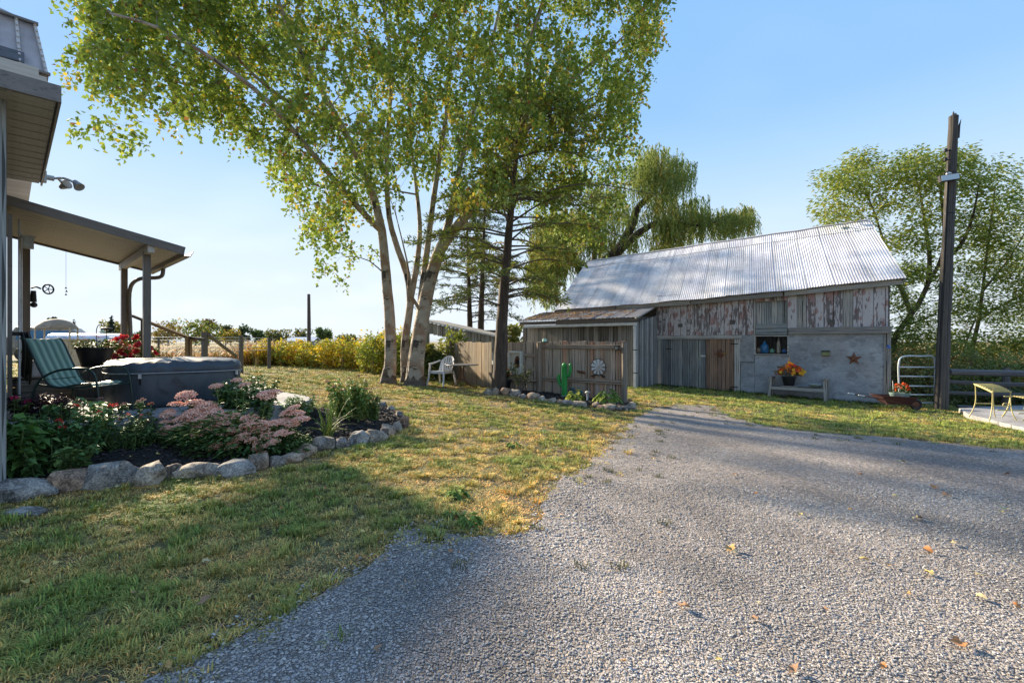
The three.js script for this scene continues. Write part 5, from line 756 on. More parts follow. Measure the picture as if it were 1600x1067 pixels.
// ---------------------------------------------------------------- patio: tub, chair, pots
const lathe = (pts, seg = 20) => flat(new THREE.LatheGeometry(pts.map(([a, b]) => new THREE.Vector2(a, b)), seg));
const ball = (r, x, y, z, s = 8) => flat(new THREE.SphereGeometry(r, s, Math.max(4, s - 2)).translate(x, y, z));
const cyl = (r0, r1, h, x, y, z, s = 14) => flat(new THREE.CylinderGeometry(r0, r1, h, s).translate(x, y, z));
{
  const c = at(272, 533, 7.75), o = thing('hot_tub', 'dark blue grey inflatable hot tub with a crumpled cover on the patio', 'hot tub', [c.x, PATIO_Y, c.z], .72);
  const vin = std({ map: rep(wearMap, .8), color: lin(.06, .078, .095), roughness: .45 }), vinTop = std({ map: rep(wearMap, .8), color: lin(.06, .08, .10), roughness: .45 });
  const sup = (a, R0, n = 3.6) => { const c2 = Math.cos(a), s2 = Math.sin(a), k = R0 / Math.pow(Math.abs(c2) ** n + Math.abs(s2) ** n, 1 / n); return [c2 * k, s2 * k]; };
  const shell = (prof, seg, rib, wob, name, mat) => { const P = [], U = [], I = []; prof.forEach(([r, y], j) => { for (let k = 0; k <= seg; k++) { const a = k / seg * 6.28319, ka = (k % seg) / seg * 6.28319, [x, z] = sup(ka, r * (1 + rib * Math.pow(Math.abs(Math.sin(ka * 13)), .6) * (y > .04 && y < .52 ? 1 : 0))), w = wob ? wob * fb2(x * 4 + 5, z * 4 + y * 7, 3) : 0; P.push(x * (1 + w * .4), y + w * (r < .1 ? .2 : 1), z * (1 + w * .4)); U.push(a * .9, y + r); } }); for (let j = 0; j < prof.length - 1; j++) for (let k = 0; k < seg; k++) { const a = j * (seg + 1) + k, b = a + seg + 1; I.push(a, b, a + 1, b, b + 1, a + 1); } const g = new THREE.BufferGeometry(); g.setAttribute('position', new THREE.Float32BufferAttribute(P, 3)); g.setAttribute('uv', new THREE.Float32BufferAttribute(U, 2)); g.setIndex(I); g.computeVertexNormals(); return part(o, name, g, mat); };
  shell([[.80, 0], [.845, .03], [.855, .1], [.86, .25], [.86, .4], [.85, .53], [.82, .57], [.3, .58], [0, .58]], 208, .012, 0, 'wall', vin);
  const cov = shell([[.872, .49], [.878, .52], [.88, .56], [.865, .615], [.82, .65], [.72, .665], [.5, .68], [.25, .69], [0, .69]], 160, 0, .034, 'cover', vinTop);
  part(cov, 'cover_seam', tube(Array.from({ length: 65 }, (_, k) => { const [x, z] = sup(k / 64 * 6.28319, .885); return V(x, .50, z); }), .008, 5, false), std({ color: lin(.30, .32, .33), roughness: .6 }));
  for (const a of [.785, 2.1, -.6, .25]) { const [x, z] = sup(a, .885); part(o, 'buckle', boxAt(.035, .06, .02, 0, 0, 0).rotateY(Math.PI / 2 - a).translate(x, .46, z), white); part(o, 'strap', boxAt(.02, .16, .008, 0, 0, 0).rotateY(Math.PI / 2 - a).translate(x * .99, .42, z * .99), blackPlastic); }
}
{ // green sling chair with bent tube arms
  const p = gp(130, 640); const q = at(128, 648, 6.35); const o = thing('sling_chair', 'green striped sling patio chair with dark tube frame', 'chair', [q.x, PATIO_Y, q.z], .12);
  const W = .27, prof = [[-.50, .99], [-.47, .985], [-.435, .94], [-.36, .76], [-.28, .58], [-.20, .43], [-.13, .385], [-.04, .375], [.10, .40], [.22, .415], [.285, .41], [.30, .39]], c = curve(prof.map(([x, y]) => V(x, y, 0)), 40);
  const slingTex = texture(512, 64, (u, v) => { const s = .5 + .5 * Math.sin(u * 6.283 * 5), w = vn(1, u * 256, v * 64, 256, 64) * .1, f = vn(2, u * 128, v * 8, 128, 8) * .12; return mixc([.27, .40, .36], [.56, .66, .60], clamp(s * .85 + w + f, 0, 1)); }), sm = std({ map: slingTex, roughness: .75, side: THREE.DoubleSide });
  const P = [], U = [], I = [], nz = 24; c.forEach((q, i) => { for (let k = 0; k <= nz; k++) { const f = k / nz; P.push(q.x, q.y - .008 * Math.sin(Math.PI * f) + .004 * Math.sin(f * 31.4), lerp(-W, W, f)); U.push(f, i * .02); } }); for (let i = 0; i < c.length - 1; i++) for (let k = 0; k < nz; k++) { const a = i * (nz + 1) + k, b = a + nz + 1; I.push(a, a + 1, b, b, a + 1, b + 1); }
  const g = new THREE.BufferGeometry(); g.setAttribute('position', new THREE.Float32BufferAttribute(P, 3)); g.setAttribute('uv', new THREE.Float32BufferAttribute(U, 2)); g.setIndex(I); g.computeVertexNormals(); part(o, 'sling', g, sm, 'green striped mesh sling');
  for (const s of [-1, 1]) { part(o, 'side_rail', tube(c.map((v) => V(v.x, v.y, s * (W + .012))), .014, 8), greenFrame); part(o, 'arm', pipe([V(-.33, .0, s * (W + .05)), V(-.35, .2, s * (W + .05)), V(-.27, .46, s * (W + .045)), V(-.10, .575, s * (W + .045)), V(.12, .61, s * (W + .045)), V(.28, .60, s * (W + .045)), V(.355, .53, s * (W + .045)), V(.39, .35, s * (W + .045)), V(.42, .0, s * (W + .045))], .014, 40, 8), greenFrame); part(o, 'stretcher', pipe([V(-.30, .42, s * (W + .045)), V(.0, .37, s * (W + .03)), V(.385, .38, s * (W + .045))], .012, 12, 7), greenFrame); }
  part(o, 'cross_bar', tube([V(.385, .38, -W - .045), V(.385, .38, W + .045)], .012, 7), greenFrame); part(o, 'cross_bar', tube([V(-.24, .47, -W - .045), V(-.24, .47, W + .045)], .012, 7), greenFrame);
}
{ // low timber wall with planters along the back of the patio
  const a = at(20, 600, 7.3), b = at(160, 600, 8.6), d = b.clone().sub(a).setY(0), turn = Math.atan2(-d.z, d.x), L = d.length(), o = thing('timber_planter_wall', 'low weathered timber wall behind the green chair', 'wall', [a.x, PATIO_Y, a.z], turn);
  for (let k = 0; k < 3; k++) part(o, 'timber', board(L, .125, .14, L / 2, .065 + k * .128, rr(-.01, .01), 0, .004), [wood(.27, .235, .18), wood(.22, .19, .15), wood(.30, .26, .21)][k]); part(o, 'cap_board', board(L + .05, .03, .2, L / 2, .40, 0, 0, .003), wood(.33, .28, .23));
  const top = PATIO_Y + .415;
  const place = (px, zoff = 0) => { const t = clamp((px - 20) / 140, 0, 1.1); return a.clone().addScaledVector(d, t).setY(top); };
  // grassy plant in a pale pot
  const p1 = place(45), pot = thing('spider_plant', 'arching grassy plant in a pale square pot near the house', 'potted plant', p1.toArray()); part(pot, 'pot', boxAt(.19, .22, .19, 0, .11, 0), paint(.50, .48, .45, .7)); part(pot, 'pot_rim', boxAt(.22, .03, .22, 0, .225, 0), paint(.50, .48, .45, .7));
  const r = seeded(601), lv = new Leaves(); for (let k = 0; k < 130; k++) { const az = r() * 6.28, L2 = rr(.22, .42, r), c2 = vary(mixc([.16, .22, .05], [.38, .38, .16], r()), .2, r); let p = V(0, .24, 0), dir = V(Math.cos(az) * .4, 1, Math.sin(az) * .4).normalize(); for (let s = 0; s < 4; s++) { const nx = p.clone().addScaledVector(dir, L2 / 4); lv.add(p.clone(), dir.clone(), V(-Math.cos(az), .4, -Math.sin(az)), L2 / 3.2, .022 - s * .003, c2, .2, 0); p = nx; dir.add(V(Math.cos(az) * .28, -.36, Math.sin(az) * .28)).normalize(); } } stuffPart(pot, 'foliage', lv.build(), waxy);
  // black planter with mixed flowers
  const p2 = at(147, 571, 7.9), pl = thing('planter', 'black tapered plastic planter of mixed flowers by the tub', 'planter', p2.toArray()); part(pl, 'pot', lathe([[0, 0], [.17, 0], [.235, .27], [.255, .27], [.258, .30], [.235, .30], [.225, .26], [0, .25]], 24), blackPlastic); part(pl, 'soil', cyl(.22, .22, .01, 0, .262, 0), soilDark);
  part(pl, 'stand', boxAt(.34, .5, .34, 0, -.25, 0), wood(.2, .17, .14));
  const l2 = new Leaves(); for (let k = 0; k < 420; k++) { const a2 = r() * 6.28, q = Math.sqrt(r()) * .27, y = .27 + rr(0, .16, r) * (1 - q); l2.add(V(Math.cos(a2) * q, y, Math.sin(a2) * q), V(Math.cos(a2), rr(-.3, .8, r), Math.sin(a2)).normalize(), V(rr(-.4, .4, r), 1, rr(-.4, .4, r)).normalize(), rr(.04, .07, r), rr(.025, .04, r), vary(r() < .25 ? [.35, .36, .08] : [.09, .16, .035], .25, r), .2, .1); } stuffPart(pl, 'foliage', l2.build(), waxy);
  for (let k = 0; k < 9; k++) { const f = new Leaves(), a2 = r() * 6.28, q = rr(.05, .2, r), h = V(Math.cos(a2) * q, .40 + rr(0, .09, r), Math.sin(a2) * q); for (let m = 0; m < 9; m++) { const b2 = m / 9 * 6.28; f.add(h, V(Math.cos(b2), .35, Math.sin(b2)).normalize(), V(0, 1, 0), .04, .022, [.75, .30, .10], .1, .1); } part(pl, 'flower', f.build(), petalMat); }
  const orn = thing('garden_ornament', 'dark disc on a thin stake with a curled hook above the black planter', 'ornament', p2.clone().add(V(.05, .25, -.1)).toArray()); part(orn, 'stake', pipe([V(.06, 0, 0), V(.06, .34, 0)], .006, 0), ironBlack); part(orn, 'disc', lathe([[0, .0], [.075, .012], [.082, .03], [.06, .042], [0, .045]], 16).translate(.06, .33, 0), paint(.03, .05, .06, .4)); part(orn, 'hook', pipe([V(-.1, 0, 0), V(-.1, .36, 0), V(-.06, .42, 0), V(-.01, .40, 0), V(0, .34, 0)], .006, 16, 6), ironBlack); part(orn, 'glass_bulb', lathe([[0, -.04], [.035, -.02], [.04, .02], [.02, .05], [0, .055]], 12).translate(0, .29, 0), new THREE.MeshPhysicalMaterial({ color: 0xd8eaf2, transmission: .8, roughness: .1, thickness: 0 }));
  // red begonias behind the tub
  const p3 = at(205, 556, 8.6), rb = thing('flower_basket', 'overflowing basket of red and pink flowers behind the tub', 'potted plant', p3.toArray()); part(rb, 'basket', lathe([[0, -.28], [.16, -.28], [.24, 0], [.22, 0], [0, -.03]], 18), wood(.16, .12, .09)); part(rb, 'stand', boxAt(.4, .4, .4, 0, -.48, 0), wood(.2, .17, .14));
  const l3 = new Leaves(); for (let k = 0; k < 900; k++) { const d2 = rdir(r), q = Math.cbrt(r()), p = V(d2.x * q * .42, Math.abs(d2.y) * q * .34 - .03, d2.z * q * .36); l3.add(p, V(d2.x, rr(-.8, .5, r), d2.z).normalize(), V(rr(-.5, .5, r), 1, rr(-.2, .8, r)).normalize(), rr(.05, .09, r), rr(.03, .05, r), vary(r() < .3 ? [.30, .27, .05] : r() < .12 ? [.45, .18, .06] : [.10, .17, .035], .25, r), .2, .15); } stuffPart(rb, 'foliage', l3.build(), waxy);
  for (let k = 0; k < 34; k++) { const f = new Leaves(), d2 = rdir(r), p = V(d2.x * .42, Math.abs(d2.y) * .36, Math.abs(d2.z) * .38), col = [[.70, .04, .05], [.75, .12, .10], [.80, .30, .25], [.72, .05, .14]][k % 4]; for (let m = 0; m < 12; m++) { const dd = rdir(r).add(d2).normalize(); f.add(p, dd, rdir(r), rr(.05, .08, r), .055, vary(col, .2, r), .2, .1); } part(rb, 'flower', f.build(), petalMat); }
}
{ // coiled hose hanging at the house corner
  const o = thing('garden_hose', 'black hose hanging in loops at the house corner', 'hose', HL(.10, 0, -9.05).toArray(), HOUSE_A), r = seeded(611);
  part(o, 'hook', boxAt(.1, .05, .08, .0, 1.6, 0), ironBlack); for (let k = 0; k < 7; k++) { const L = rr(.5, .72, r), w = rr(.05, .10, r), z = rr(-.06, .06, r), x = .03 + k * .012; part(o, 'loop', pipe([V(x, 1.62, z), V(x + .02, 1.5, z - w), V(x + .02, 1.62 - L * .7, z - w), V(x + .01, 1.62 - L, z), V(x + .02, 1.62 - L * .7, z + w), V(x + .02, 1.5, z + w), V(x, 1.62, z)], .014, 30, 6), blackPlastic); }
}
{ // wooden handrail of the steps behind the tub
  const D = 10.5, P = (x, y, d = D) => at(x, y, d), o = thing('handrail', 'sloping brown wooden handrail with post behind the tub', 'handrail'), hw = wood(.36, .22, .09), dk = wood(.12, .095, .07); const g = groundY(P(294, 560).x, -D);
  const bar = (a, b, h, m, n) => { const d = b.clone().sub(a), gg = grain(new THREE.BoxGeometry(d.length(), h, .06), 0); gg.rotateZ(Math.asin(d.y / d.length())); gg.rotateY(Math.atan2(-d.z, d.x)); gg.translate((a.x + b.x) / 2, (a.y + b.y) / 2, (a.z + b.z) / 2); part(o, n, gg, m); };
  bar(P(206, 493), P(226, 501), .05, dk, 'rail'); bar(P(234, 504), P(306, 532), .06, hw, 'rail'); bar(P(288, 526), P(318, 530), .05, dk, 'rail'); const pt = P(294, 525); part(o, 'post', board(.095, pt.y - g, .095, pt.x, (pt.y + g) / 2, pt.z, 1), hw); const p2 = P(222, 500); part(o, 'post', board(.05, p2.y - .5, .05, p2.x, (p2.y + .5) / 2, p2.z, 1), dk);
}
{ // wire fence of the field
  const o = thing('wire_fence', 'post and wire fence crossing the field behind the tub', 'fence'), D = 14, P = (x, y, d = D) => at(x, y, d), gy = (x, d) => { const p = at(x, 533, d); return groundY(p.x, p.z); };
  for (const [x, y, d, rr0] of [[319, 518, 14, .085], [376, 523, 16, .07], [247, 527, 14, .03], [420, 527, 18.2, .06]]) { const t = P(x, y, d); part(o, 'post', tube([V(t.x, gy(x, d) - .1, t.z), t], [rr0 * 1.05, rr0], 9, true, .08), postWood[1]); }
  const a = P(325, 523), b = P(368, 556, 15.6); part(o, 'brace', tube([a, b], .05, 8, true, .06), postWood[0], 'diagonal brace pole');
  for (const y of [526.5, 531, 537, 543, 549]) part(o, 'wire', tube([P(170, y, 14), P(319, y, 14), P(376, y - .6 * (y - 533) * .12, 16), P(420, y - (y - 533) * .2, 18.2)], .008, 4), galvTube);
  for (let k = 0; k < 12; k++) { const x = 240 + k * 7; part(o, 'wire_stay', tube([P(x, 526, 14), P(x, 552, 14)], .004, 4), galvTube); }
}
{ // far things in the field
  const D = 34, p = at(482, 533, D), g = groundY(p.x, p.z), t = at(482, 459, D), q = at(482, 459, D); solo('far_pole', 'thin weathered pole standing alone in the far field', 'pole', tube([V(p.x, g - .2, p.z), V(p.x + .02, (g + t.y) / 2, p.z), t], [.14, .12, .10], 10, true, .05), poleWood);
  const f = at(475, 530, 90), o = thing('far_building', 'long low building with a white roof far across the field', 'building', [f.x, groundY(f.x, f.z), f.z]); part(o, 'wall', boxAt(4.6, 1.5, 3, 0, .75, 0), paint(.35, .37, .40, .7)); part(o, 'roof', [boxAt(5, .12, 2.1, 0, 1.85, .95, .35), boxAt(5, .12, 2.1, 0, 1.85, -.95, -.35)], whiteMetal);
  // parked vehicles and a canopy seen past the patio
  const v = at(96, 533, 25), car = thing('parked_suv', 'parked vehicle with a blue tinted rear window beyond the patio', 'car', [v.x, groundY(v.x, v.z), v.z], .5), body = paint(.34, .31, .26, .35), glass = std({ color: lin(.03, .13, .26), roughness: .08, metalness: .3 });
  const sh = new THREE.Shape([[-1.9, .35], [1.9, .35], [2.0, .75], [1.9, .95], [1.1, 1.02], [.55, 1.58], [-1.45, 1.62], [-1.85, 1.0]].map(([a, b]) => new THREE.Vector2(a, b))), bg = flat(new THREE.ExtrudeGeometry(sh, { depth: 1.6, bevelEnabled: true, bevelSize: .06, bevelThickness: .08, bevelSegments: 2 }).translate(0, 0, -.8)); part(car, 'body', bg, body);
  for (const s of [-1, 1]) { part(car, 'side_window', flat(new THREE.ExtrudeGeometry(new THREE.Shape([[-1.5, 1.03], [.85, 1.05], [.48, 1.48], [-1.35, 1.5]].map(([a, b]) => new THREE.Vector2(a, b))), { depth: .012, bevelEnabled: false }).translate(0, 0, s > 0 ? .882 : -.894)), glass); for (const x of [-1.2, 1.2]) { const w = part(car, 'wheel', cyl(.33, .33, .2, 0, 0, 0, 18).rotateX(1.5708).translate(x, .33, s * .8), blackPlastic); part(w, 'rim', cyl(.19, .19, .21, 0, 0, 0, 14).rotateX(1.5708).translate(x, .33, s * .805), galvTube); } }
  part(car, 'rear_window', boxAt(.02, .5, 1.4, -1.70, 1.3, 0, 0, 0, -.52), glass); part(car, 'windscreen', boxAt(.02, .66, 1.45, .86, 1.31, 0, 0, 0, .78), glass); for (const s of [-1, 1]) part(car, 'headlight', boxAt(.05, .14, .3, 1.98, .78, s * .6), white);
  const u = at(88, 533, 14), can = thing('canopy', 'tan domed canopy standing beyond the patio plants', 'canopy', [u.x, groundY(u.x, u.z), u.z], .4), g0 = 1.40; const dome = lathe([[0, .36], [.3, .33], [.6, .24], [.85, .08], [.95, -.03], [.93, -.03], [0, .3]], 20); dome.scale(.52, .75, .45).translate(0, g0, 0); part(can, 'canopy_top', dome, paint(.42, .33, .23, .8)); for (const [x, z] of [[-.4, -.28], [.4, -.28], [-.4, .28], [.4, .28]]) part(can, 'leg', tube([V(x, 0, z), V(x * .95, g0, z * .95)], .02, 6), taupe);
  const w = at(140, 533, 24), tr = thing('utility_trailer', 'pale low trailer parked in the field beyond the planter', 'trailer', [w.x, groundY(w.x, w.z), w.z], .3); part(tr, 'bed', boxAt(3.0, .55, 1.5, 0, .75, 0), paint(.55, .55, .56, .5)); part(tr, 'cover', flat(new THREE.CylinderGeometry(.75, .75, 2.9, 16, 1, false, 0, Math.PI).rotateZ(Math.PI / 2).scale(1, .45, 1).translate(0, 1.02, 0)), whiteMetal); for (const s of [-1, 1]) part(tr, 'wheel', cyl(.3, .3, .16, 0, 0, 0, 16).rotateX(1.5708).translate(.2, .3, s * .8), blackPlastic); part(tr, 'tongue', tube([V(1.5, .55, 0), V(2.6, .45, 0)], .04, 6), ironBlack);
  const cp = at(112, 555, 12), cb = thing('storage_cabinet', 'cream coloured cabinet standing behind the green chair', 'cabinet', [cp.x, groundY(cp.x, cp.z), cp.z], .5); const ht = at(112, 531, 12).y - cb.position.y; part(cb, 'carcass', boxAt(.7, ht, .5, 0, ht / 2, 0), paint(.62, .56, .42, .6)); for (const s of [-1, 1]) { const d = part(cb, 'door', boxAt(.33, ht - .12, .02, s * .172, ht / 2, .262), paint(.66, .60, .46, .6)); part(d, 'handle', boxAt(.015, .1, .02, s * .04, ht * .55, .28), ironBlack); } part(cb, 'top_board', boxAt(.76, .03, .56, 0, ht + .015, 0), paint(.62, .56, .42, .6));
}
// ---------------------------------------------------------------- by the fence
{
  const d0 = gp(690, 602), s = (-d0.z) / FOC, o = thing('plastic_chair', 'white moulded plastic armchair beside the round metal table', 'chair', d0.toArray(), -.55);
  // broad curved back with slots, flat seat, four splayed legs
  const W = .27; const backP = (u, v) => { const a = lerp(-1.05, 1.05, u), h = lerp(.42, .86 - .16 * Math.abs(u - .5) ** 2 * 4, v); return V(Math.sin(a) * .28, h, -.20 - Math.cos(a) * .05 - v * .11 + .07 * (Math.abs(a) / 1.05) ** 2); };
  const P = [], I = [], nu = 21, nv = 8; const idx = (i, j) => j * (nu + 1) + i; for (let j = 0; j <= nv; j++) for (let i = 0; i <= nu; i++) P.push(...backP(i / nu, j / nv).toArray()); for (let j = 0; j < nv; j++) for (let i = 0; i < nu; i++) { if (i % 3 === 2 && i > 3 && i < nu - 4 && j > 0 && j < nv - 1) continue; I.push(idx(i, j), idx(i + 1, j), idx(i, j + 1), idx(i, j + 1), idx(i + 1, j), idx(i + 1, j + 1)); } const g = new THREE.BufferGeometry(); g.setAttribute('position', new THREE.Float32BufferAttribute(P, 3)); g.setIndex(I); g.computeVertexNormals(); const wp = whitePlastic.clone(); wp.side = THREE.DoubleSide; part(o, 'backrest', [flat(g), flat(g.clone().translate(0, 0, -.012))], wp); part(o, 'seat', boxAt(.50, .03, .46, 0, .41, .02, -.05), whitePlastic); part(o, 'apron', [boxAt(.5, .05, .02, 0, .385, .25), boxAt(.02, .05, .46, .25, .385, .02), boxAt(.02, .05, .46, -.25, .385, .02)], whitePlastic);
  for (const x of [-1, 1]) { part(o, 'arm', [tube(curve([V(x * .25, .72, -.24), V(x * .30, .67, -.12), V(x * .31, .64, .05), V(x * .30, .63, .2)], 10), .022, 7)], whitePlastic); for (const z of [-1, 1]) part(o, 'leg', tube([V(x * .25, z > 0 ? .64 : .42, z * .21), V(x * .27, .3, z * .24), V(x * .30, 0, z * .29)], [.024, .03, .024], 6), whitePlastic); }
}
{
  const c = gp(722, 604), o = thing('folding_table', 'small metal table with thin round top before the sunlit fence', 'table', c.toArray()); const h = .62, k = (at(742, 569, -c.z).x - at(695, 569, -c.z).x) / 2;
  part(o, 'table_top', [lathe([[0, 0], [.46, 0], [.48, -.015], [.47, -.03], [.44, -.02], [0, -.018]], 32).translate(0, h + .03, 0)], paint(.12, .12, .11, .5)); for (let q = 0; q < 4; q++) { const a = q * 1.571 + .5; part(o, 'leg', pipe([V(Math.cos(a) * .07, h, Math.sin(a) * .07), V(Math.cos(a) * .05, h * .55, Math.sin(a) * .05), V(Math.cos(a) * .16, h * .25, Math.sin(a) * .16), V(Math.cos(a) * .44, 0, Math.sin(a) * .44)], .013, 14, 6), rust); } part(o, 'ring', flat(new THREE.TorusGeometry(.11, .01, 6, 18).rotateX(1.57).translate(0, h * .34, 0)), rust);
}
{ // ornaments on and before the right-hand fence run; local x along the boards, z out of them
  const fT = Bp(FL, FR), fo = plane(V(FL.x, 0, FL.z), fT.t, fT.n);
  function Bp(A, B) { const t = B.clone().sub(A).setY(0).normalize(); return { t, n: V(-t.z, 0, t.x).multiplyScalar(1) }; }
  const out = fT.n, W = (px, py, Z) => { const [x, y] = fo(px, py, Z * Math.sign(out.z)); return V(FL.x, 0, FL.z).addScaledVector(fT.t, x).addScaledVector(out, Z * Math.sign(out.z)).setY(y); }, tn = runR.turn;
  // cactus
  const c = W(882, 617, .38), cy = groundY(c.x, c.z), ca = thing('cactus_ornament', 'bright green metal cactus with two arms standing in the fence bed', 'ornament', [c.x, cy, c.z], tn); const hC = W(882, 568, .38).y - cy;
  const fl = (pts, r) => { const q = curve(pts, 16); const g = tube(q, q.map((_, i) => i === 0 || i > 14 ? r * .8 : r), 12, true); return g; };
  part(ca, 'stem', [fl([V(0, 0, 0), V(0, hC * .5, 0), V(0, hC - .03, 0)], .072), ball(.06, 0, hC - .03, 0, 10)], cactusGreen); part(ca, 'arm', [fl([V(.05, hC * .62, 0), V(.13, hC * .66, 0), V(.17, hC * .8, 0), V(.175, hC * .97, 0)], .042), ball(.036, .175, hC * .98, 0)], cactusGreen); part(ca, 'arm', [fl([V(-.05, hC * .34, 0), V(-.13, hC * .38, 0), V(-.17, hC * .5, 0), V(-.175, hC * .64, 0)], .042), ball(.036, -.175, hC * .65, 0)], cactusGreen); for (let k = 0; k < 6; k++) { const a = k / 6 * 6.28; part(ca, 'rib', tube([V(Math.cos(a) * .07, .03, Math.sin(a) * .07), V(Math.cos(a) * .07, hC - .05, Math.sin(a) * .07)], .012, 5), cactusGreen); } part(ca, 'base_stone', lump(.14, .04, .1, 640, 2, .12).translate(.02, .02, .02), stones[0]);
  // windmill wheel
  const wm = W(935, 573, .06), wh = thing('windmill_wheel', 'round white bladed windmill wheel hung on the board fence', 'ornament', wm.toArray(), tn), Rw = .175; wh.scale.setScalar(1.18); for (let k = 0; k < 10; k++) { const a = k / 10 * 6.283, s = new THREE.Shape([[-.010, .035], [.010, .035], [.036, .165], [.0, .172], [-.036, .165]].map(([x, y]) => new THREE.Vector2(x, y))), g = flat(new THREE.ExtrudeGeometry(s, { depth: .004, bevelEnabled: false }).rotateY(.25).rotateZ(a)); part(wh, 'blade', g, white); } part(wh, 'hub', cyl(.03, .03, .03, 0, 0, 0).rotateX(1.57), taupe); part(wh, 'rim', flat(new THREE.TorusGeometry(Rw, .006, 5, 30)), ironBlack); part(wh, 'scroll_base', [pipe([V(-.16, -.2, 0), V(-.06, -.17, 0), V(.06, -.17, 0), V(.16, -.2, 0)], .012, 10, 6), boxAt(.05, .03, .02, -.14, -.20, .01), boxAt(.06, .035, .02, .12, -.20, .01)], ironBlack);
  // lizard silhouette
  const lz = W(908, 580, .05), li = thing('lizard_ornament', 'small dark metal animal silhouette on the fence rail', 'ornament', lz.toArray(), tn); part(li, 'body', [tube(curve([V(-.13, .03, 0), V(-.09, .0, 0), V(0, -.01, 0), V(.10, -.02, 0), V(.14, -.05, 0)], 12), [.006, .018, .02, .024, .028, .03, .03, .03, .028, .022, .014, .008, .004], 7)], rust); for (const x of [-.05, .06]) part(li, 'leg', tube([V(x, -.02, 0), V(x + .01, -.06, .0)], .008, 5), rust);
  // wall lantern on the rail
  const ln = W(964, 543, .09), la = thing('solar_lantern', 'small black solar lantern on the top fence rail', 'lantern', ln.toArray(), tn); part(la, 'cap', boxAt(.12, .02, .1, 0, .045, 0), blackPlastic); part(la, 'cage', [boxAt(.1, .012, .08, 0, -.05, 0), boxAt(.01, .09, .01, .045, 0, .035), boxAt(.01, .09, .01, -.045, 0, .035), boxAt(.1, .09, .01, 0, 0, -.04)], blackPlastic); part(la, 'lens', boxAt(.075, .07, .05, 0, 0, 0), std({ color: lin(.35, .34, .30), roughness: .3 }));
  // glass globe lamp on the post
  const gp2 = W(851, 532, .08), gl = thing('post_cap_lamp', 'frosted pale green glass cap lamp on the middle fence post', 'lamp', gp2.toArray(), tn); part(gl, 'cap', boxAt(.13, .025, .13, 0, -.035, 0), blackPlastic); part(gl, 'glass_shade', flat(new THREE.CylinderGeometry(.05, .065, .08, 6).translate(0, .02, 0)), new THREE.MeshPhysicalMaterial({ color: 0xbfe0d8, roughness: .25, transmission: .5, thickness: 0 }));
  // mushroom light, planter, pots
  const mm = W(918, 624, .55), mu = thing('mushroom_light', 'small pale mushroom shaped garden light in the fence bed', 'garden light', [mm.x, groundY(mm.x, mm.z), mm.z]); part(mu, 'stem', cyl(.018, .024, .2, 0, .1, 0), galvTube); part(mu, 'cap', lathe([[0, .26], [.04, .25], [.062, .22], [.06, .205], [.02, .2], [0, .2]], 14), taupe); part(mu, 'collar', cyl(.035, .02, .04, 0, .16, 0), white);
  const tp = W(899, 611, .22), tq = thing('teal_planter', 'teal oval planter with two bumps beside the cactus', 'planter', [tp.x, groundY(tp.x, tp.z), tp.z], tn); part(tq, 'pot', lathe([[0, 0], [.13, 0], [.18, .08], [.17, .17], [.15, .17], [0, .14]], 18).scale(1.15, 1.1, .7), paint(.03, .15, .16, .4)); for (const x of [-.09, .09]) part(tq, 'flower', ball(.05, x, .22, 0, 8), paint(x < 0 ? .05 : .10, .12, .14, .5));
  // white box with grille hung on the short run
  const t2 = Bp(FC, FL), f2 = plane(V(FC.x, 0, FC.z), t2.t, t2.n), [bx2, by2] = f2(808, 566), bp = V(FC.x, 0, FC.z).addScaledVector(t2.t, bx2).addScaledVector(t2.n, .12 * Math.sign(t2.n.z)).setY(by2), fan = thing('box_vent', 'white framed box with a dark round opening hung on the short fence', 'box', bp.toArray(), runM.turn);
  part(fan, 'frame', [boxAt(.40, .05, .16, 0, .30, 0), boxAt(.40, .05, .16, 0, -.30, 0), boxAt(.05, .56, .16, .18, 0, 0), boxAt(.05, .56, .16, -.18, 0, 0)], paint(.80, .77, .68, .6)); part(fan, 'panel', flat((() => { const s = new THREE.Shape([[-.16, -.28], [.16, -.28], [.16, .28], [-.16, .28]].map(([x, y]) => new THREE.Vector2(x, y))), h = new THREE.Path(); h.absellipse(.05, .02, .085, .17, 0, Math.PI * 2); s.holes.push(h); return new THREE.ExtrudeGeometry(s, { depth: .02, bevelEnabled: false }); })()).translate(0, 0, -.02), paint(.72, .67, .55, .6)); part(fan, 'inside', boxAt(.32, .54, .01, 0, 0, -.06), blackPlastic); part(fan, 'wreath', flat(new THREE.TorusGeometry(.075, .025, 6, 14).scale(1, 1.5, 1).translate(.05, .02, -.03)), rust);
  // wall box on the pine post area
  const sw = gp(771, 608), so = thing('outlet_box', 'tiny white outlet box on the fence beside the pine trunk', 'outlet', at(771, 566, -F1b.z - .05).toArray(), run1.turn); part(so, 'cover_plate', boxAt(.05, .10, .03, 0, 0, .02), white); part(so, 'conduit', tube([V(0, .05, .015), V(0, .3, .015)], .01, 6), galvTube);
}
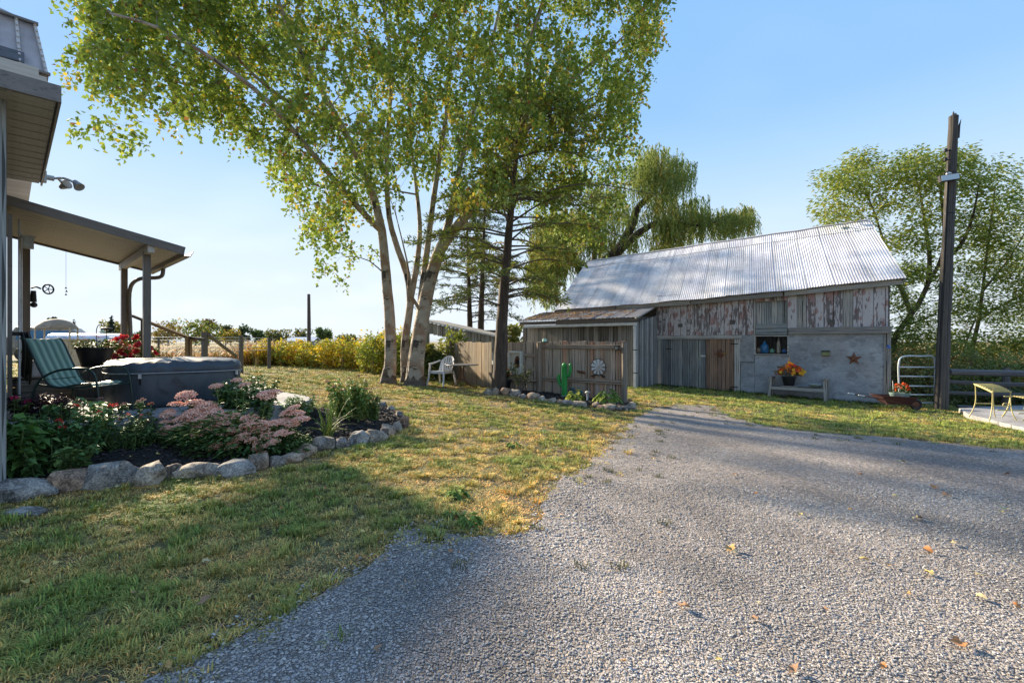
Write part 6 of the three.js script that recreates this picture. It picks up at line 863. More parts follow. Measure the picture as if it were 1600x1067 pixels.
// ---------------------------------------------------------------- before and on the barn
{
  const W = (px, py, Z) => { const [x, y] = bl(px, py, Z); return B0.clone().addScaledVector(bt, x).addScaledVector(bn, Z).add(V(0, y, 0)); };
  // rustic bench
  const b0 = W(1206, 626, .42), b1 = W(1290, 632, .42), L = b0.distanceTo(b1), o = thing('bench', 'rustic grey plank bench with short end posts against the barn', 'bench', [b0.x, groundY(b0.x, b0.z), b0.z], BARN_A), gy = o.position.y; const sy = W(1250, 605, .42).y - gy, ph = W(1210, 588, .42).y - gy; const L2 = L;
  part(o, 'seat', board(L2 + .02, .05, .34, L2 / 2, sy, -.05, 0, .006), greyWood[0]); for (const [x, s] of [[0, -1], [L2, 1]]) { for (const z of [.1, -.2]) { const g = board(.07, ph, .07, 0, 0, 0, 1, .004); g.rotateZ(s < 0 ? -.09 : .02); g.translate(x + s * .02, ph / 2 - .04, z); part(o, 'leg', g, greyWood[z > 0 ? 0 : 1]); } part(o, 'arm_cap', board(.12, .05, .4, x + s * .02, ph - .02, -.05, 2, .004), greyWood[1]); } part(o, 'front_rail', board(L2, .07, .025, L2 / 2, sy - .055, .11, 0, .003), greyWood[0]);
  // pot of fall flowers
  const fp = W(1233, 603, .36); fp.y = gy + sy + .025; const po = thing('flower_pot', 'black pot of orange and yellow autumn flowers on the bench', 'potted plant', fp.toArray()), r = seeded(701); part(po, 'pot', lathe([[0, 0], [.13, 0], [.175, .24], [.195, .24], [.195, .27], [.17, .27], [0, .24]], 20), blackPlastic);
  const lv = new Leaves(); for (let k = 0; k < 420; k++) { const d = rdir(r), q = Math.cbrt(r()); lv.add(V(d.x * q * .36, .30 + Math.abs(d.y) * q * .34, d.z * q * .25), V(d.x, rr(-.4, .6, r), d.z).normalize(), rdir(r), rr(.06, .1, r), rr(.025, .04, r), vary([[.10, .14, .03], [.35, .22, .04], [.40, .10, .03]][Math.floor(r() * 3)], .25, r), .2, .1); } stuffPart(po, 'foliage', lv.build(), waxy);
  for (let k = 0; k < 44; k++) { const d = rdir(r), p = V(d.x * rr(.2, .46, r), .34 + Math.abs(d.y) * rr(.15, .38, r), Math.abs(d.z) * .3), f = new Leaves(), col = [[.80, .42, .03], [.75, .12, .03], [.78, .25, .03], [.70, .06, .03], [.82, .55, .06]][k % 5]; for (let m = 0; m < 10; m++) { const a = m / 10 * 6.28, dd = V(Math.cos(a), Math.sin(a), .5).normalize(); f.add(p, dd, V(0, 0, 1), rr(.05, .07, r), .035, vary(col, .15, r), .1, .1); } part(po, 'flower', f.build(), petalMat); } part(po, 'stake', tube([V(.0, .3, .02), V(.0, .82, .02)], .012, 5), wood(.5, .42, .25));
  const bw = W(1275, 602, .36); bw.y = gy + sy + .026; solo('enamel_bowl', 'shallow pale green enamel bowl on the right end of the bench', 'bowl', lathe([[0, 0], [.11, 0], [.19, .075], [.20, .085], [.185, .085], [.1, .012], [0, .01]], 24), paint(.45, .52, .46, .35), null, bw.toArray());
  // star, box, skull, insulator, bottles
  const st = W(1335, 560, .03), so = thing('barn_star', 'rusty five pointed star on the grey barn cladding', 'ornament', st.toArray(), BARN_A); { const P = []; for (let k = 0; k < 5; k++) { const a = k / 5 * 6.283 + 1.57, b = a + .628, c = a - .628, t = V(Math.cos(a) * .19, Math.sin(a) * .19, 0), l = V(Math.cos(c) * .075, Math.sin(c) * .075, 0), rgt = V(Math.cos(b) * .075, Math.sin(b) * .075, 0), m = V(0, 0, .05); P.push(...l.toArray(), ...t.toArray(), ...m.toArray(), ...t.toArray(), ...rgt.toArray(), ...m.toArray()); } const g = new THREE.BufferGeometry(); g.setAttribute('position', new THREE.Float32BufferAttribute(P, 3)); g.computeVertexNormals(); const m = rust.clone(); m.side = THREE.DoubleSide; part(so, 'star', flat(g), m); }
  const bx2 = W(1291, 551, .04), bo = thing('wall_box', 'small yellow green box fixed to the barn cladding', 'box', bx2.toArray(), BARN_A); part(bo, 'body', boxAt(.18, .10, .06, 0, -.015, 0), paint(.28, .30, .12, .6)); part(bo, 'lid', boxAt(.2, .035, .08, 0, .05, 0), ironBlack); part(bo, 'bracket', boxAt(.20, .015, .05, 0, -.072, 0), rust);
  const sk = W(1126, 552, .04), so2 = thing('horned_ornament', 'rusty horned wall ornament hung on the brown barn door', 'ornament', sk.toArray(), BARN_A); part(so2, 'head', lump(.09, .10, .035, 720, 2, .15, false).translate(0, -.02, 0), rust); for (const s of [-1, 1]) part(so2, 'horn', tube(curve([V(s * .06, .03, .01), V(s * .15, .0, .02), V(s * .21, .04, .02), V(s * .22, .11, .02)], 10), [.02, .02, .02, .018, .017, .016, .014, .012, .01, .007, .003], 7), s > 0 ? paint(.50, .26, .06, .6) : paint(.34, .14, .06, .6)); part(so2, 'loop', flat(new THREE.TorusGeometry(.12, .008, 5, 20, Math.PI)), rust); part(so2, 'hook', boxAt(.015, .05, .015, 0, .12, 0), ironBlack);
  const ins = W(1389, 542, .05); solo('insulator', 'small bright blue insulator on the barn corner board', 'insulator', [cyl(.035, .045, .05, 0, 0, 0, 10), cyl(.025, .025, .04, 0, .04, 0, 10)], paint(.03, .14, .55, .35), null, ins.toArray());
  const tube2 = (px, h, rad, m, name, label, prof) => { const p = W(px, 551.5, -.26); p.y += .012; const q = thing(name, label, 'bottle', p.toArray()); part(q, 'body', lathe(prof.map(([a, b]) => [a * rad, b * h]), 16), m); part(q, 'cap', cyl(rad * .3, rad * .3, h * .12, 0, h * 1.02, 0, 10), ironBlack); };
  const gl = (r, g, b) => new THREE.MeshPhysicalMaterial({ color: lin(r, g, b), roughness: .15, transmission: .55, thickness: 0 }), jug = [[0, 0], [1, .02], [1, .55], [.85, .7], [.35, .85], [.3, 1], [0, 1]]; tube2(1195, .36, .12, gl(.05, .35, .70), 'water_jug', 'large blue jug standing inside the barn window', jug); tube2(1207, .14, .07, gl(.35, .7, .5), 'jar', 'small green jar inside the barn window', jug); tube2(1217, .46, .055, gl(.6, .55, .45), 'bottle', 'tall pale bottle inside the barn window', jug); tube2(1226, .13, .07, gl(.1, .3, .7), 'jar', 'short blue jar at the right end of the barn window', jug); tube2(1186, .18, .08, gl(.5, .4, .3), 'jar', 'brown jar at the left end of the barn window', jug);
  // wheelbarrow with planter
  const wb = gp(1398, 640), w = thing('wheelbarrow', 'rusty dark red wheelbarrow parked before the barn corner', 'wheelbarrow', [wb.x, wb.y, wb.z], -.12); w.scale.setScalar(.74);
  const tray = (() => { const P = [], I = []; const q = [[-.58, .50, .30], [.48, .46, .30], [.42, .22, .2], [-.30, .22, .2]]; const ring = (x0, x1, y0, y1, z) => [[x0, y0, -z], [x1, y1, -z], [x1, y1, z], [x0, y0, z]]; const t = ring(-.58, .52, .50, .44, .32), b = ring(-.30, .40, .21, .21, .19); for (const v of [...t, ...b]) P.push(...v); for (let i = 0; i < 4; i++) { const j = (i + 1) % 4; I.push(i, j, 4 + i, 4 + i, j, 4 + j); } I.push(4, 5, 6, 4, 6, 7); const g = new THREE.BufferGeometry(); g.setAttribute('position', new THREE.Float32BufferAttribute(P, 3)); g.setIndex(I); const f = g.toNonIndexed(); f.computeVertexNormals(); return f; })(); const rm = rustRed.clone(); rm.side = THREE.DoubleSide; part(w, 'tray', flat(tray), rm); part(w, 'tray_rim', tube([V(-.58, .5, -.32), V(.52, .44, -.32), V(.52, .44, .32), V(-.58, .5, .32), V(-.58, .5, -.32)], .012, 6), rustRed);
  for (const s of [-1, 1]) { part(w, 'handle', tube([V(.62, .16, s * .08), V(.2, .22, s * .18), V(-.6, .40, s * .26), V(-1.08, .48, s * .29)], [.02, .022, .022, .02], 8), s > 0 ? wood(.22, .10, .07) : wood(.20, .09, .06)); part(w, 'grip', tube([V(-1.08, .48, s * .29), V(-1.27, .51, s * .30)], .021, 8), galvTube); part(w, 'leg', pipe([V(-.06, .22, s * .2), V(-.18, .02, s * .24), V(-.05, .02, s * .24)], .013, 8, 6), wood(.28, .20, .13)); part(w, 'brace', tube([V(.1, .22, s * .17), V(.42, .05, s * .1)], .012, 5), rust); }
  const wl = part(w, 'wheel', flat(new THREE.TorusGeometry(.15, .045, 8, 22).translate(.66, .19, 0)), blackPlastic); part(wl, 'rim', cyl(.11, .11, .04, 0, 0, 0).rotateX(1.57).translate(.66, .19, 0), rust);
  const bk = at(1411, 624, -wb.z - .05), bo2 = thing('enamel_planter', 'pale green oval tub of orange flowers in the wheelbarrow', 'planter', [wb.x + .12, wb.y + .225, wb.z + .02]); part(bo2, 'pot', lathe([[0, 0], [.17, 0], [.235, .2], [.245, .21], [.225, .21], [0, .17]], 22).scale(1, 1, .75), paint(.28, .40, .38, .4)); const l4 = new Leaves(); for (let q = 0; q < 260; q++) { const d = rdir(r), c = Math.cbrt(r()); l4.add(V(d.x * c * .24, .2 + Math.abs(d.y) * c * .2, d.z * c * .18), V(d.x, .3, d.z).normalize(), rdir(r), rr(.04, .07, r), .03, vary([.06, .11, .03], .3, r), .2, .1); } stuffPart(bo2, 'foliage', l4.build(), waxy);
  for (let q = 0; q < 34; q++) { const d = rdir(r), p = V(.05 + d.x * .17, .27 + Math.abs(d.y) * .16, d.z * .14), f = new Leaves(); for (let m = 0; m < 8; m++) f.add(p, rdir(r).add(V(0, .4, 0)).normalize(), rdir(r), .045, .035, vary([.78, .13, .03], .2, r), .2, .1); part(bo2, 'flower', f.build(), petalMat); } part(bo2, 'stake', tube([V(-.17, .15, .02), V(-.19, .5, .02)], .008, 5), white);
  // hanging flowers on the lean-to side wall
  const hf = W(1001, 556, .9), ho = thing('hanging_flowers', 'spray of orange flowers hung on the lean-to side wall', 'flowers', hf.toArray()); const l5 = new Leaves(); for (let q = 0; q < 120; q++) { const d = rdir(r); l5.add(V(d.x * .09, -.12 + d.y * .3, d.z * .09), V(d.x, -.5, d.z).normalize(), rdir(r), .08, .03, vary([.05, .09, .03], .3, r), .2, .1); } stuffPart(ho, 'foliage', l5.build(), waxy); for (let q = 0; q < 7; q++) { const f = new Leaves(), p = V(rr(-.1, .1, r), rr(-.02, .14, r), rr(0, .1, r)); for (let m = 0; m < 9; m++) f.add(p, rdir(r), rdir(r), .05, .035, vary([.70, .22, .03], .2, r), .2, .1); part(ho, 'flower', f.build(), petalMat); } part(ho, 'hook', boxAt(.02, .08, .02, 0, .18, -.02), ironBlack);
}
{ // yellow slatted glider
  const c = gp(1572, 652), y = groundY(8, -9) + .105, s = at(1572, 655, 9.3), o = thing('glider_table', 'pale yellow slatted metal seat with curved legs on the concrete pad', 'glider', [s.x + .12, y, s.z - .35], -.1), h = .50; o.scale.set(.66, 1.12, .72);
  const z0 = .26, z1 = -.28, tilt = .10; for (let k = 0; k < 9; k++) { const f = k / 8, z = lerp(z0, z1, f), yy = h + tilt * f + .02 * Math.sin(f * 3.1); part(o, 'slat', boxAt(.52 - .02 * f, .014, .05, -.02 - .03 * f, yy, z), yellowPaint); }
  for (const x of [-.26, .24]) { part(o, 'seat_rail', tube(curve([V(x, h - .02, z0), V(x - .015, h + .04, 0), V(x - .03, h + tilt - .01, z1)], 8), .014, 6), yellowPaint); part(o, 'leg', pipe([V(x + (x < 0 ? .02 : 0), h - .02, z0 - .02), V(x + .01, h * .55, z0 - .02), V(x + (x < 0 ? -.06 : .04), h * .2, z0 + .02), V(x + (x < 0 ? -.13 : .11), 0, z0 + .05)], .014, 14, 7), yellowPaint); part(o, 'leg', pipe([V(x - .02, h + tilt - .02, z1 + .02), V(x - .02, h * .55, z1 + .02), V(x + (x < 0 ? -.08 : .04), h * .2, z1 - .02), V(x + (x < 0 ? -.15 : .10), 0, z1 - .05)], .014, 14, 7), yellowPaint); }
  for (const z of [z0 - .02, z1 + .02]) part(o, 'stretcher', tube([V(-.25, h * .5, z), V(.24, h * .5, z)], .011, 6), yellowPaint);
  const g = thing('glider_bench', 'yellow metal glider bench cut by the right edge beside its table', 'glider', [s.x + .66, y, s.z - .35], -.1); for (let k = 0; k < 8; k++) part(g, 'slat', boxAt(1.1, .014, .045, .6, .40 + k * .004, .22 - k * .06), yellowPaint); for (const z of [.24, -.22]) { part(g, 'seat_rail', tube([V(-.12, .42, z), V(1.2, .40, z)], .014, 6), yellowPaint); part(g, 'base_rail', tube([V(-.25, .14, z), V(1.2, .13, z)], .013, 6), yellowPaint); part(g, 'leg', pipe([V(.0, .42, z), V(-.03, .25, z), V(-.08, .12, z), V(-.16, 0, z)], .014, 12, 7), yellowPaint); part(g, 'leg', pipe([V(1.15, .42, z), V(1.16, .2, z), V(1.25, 0, z)], .014, 12, 7), yellowPaint); part(g, 'swing_link', pipe([V(-.02, .26, z), V(-.12, .28, z), V(-.14, .22, z), V(-.08, .19, z)], .010, 10, 6), yellowPaint); }
}
// ---------------------------------------------------------------- flower bed by the patio
const bedAtPx = (px, py) => { let p = gp(px, py); for (let i = 0, q = -p.z; i < 60; i++) { const y = bedY(p.x, p.z); q = lerp(q, (EYE - y) * FOC / (py - 533), .15); p = at(px, py, q); } p.y = bedY(p.x, p.z); return p; };
function stems(r, list, rad, mat) { return merge(list.map(([a, b]) => { const m = a.clone().lerp(b, .5); m.x += rr(-.02, .02, r); m.z += rr(-.02, .02, r); return tube([a, m, b], [rad, rad * .9, rad * .6], 5, false); })); }
const greenStem = std({ color: lin(.13, .19, .06), roughness: .8 }), redStem = std({ color: lin(.12, .06, .06), roughness: .8 });
// domed heads packed with florets
const headGeos = [0, 1, 2, 3].map((k) => { const r = seeded(800 + k), g = []; const N = 64; for (let i = 0; i < N; i++) { const f = i / N, q = Math.sqrt(f), a = i * 2.39996, x = Math.cos(a) * q, z = Math.sin(a) * q, y = .34 * (1 - q * q) + .07 * n3(x * 3, k, z * 3), s = rr(.10, .15, r), b = flat(new THREE.IcosahedronGeometry(s, 0)); b.scale(1, .8, 1); b.rotateY(r() * 6); b.translate(x, y, z); const c = mixc([.74, .30, .19], [.88, .52, .37], r()), m = r() < .12 ? .75 : 1; tint(b, c[0] * m, c[1] * m, c[2] * m); g.push(b); } return merge(g); });
const headMat = std({ vertexColors: true, roughness: .85 });
{
  const r = seeded(811);
  const heads = [[290, 618, 13], [300, 630, 14], [276, 632, 11], [262, 646, 10], [337, 603, 9], [282, 654, 11], [300, 646, 12], [312, 656, 12], [321, 634, 14], [330, 645, 14], [316, 664, 12], [304, 668, 10], [350, 650, 12], [364, 650, 9], [344, 662, 12], [308, 677, 9], [355, 674, 13], [372, 672, 8], [390, 654, 12], [400, 662, 14], [410, 670, 12], [396, 670, 12], [367, 689, 12], [378, 682, 11], [362, 697, 10], [336, 697, 9], [394, 688, 10], [418, 681, 12], [406, 696, 10], [414, 680, 9], [427, 690, 9], [430, 661, 12], [442, 657, 10], [455, 662, 10], [462, 646, 12], [470, 655, 12], [458, 637, 10], [438, 676, 10], [450, 678, 9], [257, 674, 10], [262, 668, 8], [258, 659, 7], [280, 665, 9], [417, 617, 13], [382, 601, 8], [370, 594, 8], [408, 708, 8], [402, 700, 8], [430, 612, 9], [446, 645, 9], [325, 672, 10], [340, 655, 10], [296, 660, 9], [312, 642, 9], [384, 664, 9]];
  const o = thing('sedum', 'broad sedum clump with many dusty pink flower heads in the bed', 'plant'), base = bedAtPx(352, 712), lv = new Leaves(), st = [];
  const cx = base.x, cz = base.z - .25;
  for (const [px, py, w] of heads) {
    const back = clamp((712 - py) / 115, 0, 1), d = -base.z - .05 + back * .75 + rr(-.05, .05, r), h = at(px, py, d), gx = lerp(cx, h.x, .62), gz = lerp(cz, h.z, .55), f = V(gx, bedY(gx, gz), gz); const s = w / FOC * d * 1.16;
    const m = part(o, 'flower_head', headGeos[Math.floor(r() * 4)], headMat); m.position.copy(h); m.scale.set(s, s * rr(.75, 1, r), s); m.rotation.set(rr(.1, .35, r), r() * 6.28, rr(-.15, .15, r) + (h.x - cx) * -.25);
    st.push([f, h]); for (let k = 0; k < 30; k++) { const t = rr(.12, .97, r), p = f.clone().lerp(h, t), a = r() * 6.28, dir = V(Math.cos(a), rr(-.05, .7, r), Math.sin(a)).normalize(); lv.add(p, dir, V(rr(-.3, .3, r), 1, rr(-.3, .3, r)).normalize(), rr(.06, .105, r), rr(.03, .045, r), vary(mixc([.10, .19, .04], [.22, .32, .07], r() * t), .2, r), .25, .1); }
  }
  for (let k = 0; k < 2200; k++) { const a = r() * 6.28, q = Math.sqrt(r()), x = cx + Math.cos(a) * q * .85, z = cz + Math.sin(a) * q * .42, y = bedY(x, z) + rr(.02, .46, r) * (1.05 - q * .7); lv.add(V(x, y, z), V(Math.cos(a) + rr(-.4, .4, r), rr(-.2, .7, r), Math.sin(a) + rr(-.4, .4, r)).normalize(), V(0, 1, 0), rr(.06, .11, r), rr(.03, .05, r), vary([.12, .21, .05], .3, r), .25, .1); }
  stuffPart(o, 'stems', stems(r, st, .006, greenStem), greenStem); stuffPart(o, 'foliage', lv.build(), waxy);
}
// general leafy clump made of upright leafy stems
function leafyClump(name, label, px, py, topPy, wpx, o) {
  const r = seeded(o.seed), t = thing(name, label, 'plant'), b = bedAtPx(px, py), D = -b.z, h = at(px, topPy, D).y - b.y, w = wpx / FOC * D / 2, lv = new Leaves(), st = [], fl = [];
  for (let s = 0; s < o.stems; s++) {
    const a = r() * 6.28, q = Math.sqrt(r()), f = V(b.x + Math.cos(a) * q * w * .55, 0, b.z + Math.sin(a) * q * Math.min(w, .3) * .6); f.y = bedY(f.x, f.z); const e = V(b.x + Math.cos(a) * q * w, b.y + h * rr(.62, 1, r) * (1 - q * .2), b.z + Math.sin(a) * q * Math.min(w, .32)); st.push([f, e]);
    for (let k = 0; k < o.leaves; k++) { const tt = rr(o.from || .1, 1, r), p = f.clone().lerp(e, tt), aa = r() * 6.28, dir = V(Math.cos(aa), rr(o.dy[0], o.dy[1], r), Math.sin(aa)).normalize(), sc = o.taper ? 1.25 - tt * .6 : 1; lv.add(p, dir, V(rr(-.4, .4, r), 1, rr(-.4, .4, r)).normalize(), rr(.75, 1.25, r) * o.len * sc, rr(.75, 1.2, r) * o.wid * sc, vary(mixc(o.a, o.b, r()).map((q) => q * 1.7), .22, r), o.fold || .2, .15); }
    if (o.flower && r() < o.flower[0]) fl.push(e);
  }
  stuffPart(t, 'stems', stems(r, st, o.rad || .005, o.stem || greenStem), o.stem || greenStem); stuffPart(t, 'foliage', lv.build(), waxy);
  for (const e of fl) { const f = new Leaves(); for (let m = 0; m < (o.flower[3] || 16); m++) { const d = rdir(r); d.y = Math.abs(d.y); f.add(e.clone().addScaledVector(d, o.flower[2] * .5), d, rdir(r), o.flower[2], o.flower[2] * .7, vary(o.flower[1], .25, r), .2, .1); } part(t, 'flower', f.build(), petalMat); }
  return t;
}
const G1 = [.055, .115, .03], G2c = [.12, .19, .05];
leafyClump('phlox', 'tall pinkish phlox stem nearest the chair leg', 160, 676, 607, 26, { seed: 821, stems: 3, leaves: 46, len: .085, wid: .026, a: G1, b: G2c, dy: [-.3, .5], flower: [1, [.42, .25, .22], .03, 26] });
leafyClump('phlox', 'short pinkish phlox stem right of the chair leg', 189, 684, 622, 20, { seed: 822, stems: 2, leaves: 44, len: .075, wid: .024, a: G1, b: G2c, dy: [-.3, .5], flower: [1, [.36, .22, .20], .026, 22] });
leafyClump('phlox', 'middle phlox stem with faded flowers before the tub', 214, 685, 611, 22, { seed: 823, stems: 2, leaves: 50, len: .08, wid: .024, a: G1, b: G2c, dy: [-.3, .5], flower: [1, [.40, .26, .22], .028, 24] });
leafyClump('phlox', 'tallest phlox stem with brown flower cluster before the tub', 237, 685, 605, 20, { seed: 824, stems: 2, leaves: 56, len: .08, wid: .026, a: [.05, .10, .025], b: [.10, .16, .035], dy: [-.3, .5], flower: [1, [.36, .16, .10], .028, 26] });
leafyClump('lamium', 'low leafy clump below the phlox stems', 200, 700, 645, 100, { seed: 825, stems: 44, leaves: 24, len: .06, wid: .035, a: G1, b: [.10, .15, .04], dy: [-.3, .4], flower: [.1, [.55, .16, .12], .02, 12] });
leafyClump('rose_bush', 'large leafy bush with a few red blooms left of the phlox', 118, 715, 616, 130, { seed: 826, stems: 46, leaves: 40, len: .075, wid: .05, a: [.05, .12, .045], b: [.13, .22, .07], dy: [-.5, .5], flower: [.16, [.60, .08, .06], .03, 14] });
leafyClump('hydrangea', 'broad leaved plant cut by the left picture edge', 12, 745, 640, 120, { seed: 827, stems: 30, leaves: 26, len: .13, wid: .09, a: [.06, .14, .035], b: [.12, .22, .05], dy: [-.7, .3], flower: [.1, [.5, .3, .3], .03, 14] });
leafyClump('dark_foliage_plant', 'purple black leaved plant beside the house corner', 70, 664, 604, 80, { seed: 828, stems: 34, leaves: 34, len: .09, wid: .035, a: [.022, .012, .018], b: [.06, .028, .04], dy: [-.6, .5], stem: redStem });
leafyClump('zinnia', 'thin plant with one magenta bloom at the house corner', 26, 668, 598, 30, { seed: 829, stems: 4, leaves: 24, len: .07, wid: .035, a: G1, b: [.20, .22, .05], dy: [-.3, .5], flower: [.5, [.55, .04, .15], .035, 18] });
leafyClump('hydrangea', 'pale topped leafy shrub between the tub and the sedum', 298, 640, 586, 76, { seed: 830, stems: 26, leaves: 30, len: .10, wid: .045, a: [.06, .12, .045], b: [.20, .27, .15], dy: [-.5, .4] });
leafyClump('hydrangea', 'dark leafy shrub behind the right of the sedum', 388, 650, 580, 110, { seed: 831, stems: 40, leaves: 36, len: .085, wid: .05, a: [.045, .095, .03], b: [.11, .17, .045], dy: [-.5, .4], flower: [.12, [.6, .6, .55], .02, 8] });
leafyClump('aster', 'loose green shrub at the bed edge beside the white slab', 460, 655, 612, 60, { seed: 832, stems: 24, leaves: 30, len: .07, wid: .035, a: G1, b: G2c, dy: [-.4, .5] });
leafyClump('sunlit_shrub', 'sunlit upright shrub at the far tip of the bed', 545, 656, 578, 66, { seed: 833, stems: 34, leaves: 40, len: .085, wid: .045, a: [.06, .12, .03], b: [.20, .25, .05], dy: [-.6, .3], flower: [.4, [.36, .22, .16], .03, 18] });
leafyClump('aster', 'smaller dark stems right of the sunlit shrub', 578, 655, 606, 34, { seed: 834, stems: 16, leaves: 34, len: .075, wid: .04, a: [.05, .10, .03], b: [.12, .17, .04], dy: [-.6, .2], flower: [.3, [.22, .13, .12], .025, 12] });
leafyClump('ground_cover', 'small dark leafy tuft in the mulch by the phlox', 240, 696, 668, 44, { seed: 835, stems: 10, leaves: 18, len: .07, wid: .03, a: [.05, .08, .03], b: [.12, .13, .05], dy: [-.3, .5] });
leafyClump('ground_cover', 'leafy patch low in the mulch below the rose bush', 75, 738, 676, 150, { seed: 836, stems: 44, leaves: 20, len: .085, wid: .055, a: [.05, .10, .03], b: [.12, .18, .045], dy: [-.5, .3] });
{ // day lily: long arching straps
  const r = seeded(841), o = thing('day_lily', 'day lily with long arching strap leaves before the sunlit shrub', 'plant'), b = bedAtPx(513, 686);
  for (let k = 0; k < 46; k++) { const az = r() * 6.28, L = rr(.35, .62, r), lean = rr(.15, 1, r), c = vary(mixc([.10, .19, .035], [.26, .30, .08], r() < .25 ? 1 : r() * .5), .15, r); let p = b.clone().add(V(rr(-.06, .06, r), 0, rr(-.06, .06, r))), dir = V(Math.cos(az) * lean * .7, 1, Math.sin(az) * lean * .7).normalize(); const lv = new Leaves(); for (let s = 0; s < 6; s++) { lv.add(p.clone(), dir.clone(), V(-Math.cos(az), .5, -Math.sin(az)), L / 4.6, .024 - s * .0025, c, .3, 0); p.addScaledVector(dir, L / 6); dir.add(V(Math.cos(az) * .1 * lean, -.30 * lean, Math.sin(az) * .1 * lean)).normalize(); if (p.y < bedY(p.x, p.z) + .02) break; } part(o, 'leaf', lv.build(), waxy); }
}
// ---------------------------------------------------------------- fence bed plants
function hosta(name, label, px, py, wpx, hpx, cols, seed, n, ls = 1) {
  const r = seeded(seed), b = gp(px, py), D = -b.z, o = thing(name, label, 'plant', b.toArray()), w = wpx / FOC * D / 2, h = hpx / FOC * D;
  for (let k = 0; k < n; k++) { const a = k * 2.4 + rr(-.3, .3, r), q = Math.sqrt((k + .5) / n), lv = new Leaves(), c = vary(mixc(cols[0], cols[1], r()), .15, r), p = V(Math.cos(a) * q * w * .75, h * (1.35 - q * .75) * rr(.7, 1, r), Math.sin(a) * q * w * .45 - .05), d = V(Math.cos(a), .15 - q * .6, Math.sin(a)).normalize(); lv.add(p, d, V(0, 1, 0), rr(.12, .18, r) * ls, rr(.08, .12, r) * ls, c, .18, .25); part(o, 'leaf', lv.build(), waxy); }
  stuffPart(o, 'stems', stems(r, Array.from({ length: 10 }, () => [V(0, 0, 0), V(rr(-w, w, r) * .5, h * .6, rr(-w, w, r) * .4)]), .006, greenStem), greenStem); return o;
}
hosta('hosta', 'wide bright green hosta at the right end of the fence bed', 950, 636, 48, 24, [[.16, .27, .04], [.34, .40, .08]], 851, 90);
hosta('hosta', 'small yellow green hosta before the teal planter', 899, 630, 26, 17, [[.26, .34, .05], [.46, .44, .07]], 852, 44);
hosta('weed_clump', 'bright green weed clump on the straw beside the gravel notch', 732, 828, 40, 22, [[.12, .22, .04], [.22, .32, .07]], 853, 52, .4);
hosta('weed_clump', 'low green weed patch on the dry lawn above the gravel notch', 714, 782, 38, 14, [[.12, .22, .04], [.20, .30, .06]], 854, 52, .4);
hosta('weed_clump', 'small green weed on the worn edge of the drive', 703, 812, 24, 12, [[.16, .24, .05], [.28, .32, .08]], 855, 28, .4);
hosta('weed_clump', 'green weed patch on the sunny lawn right of the bed tip', 802, 700, 26, 8, [[.12, .22, .04], [.20, .30, .06]], 856, 36, .4);
{
  const mk = (label, px, py, topPy, wpx, seed, col, fl) => { const r = seeded(seed), b = gp(px, py), D = -b.z, o = thing('potted_shrub', label, 'potted plant', b.toArray()), h = at(px, topPy, D).y - b.y, w = wpx / FOC * D / 2, lv = new Leaves(), st = [];
    part(o, 'pot', lathe([[0, 0], [.15, 0], [.2, .28], [.22, .28], [.22, .32], [.19, .32], [0, .28]], 18), blackPlastic); for (let s = 0; s < 12; s++) { const e = V(rr(-w, w, r), h * rr(.65, 1, r), rr(-.2, .2, r)); st.push([V(rr(-.06, .06, r), .28, rr(-.06, .06, r)), e]); for (let k = 0; k < 30; k++) { const p = V(0, .3, 0).lerp(e, rr(.2, 1.02, r)).add(V(rr(-.05, .05, r), rr(-.05, .05, r), rr(-.05, .05, r))); lv.add(p, V(rr(-1, 1, r), rr(-.6, .6, r), rr(-1, 1, r)).normalize(), V(rr(-.4, .4, r), 1, rr(-.4, .4, r)).normalize(), rr(.06, .1, r), rr(.03, .05, r), vary(r() < fl ? [.45, .12, .05] : mixc(col, [.22, .25, .06], r() * .6), .22, r), .2, .1); } } stuffPart(o, 'stems', stems(r, st, .007, twigMat), twigMat); stuffPart(o, 'foliage', lv.build(), waxy); return o; };
  mk('potted plant with reddish leaves in a black pot beside the pine trunk', 788, 611, 571, 30, 861, [.09, .15, .035], .14);
  const r = seeded(862), b = gp(814, 615), o = thing('sapling', 'spindly small shrub growing before the white framed box', 'plant', b.toArray()), lv = new Leaves(), st = []; for (let s = 0; s < 9; s++) { const e = V(rr(-.28, .28, r), rr(.45, .82, r), rr(-.15, .15, r)); st.push([V(rr(-.02, .02, r), 0, 0), e]); for (let k = 0; k < 34; k++) lv.add(V(0, .1, 0).lerp(e, rr(.45, 1.05, r)).add(V(rr(-.06, .06, r), rr(-.06, .06, r), rr(-.06, .06, r))), V(rr(-1, 1, r), rr(-.8, .4, r), rr(-1, 1, r)).normalize(), V(rr(-.4, .4, r), 1, rr(-.4, .4, r)).normalize(), rr(.05, .09, r), rr(.03, .045, r), vary(mixc([.08, .13, .03], [.30, .28, .08], r()), .22, r), .2, .1); } stuffPart(o, 'stems', stems(r, st, .008, twigMat), twigMat); stuffPart(o, 'foliage', lv.build(), waxy);
}
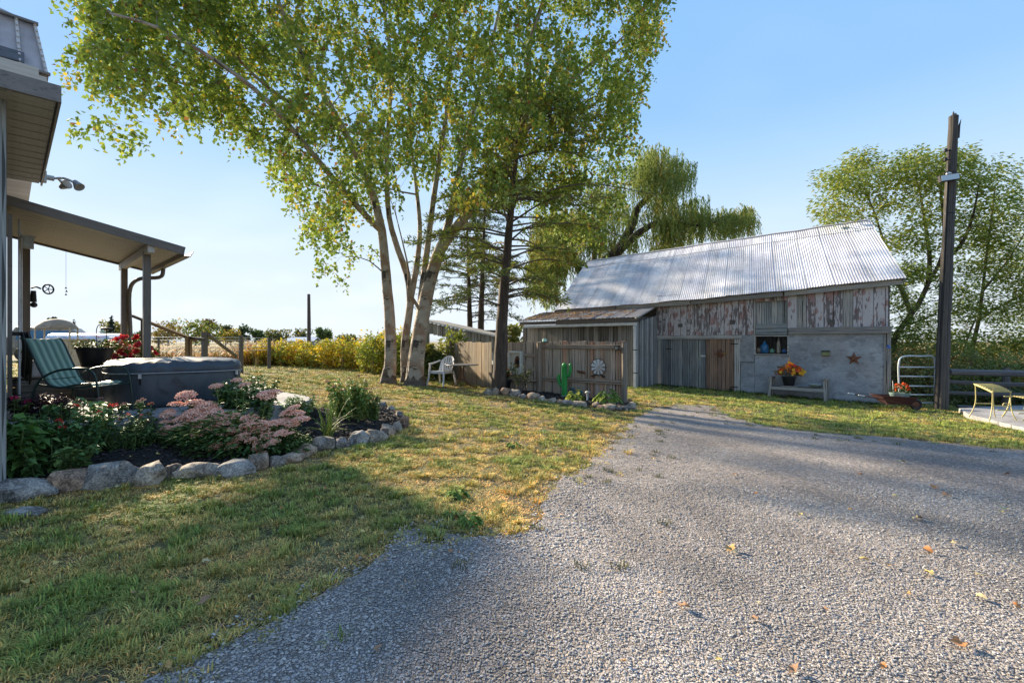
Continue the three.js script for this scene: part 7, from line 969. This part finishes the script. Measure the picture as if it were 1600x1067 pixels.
// ---------------------------------------------------------------- fallen leaves lying about, one by one
{
  const r = seeded(901), mats = [[.48, .27, .09], [.46, .19, .06], [.48, .38, .19], [.30, .17, .09], [.56, .42, .13]].map(([a, b, c]) => std({ color: lin(a, b, c), roughness: .8, side: THREE.DoubleSide }));
  const shape = (seed) => { const q = seeded(seed), P = [], I = [], n = 12; P.push(0, .12, 0); for (let k = 0; k < n; k++) { const a = k / n * 6.283, l = (.32 + .26 * Math.abs(Math.cos(a * 2.5 + seed)) + .12 * q()) * (k === 0 ? 1.5 : 1); P.push(Math.cos(a) * l, .05 + .34 * q() * (1 + Math.sin(a * 2)), Math.sin(a) * l * .75); } for (let k = 0; k < n; k++) I.push(0, 1 + (k + 1) % n, 1 + k); const g = new THREE.BufferGeometry(); g.setAttribute('position', new THREE.Float32BufferAttribute(P, 3)); g.setIndex(I); g.computeVertexNormals(); return g; };
  const geos = [1, 2, 3, 4, 5].map(shape);
  const onDrive = [[1141, 864, 26], [1150, 870, 14], [1070, 956, 26], [1180, 976, 20], [1240, 1055, 28], [1450, 867, 22], [1490, 855, 14], [1452, 903, 24], [1535, 942, 24], [1500, 1015, 40], [1570, 800, 18], [1430, 815, 14], [1400, 780, 12], [1438, 815, 16], [1480, 778, 16], [1565, 805, 14], [1410, 725, 16], [1300, 870, 12], [1350, 880, 18], [1390, 890, 12], [1590, 955, 14], [1380, 1050, 16], [975, 1043, 14], [1125, 1040, 14], [1033, 934, 12], [845, 770, 14], [1250, 808, 16], [1460, 765, 14], [1345, 745, 12], [590, 1022, 16], [1185, 950, 12], [705, 868, 14], [1020, 720, 12], [1150, 745, 12], [1290, 960, 12], [1420, 935, 12], [1530, 905, 12], [1180, 775, 10], [1575, 745, 12], [1330, 800, 10]];
  const onLawn = [[88, 888, 16], [40, 918, 26], [323, 947, 32], [268, 879, 16], [297, 873, 14], [322, 885, 16], [262, 1052, 22], [568, 837, 12], [566, 815, 10], [508, 769, 10], [493, 783, 10], [537, 775, 10], [558, 878, 12], [505, 910, 16], [390, 940, 12], [250, 1024, 12], [345, 987, 14], [575, 780, 10], [190, 712, 12], [610, 795, 10], [678, 858, 12], [735, 720, 10], [650, 735, 10], [815, 680, 8], [760, 660, 8], [700, 690, 9], [690, 655, 8], [790, 700, 9], [860, 690, 8], [480, 845, 10], [150, 850, 10], [60, 960, 14], [210, 935, 12], [440, 800, 10]];
  const onBed = [[118, 735, 18], [210, 696, 10], [204, 718, 7], [247, 714, 8], [65, 755, 12], [55, 700, 10], [410, 712, 8], [185, 765, 14]];
  const all = [], tones = ['orange', 'rusty red', 'pale tan', 'brown', 'yellow'];
  const put = (list, label, group, hy, lift) => list.forEach(([px, py, w]) => { const mi = Math.floor(r() * 5); const p = hy === bedY ? bedAtPx(px, py) : gp(px, py), s = w / FOC * -p.z * .6, where = hy === bedY ? (px < 120 ? 'near its left end' : px < 230 ? 'below the phlox' : 'before the sedum') : py > 930 ? 'close to the camera' : py > 830 ? 'in the near middle' : py > 760 ? 'middle distance' : 'far towards the barn', m = solo('fallen_leaf', `${w > 19 ? 'large' : w > 12 ? 'medium' : 'small'} ${tones[mi]} leaf on the ${label}, ${where}${hy === bedY ? '' : px > 1350 ? ' at right' : px < 300 ? ' at left' : ''}`, 'leaf', geos[Math.floor(r() * 5)], mats[mi], group, [p.x, p.y + lift, p.z]); m.scale.set(s, s * .9, s * rr(.8, 1.2, r)); m.rotation.set(rr(-.25, .25, r), r() * 6.28, rr(-.25, .25, r)); all.push([px, m]); });
  put(onDrive, 'gravel', 'fallen leaves on the drive', groundY, .03); put(onLawn, 'lawn', 'fallen leaves on the lawn', groundY, .035); put(onBed, 'dark mulch', 'fallen leaves on the mulch', bedY, .035);
  const same = new Map(); for (const q of all) { const l = q[1].userData.label; (same.get(l) || same.set(l, []).get(l)).push(q); }
  for (const [l, q] of same) if (q.length > 1) { q.sort((x, y) => x[0] - y[0]); q.forEach(([, m], k) => { m.userData.label = `${l}, ${q.length === 2 ? ['left', 'right'][k] + ' of two' : k === 0 ? 'leftmost' : k === q.length - 1 ? 'rightmost' : ORD[k] + ' from left'}`; }); }
}
renderer.render(scene, camera);
